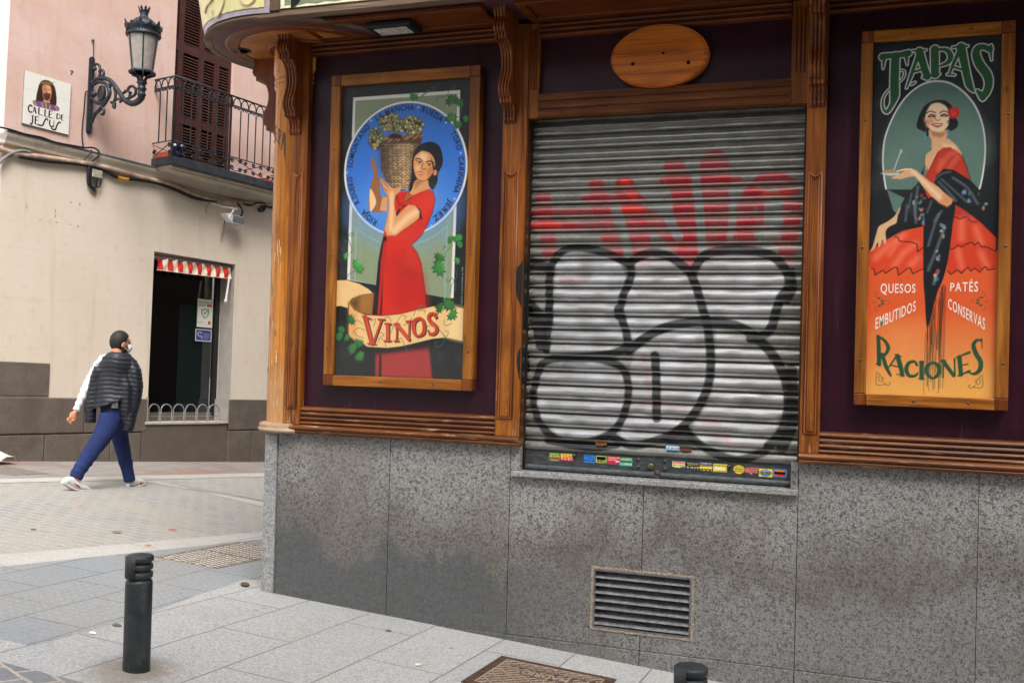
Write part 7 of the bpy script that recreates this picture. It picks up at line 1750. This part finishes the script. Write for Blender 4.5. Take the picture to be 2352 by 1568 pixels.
# sweater
sw_m = flat('white_knit', (222, 224, 232), .85, var=.05, scale=60)
mb = MB()
mb.tube([MP(590, 258, 0), MP(588, 300, 0), MP(585, 420, 0), MP(580, 600, 0)], [.062, .08, .11, .11], 16); mb.tube([MP(570, 285, -.03), MP(480, 322, -.12), MP(440, 372, -.19), MP(385, 460, -.21), MP(335, 545, -.22), MP(285, 650, -.235), MP(238, 752, -.24)], [.06, .070, .066, .060, .054, .044, .034], 14)
fold = lambda w_: .004 * np.sin(w_ @ UP * 70 + (w_ @ HF) * 40) * ((w_ @ HF) < (MP(420, 500, -.2) @ HF))
remesh(mb, .011, 'sweater', sw_m, man, fold)
mb = MB(); mb.tube([MP(246, 738, -.24), MP(233, 764, -.24)], [.038, .037], 12); mb.build('cuff', sw_m, man)
# jacket over the shoulders, its sleeves hanging empty
jk_m = flat('quilted_nylon', (25, 28, 37), .5, var=.25, scale=30, spec=.5)
mb = MB()
def ringpx(cy, xl, xr, d, tilt=0.0, n=20):
    c = MP((xl + xr) / 2, cy, 0); w_ = (xr - xl) / 2 * mpx
    return [c + cr_ * w_ * math.cos(a) * (1 if True else 0) + vw * d * math.sin(a) + UP * (tilt * mpx * math.cos(a)) for a in np.linspace(0, 2 * math.pi, n + 1)[:-1]]
mb.loft([ringpx(243, 552, 668, .075), ringpx(254, 522, 705, .115), ringpx(290, 478, 748, .145, -10), ringpx(350, 448, 780, .16, -8), ringpx(440, 432, 780, .15), ringpx(540, 415, 775, .155), ringpx(620, 402, 762, .16, 20), ringpx(672, 390, 742, .165, 55), ringpx(694, 384, 735, .165, 62), ringpx(690, 410, 715, .14, 60), ringpx(560, 440, 740, .12, 30)], True, True)
mb.tube([MP(455, 395, -.1), MP(412, 480, -.14), MP(385, 600, -.15), MP(368, 730, -.15), MP(362, 855, -.15)], [.07, .066, .060, .058, .056], 16)
mb.tube([MP(715, 340, .1), MP(752, 420, .15), MP(762, 540, .17), MP(742, 700, .17), MP(712, 840, .17), MP(692, 930, .17)], [.075, .082, .084, .080, .072, .062], 18)
mb.tube([MP(640, 420, .05), MP(690, 560, .13), MP(680, 760, .15), MP(668, 880, .15)], [.10, .09, .075, .05], 14)
def quilt(w_):
    s_ = (w_ - MO) @ UP + .10 * ((w_ - MO) @ cr_) * np.sign((w_ - MO) @ cr_ - .03) + .004 * np.sin((w_ - MO) @ cr_ * 23)
    p_ = np.abs(np.sin(math.pi * s_ / .047)); return .0065 * (p_ ** .5 - .4) + .004 * np.sin((w_ @ cr_) * 31 + s_ * 9)
remesh(mb, .0085, 'jacket', jk_m, man, quilt, 2)
for p_, q_, r in ((MP(362, 842, -.15), MP(361, 872, -.15), .058), (MP(696, 915, .17), MP(688, 945, .17), .062)):
    mb = MB(); mb.tube([p_, q_], [r, r * .97], 16); mb.build('jacket_cuff', flat('cuff_black', (24, 26, 32), .6), man)
# trousers
tr_m = NT('blue_denim'); n1 = tr_m.noise(6, 4, .6); n2 = tr_m.noise(140, 2); tr_m = tr_m.out(tr_m.mix(tr_m.math('MULTIPLY', n2, .25), tr_m.ramp(n1, [(.3, (14, 22, 56)), (.7, (25, 38, 88))]), (90, 110, 170)), .85, 0, .2)
mb = MB()
mb.tube([MP(572, 640, 0), MP(568, 740, 0), MP(565, 830, 0), MP(560, 880, 0)], [.125, .132, .135, .12], 18)
mb.tube([MP(545, 820, .07), MP(505, 930, .085), MP(445, 1030, .085), MP(385, 1115, .085), MP(320, 1215, .08), MP(262, 1300, .075), MP(226, 1368, .07)], [.125, .112, .098, .086, .078, .072, .068], 16)
mb.tube([MP(590, 820, -.07), MP(615, 940, -.09), MP(640, 1060, -.09), MP(662, 1160, -.09), MP(690, 1280, -.085), MP(718, 1395, -.08)], [.118, .098, .086, .078, .070, .064], 16)
remesh(mb, .010, 'trousers', tr_m, man, lambda w_: .0035 * np.sin((w_ @ UP) * 37 + (w_ @ HF) * 51 + 2 * np.sin(w_ @ UP * 19)) * (((w_ - MO) @ UP) < .45), 2)
mb = MB(); b0 = MP(580, 708, .0) - vw * .165; mb.hexa([b0 + cr_ * sx * .032 + UP * sz * .034 + vw * dy for sz in (-1, 1) for sx, dy in ((-1, 0), (1, 0), (1, .012), (-1, .012))]); mb.build('pouch', flat('grey_pouch', (96, 98, 100), .6), man)
mb = MB(); mb.tube([MP(572, 690, 0), MP(570, 745, 0)], [.14, .143], 20); mb.build('belt', flat('belt_black', (22, 24, 28), .7), man)
# running shoes
sh_m = flat('shoe_white', (222, 220, 220), .6, var=.08, scale=40); so_m = flat('sole_white', (206, 202, 200), .7); swm = flat('shoe_red', (170, 44, 44), .5); shg = flat('shoe_grey', (150, 152, 156), .7)
def shoe(lat, pts, sole, mark):
    mb = MB(); rings = []
    P = [MP(x, y, lat) for x, y, w_, h in pts]; fw_ = P[-1] - P[0]; fw_ /= np.linalg.norm(fw_); sd = np.cross(fw_, UP); sd /= np.linalg.norm(sd); n_ = np.cross(sd, fw_)
    for p_, (x, y, w_, h) in zip(P, pts): rings.append([p_ + sd * w_ * math.cos(a) + n_ * h * (math.sin(a) if math.sin(a) > 0 else .8 * math.sin(a)) for a in np.linspace(0, 2 * math.pi, 17)[:-1]])
    mb.loft(rings); s_ = remesh(mb, .008, 'shoe', sh_m, man, smooth=1)
    mb = MB(); Q = [MP(x, y, lat) for x, y, w_ in sole]; lo = []; hi = []
    for q_, (x, y, w_) in zip(Q, sole): lo.append(([q_ - sd * w_, q_ + sd * w_], [q_ - sd * w_ + n_ * .022, q_ + sd * w_ + n_ * .022]))
    mb.loft([[l_[0], l_[1], h_[1], h_[0]] for l_, h_ in lo]); mb.build('sole', so_m, s_)
    mb = MB(); mb.tube([MP(x, y, lat) - vw * .047 for x, y in mark], [.003, .008, .010, .006, .003][:len(mark)], 6); mb.build('shoe_mark', swm, s_)
shoe(.075, [(120, 1400, .024, .03), (140, 1392, .036, .044), (190, 1402, .04, .056), (240, 1430, .042, .046), (290, 1452, .046, .036), (330, 1466, .042, .028), (352, 1474, .024, .016)], [(108, 1416, .028), (150, 1446, .036), (200, 1474, .036), (250, 1490, .044), (310, 1490, .046), (352, 1486, .03)], [(222, 1410), (236, 1424), (256, 1440), (270, 1446), (274, 1442)])
shoe(-.085, [(690, 1432, .024, .03), (706, 1420, .036, .044), (740, 1404, .04, .052), (776, 1398, .042, .046), (810, 1398, .044, .034), (838, 1404, .034, .026), (850, 1408, .02, .016)], [(678, 1456, .028), (712, 1462, .036), (752, 1458, .038), (792, 1446, .044), (830, 1430, .04), (850, 1418, .026)], [(800, 1400), (812, 1404), (822, 1412)])

# ================================================================ unseen houses added behind the camera to shade the tavern front and fill its reflections
def plain_house(label, x0, x1, y0, y1, h, wall, face='y'):
    t = thing('added_house', ((x0 + x1) / 2, y1, gz((x0 + x1) / 2, y1)), label, 'building')
    MB().box((x0, y0, -2), (x1, y1, h)).build('wall', wall, t)
    n = max(2, int((x1 - x0) / 3)); 
    for i in range(n):
        for j in range(int(h / 3.6)):
            x = x0 + 1.2 + i * (x1 - x0 - 2.2) / n; z = 1.0 + j * 3.6
            wn_ = MB().box((x, y1 - .02, z), (x + 1.1, y1 + .03, z + 2.1)).build('window', flat('opp_frame', (70, 56, 46), .6), t)
            MB().box((x + .07, y1 + .035, z + .07), (x + 1.03, y1 + .04, z + 2.03)).build('pane', flat('opp_pane', (30, 36, 42), .15), wn_)
plain_house('unseen tall plain dark house added behind the camera to shade the tavern front', -1.5, 22, -17, -10.6, 15, flat('opp_plaster', (92, 82, 74), .9, var=.1, scale=2))
plain_house('unseen lower brown house added behind the camera for the tavern glass to reflect', -22, -1.6, -36, -26, 15, flat('opp_plaster_brown', (120, 100, 84), .9, var=.1, scale=2))
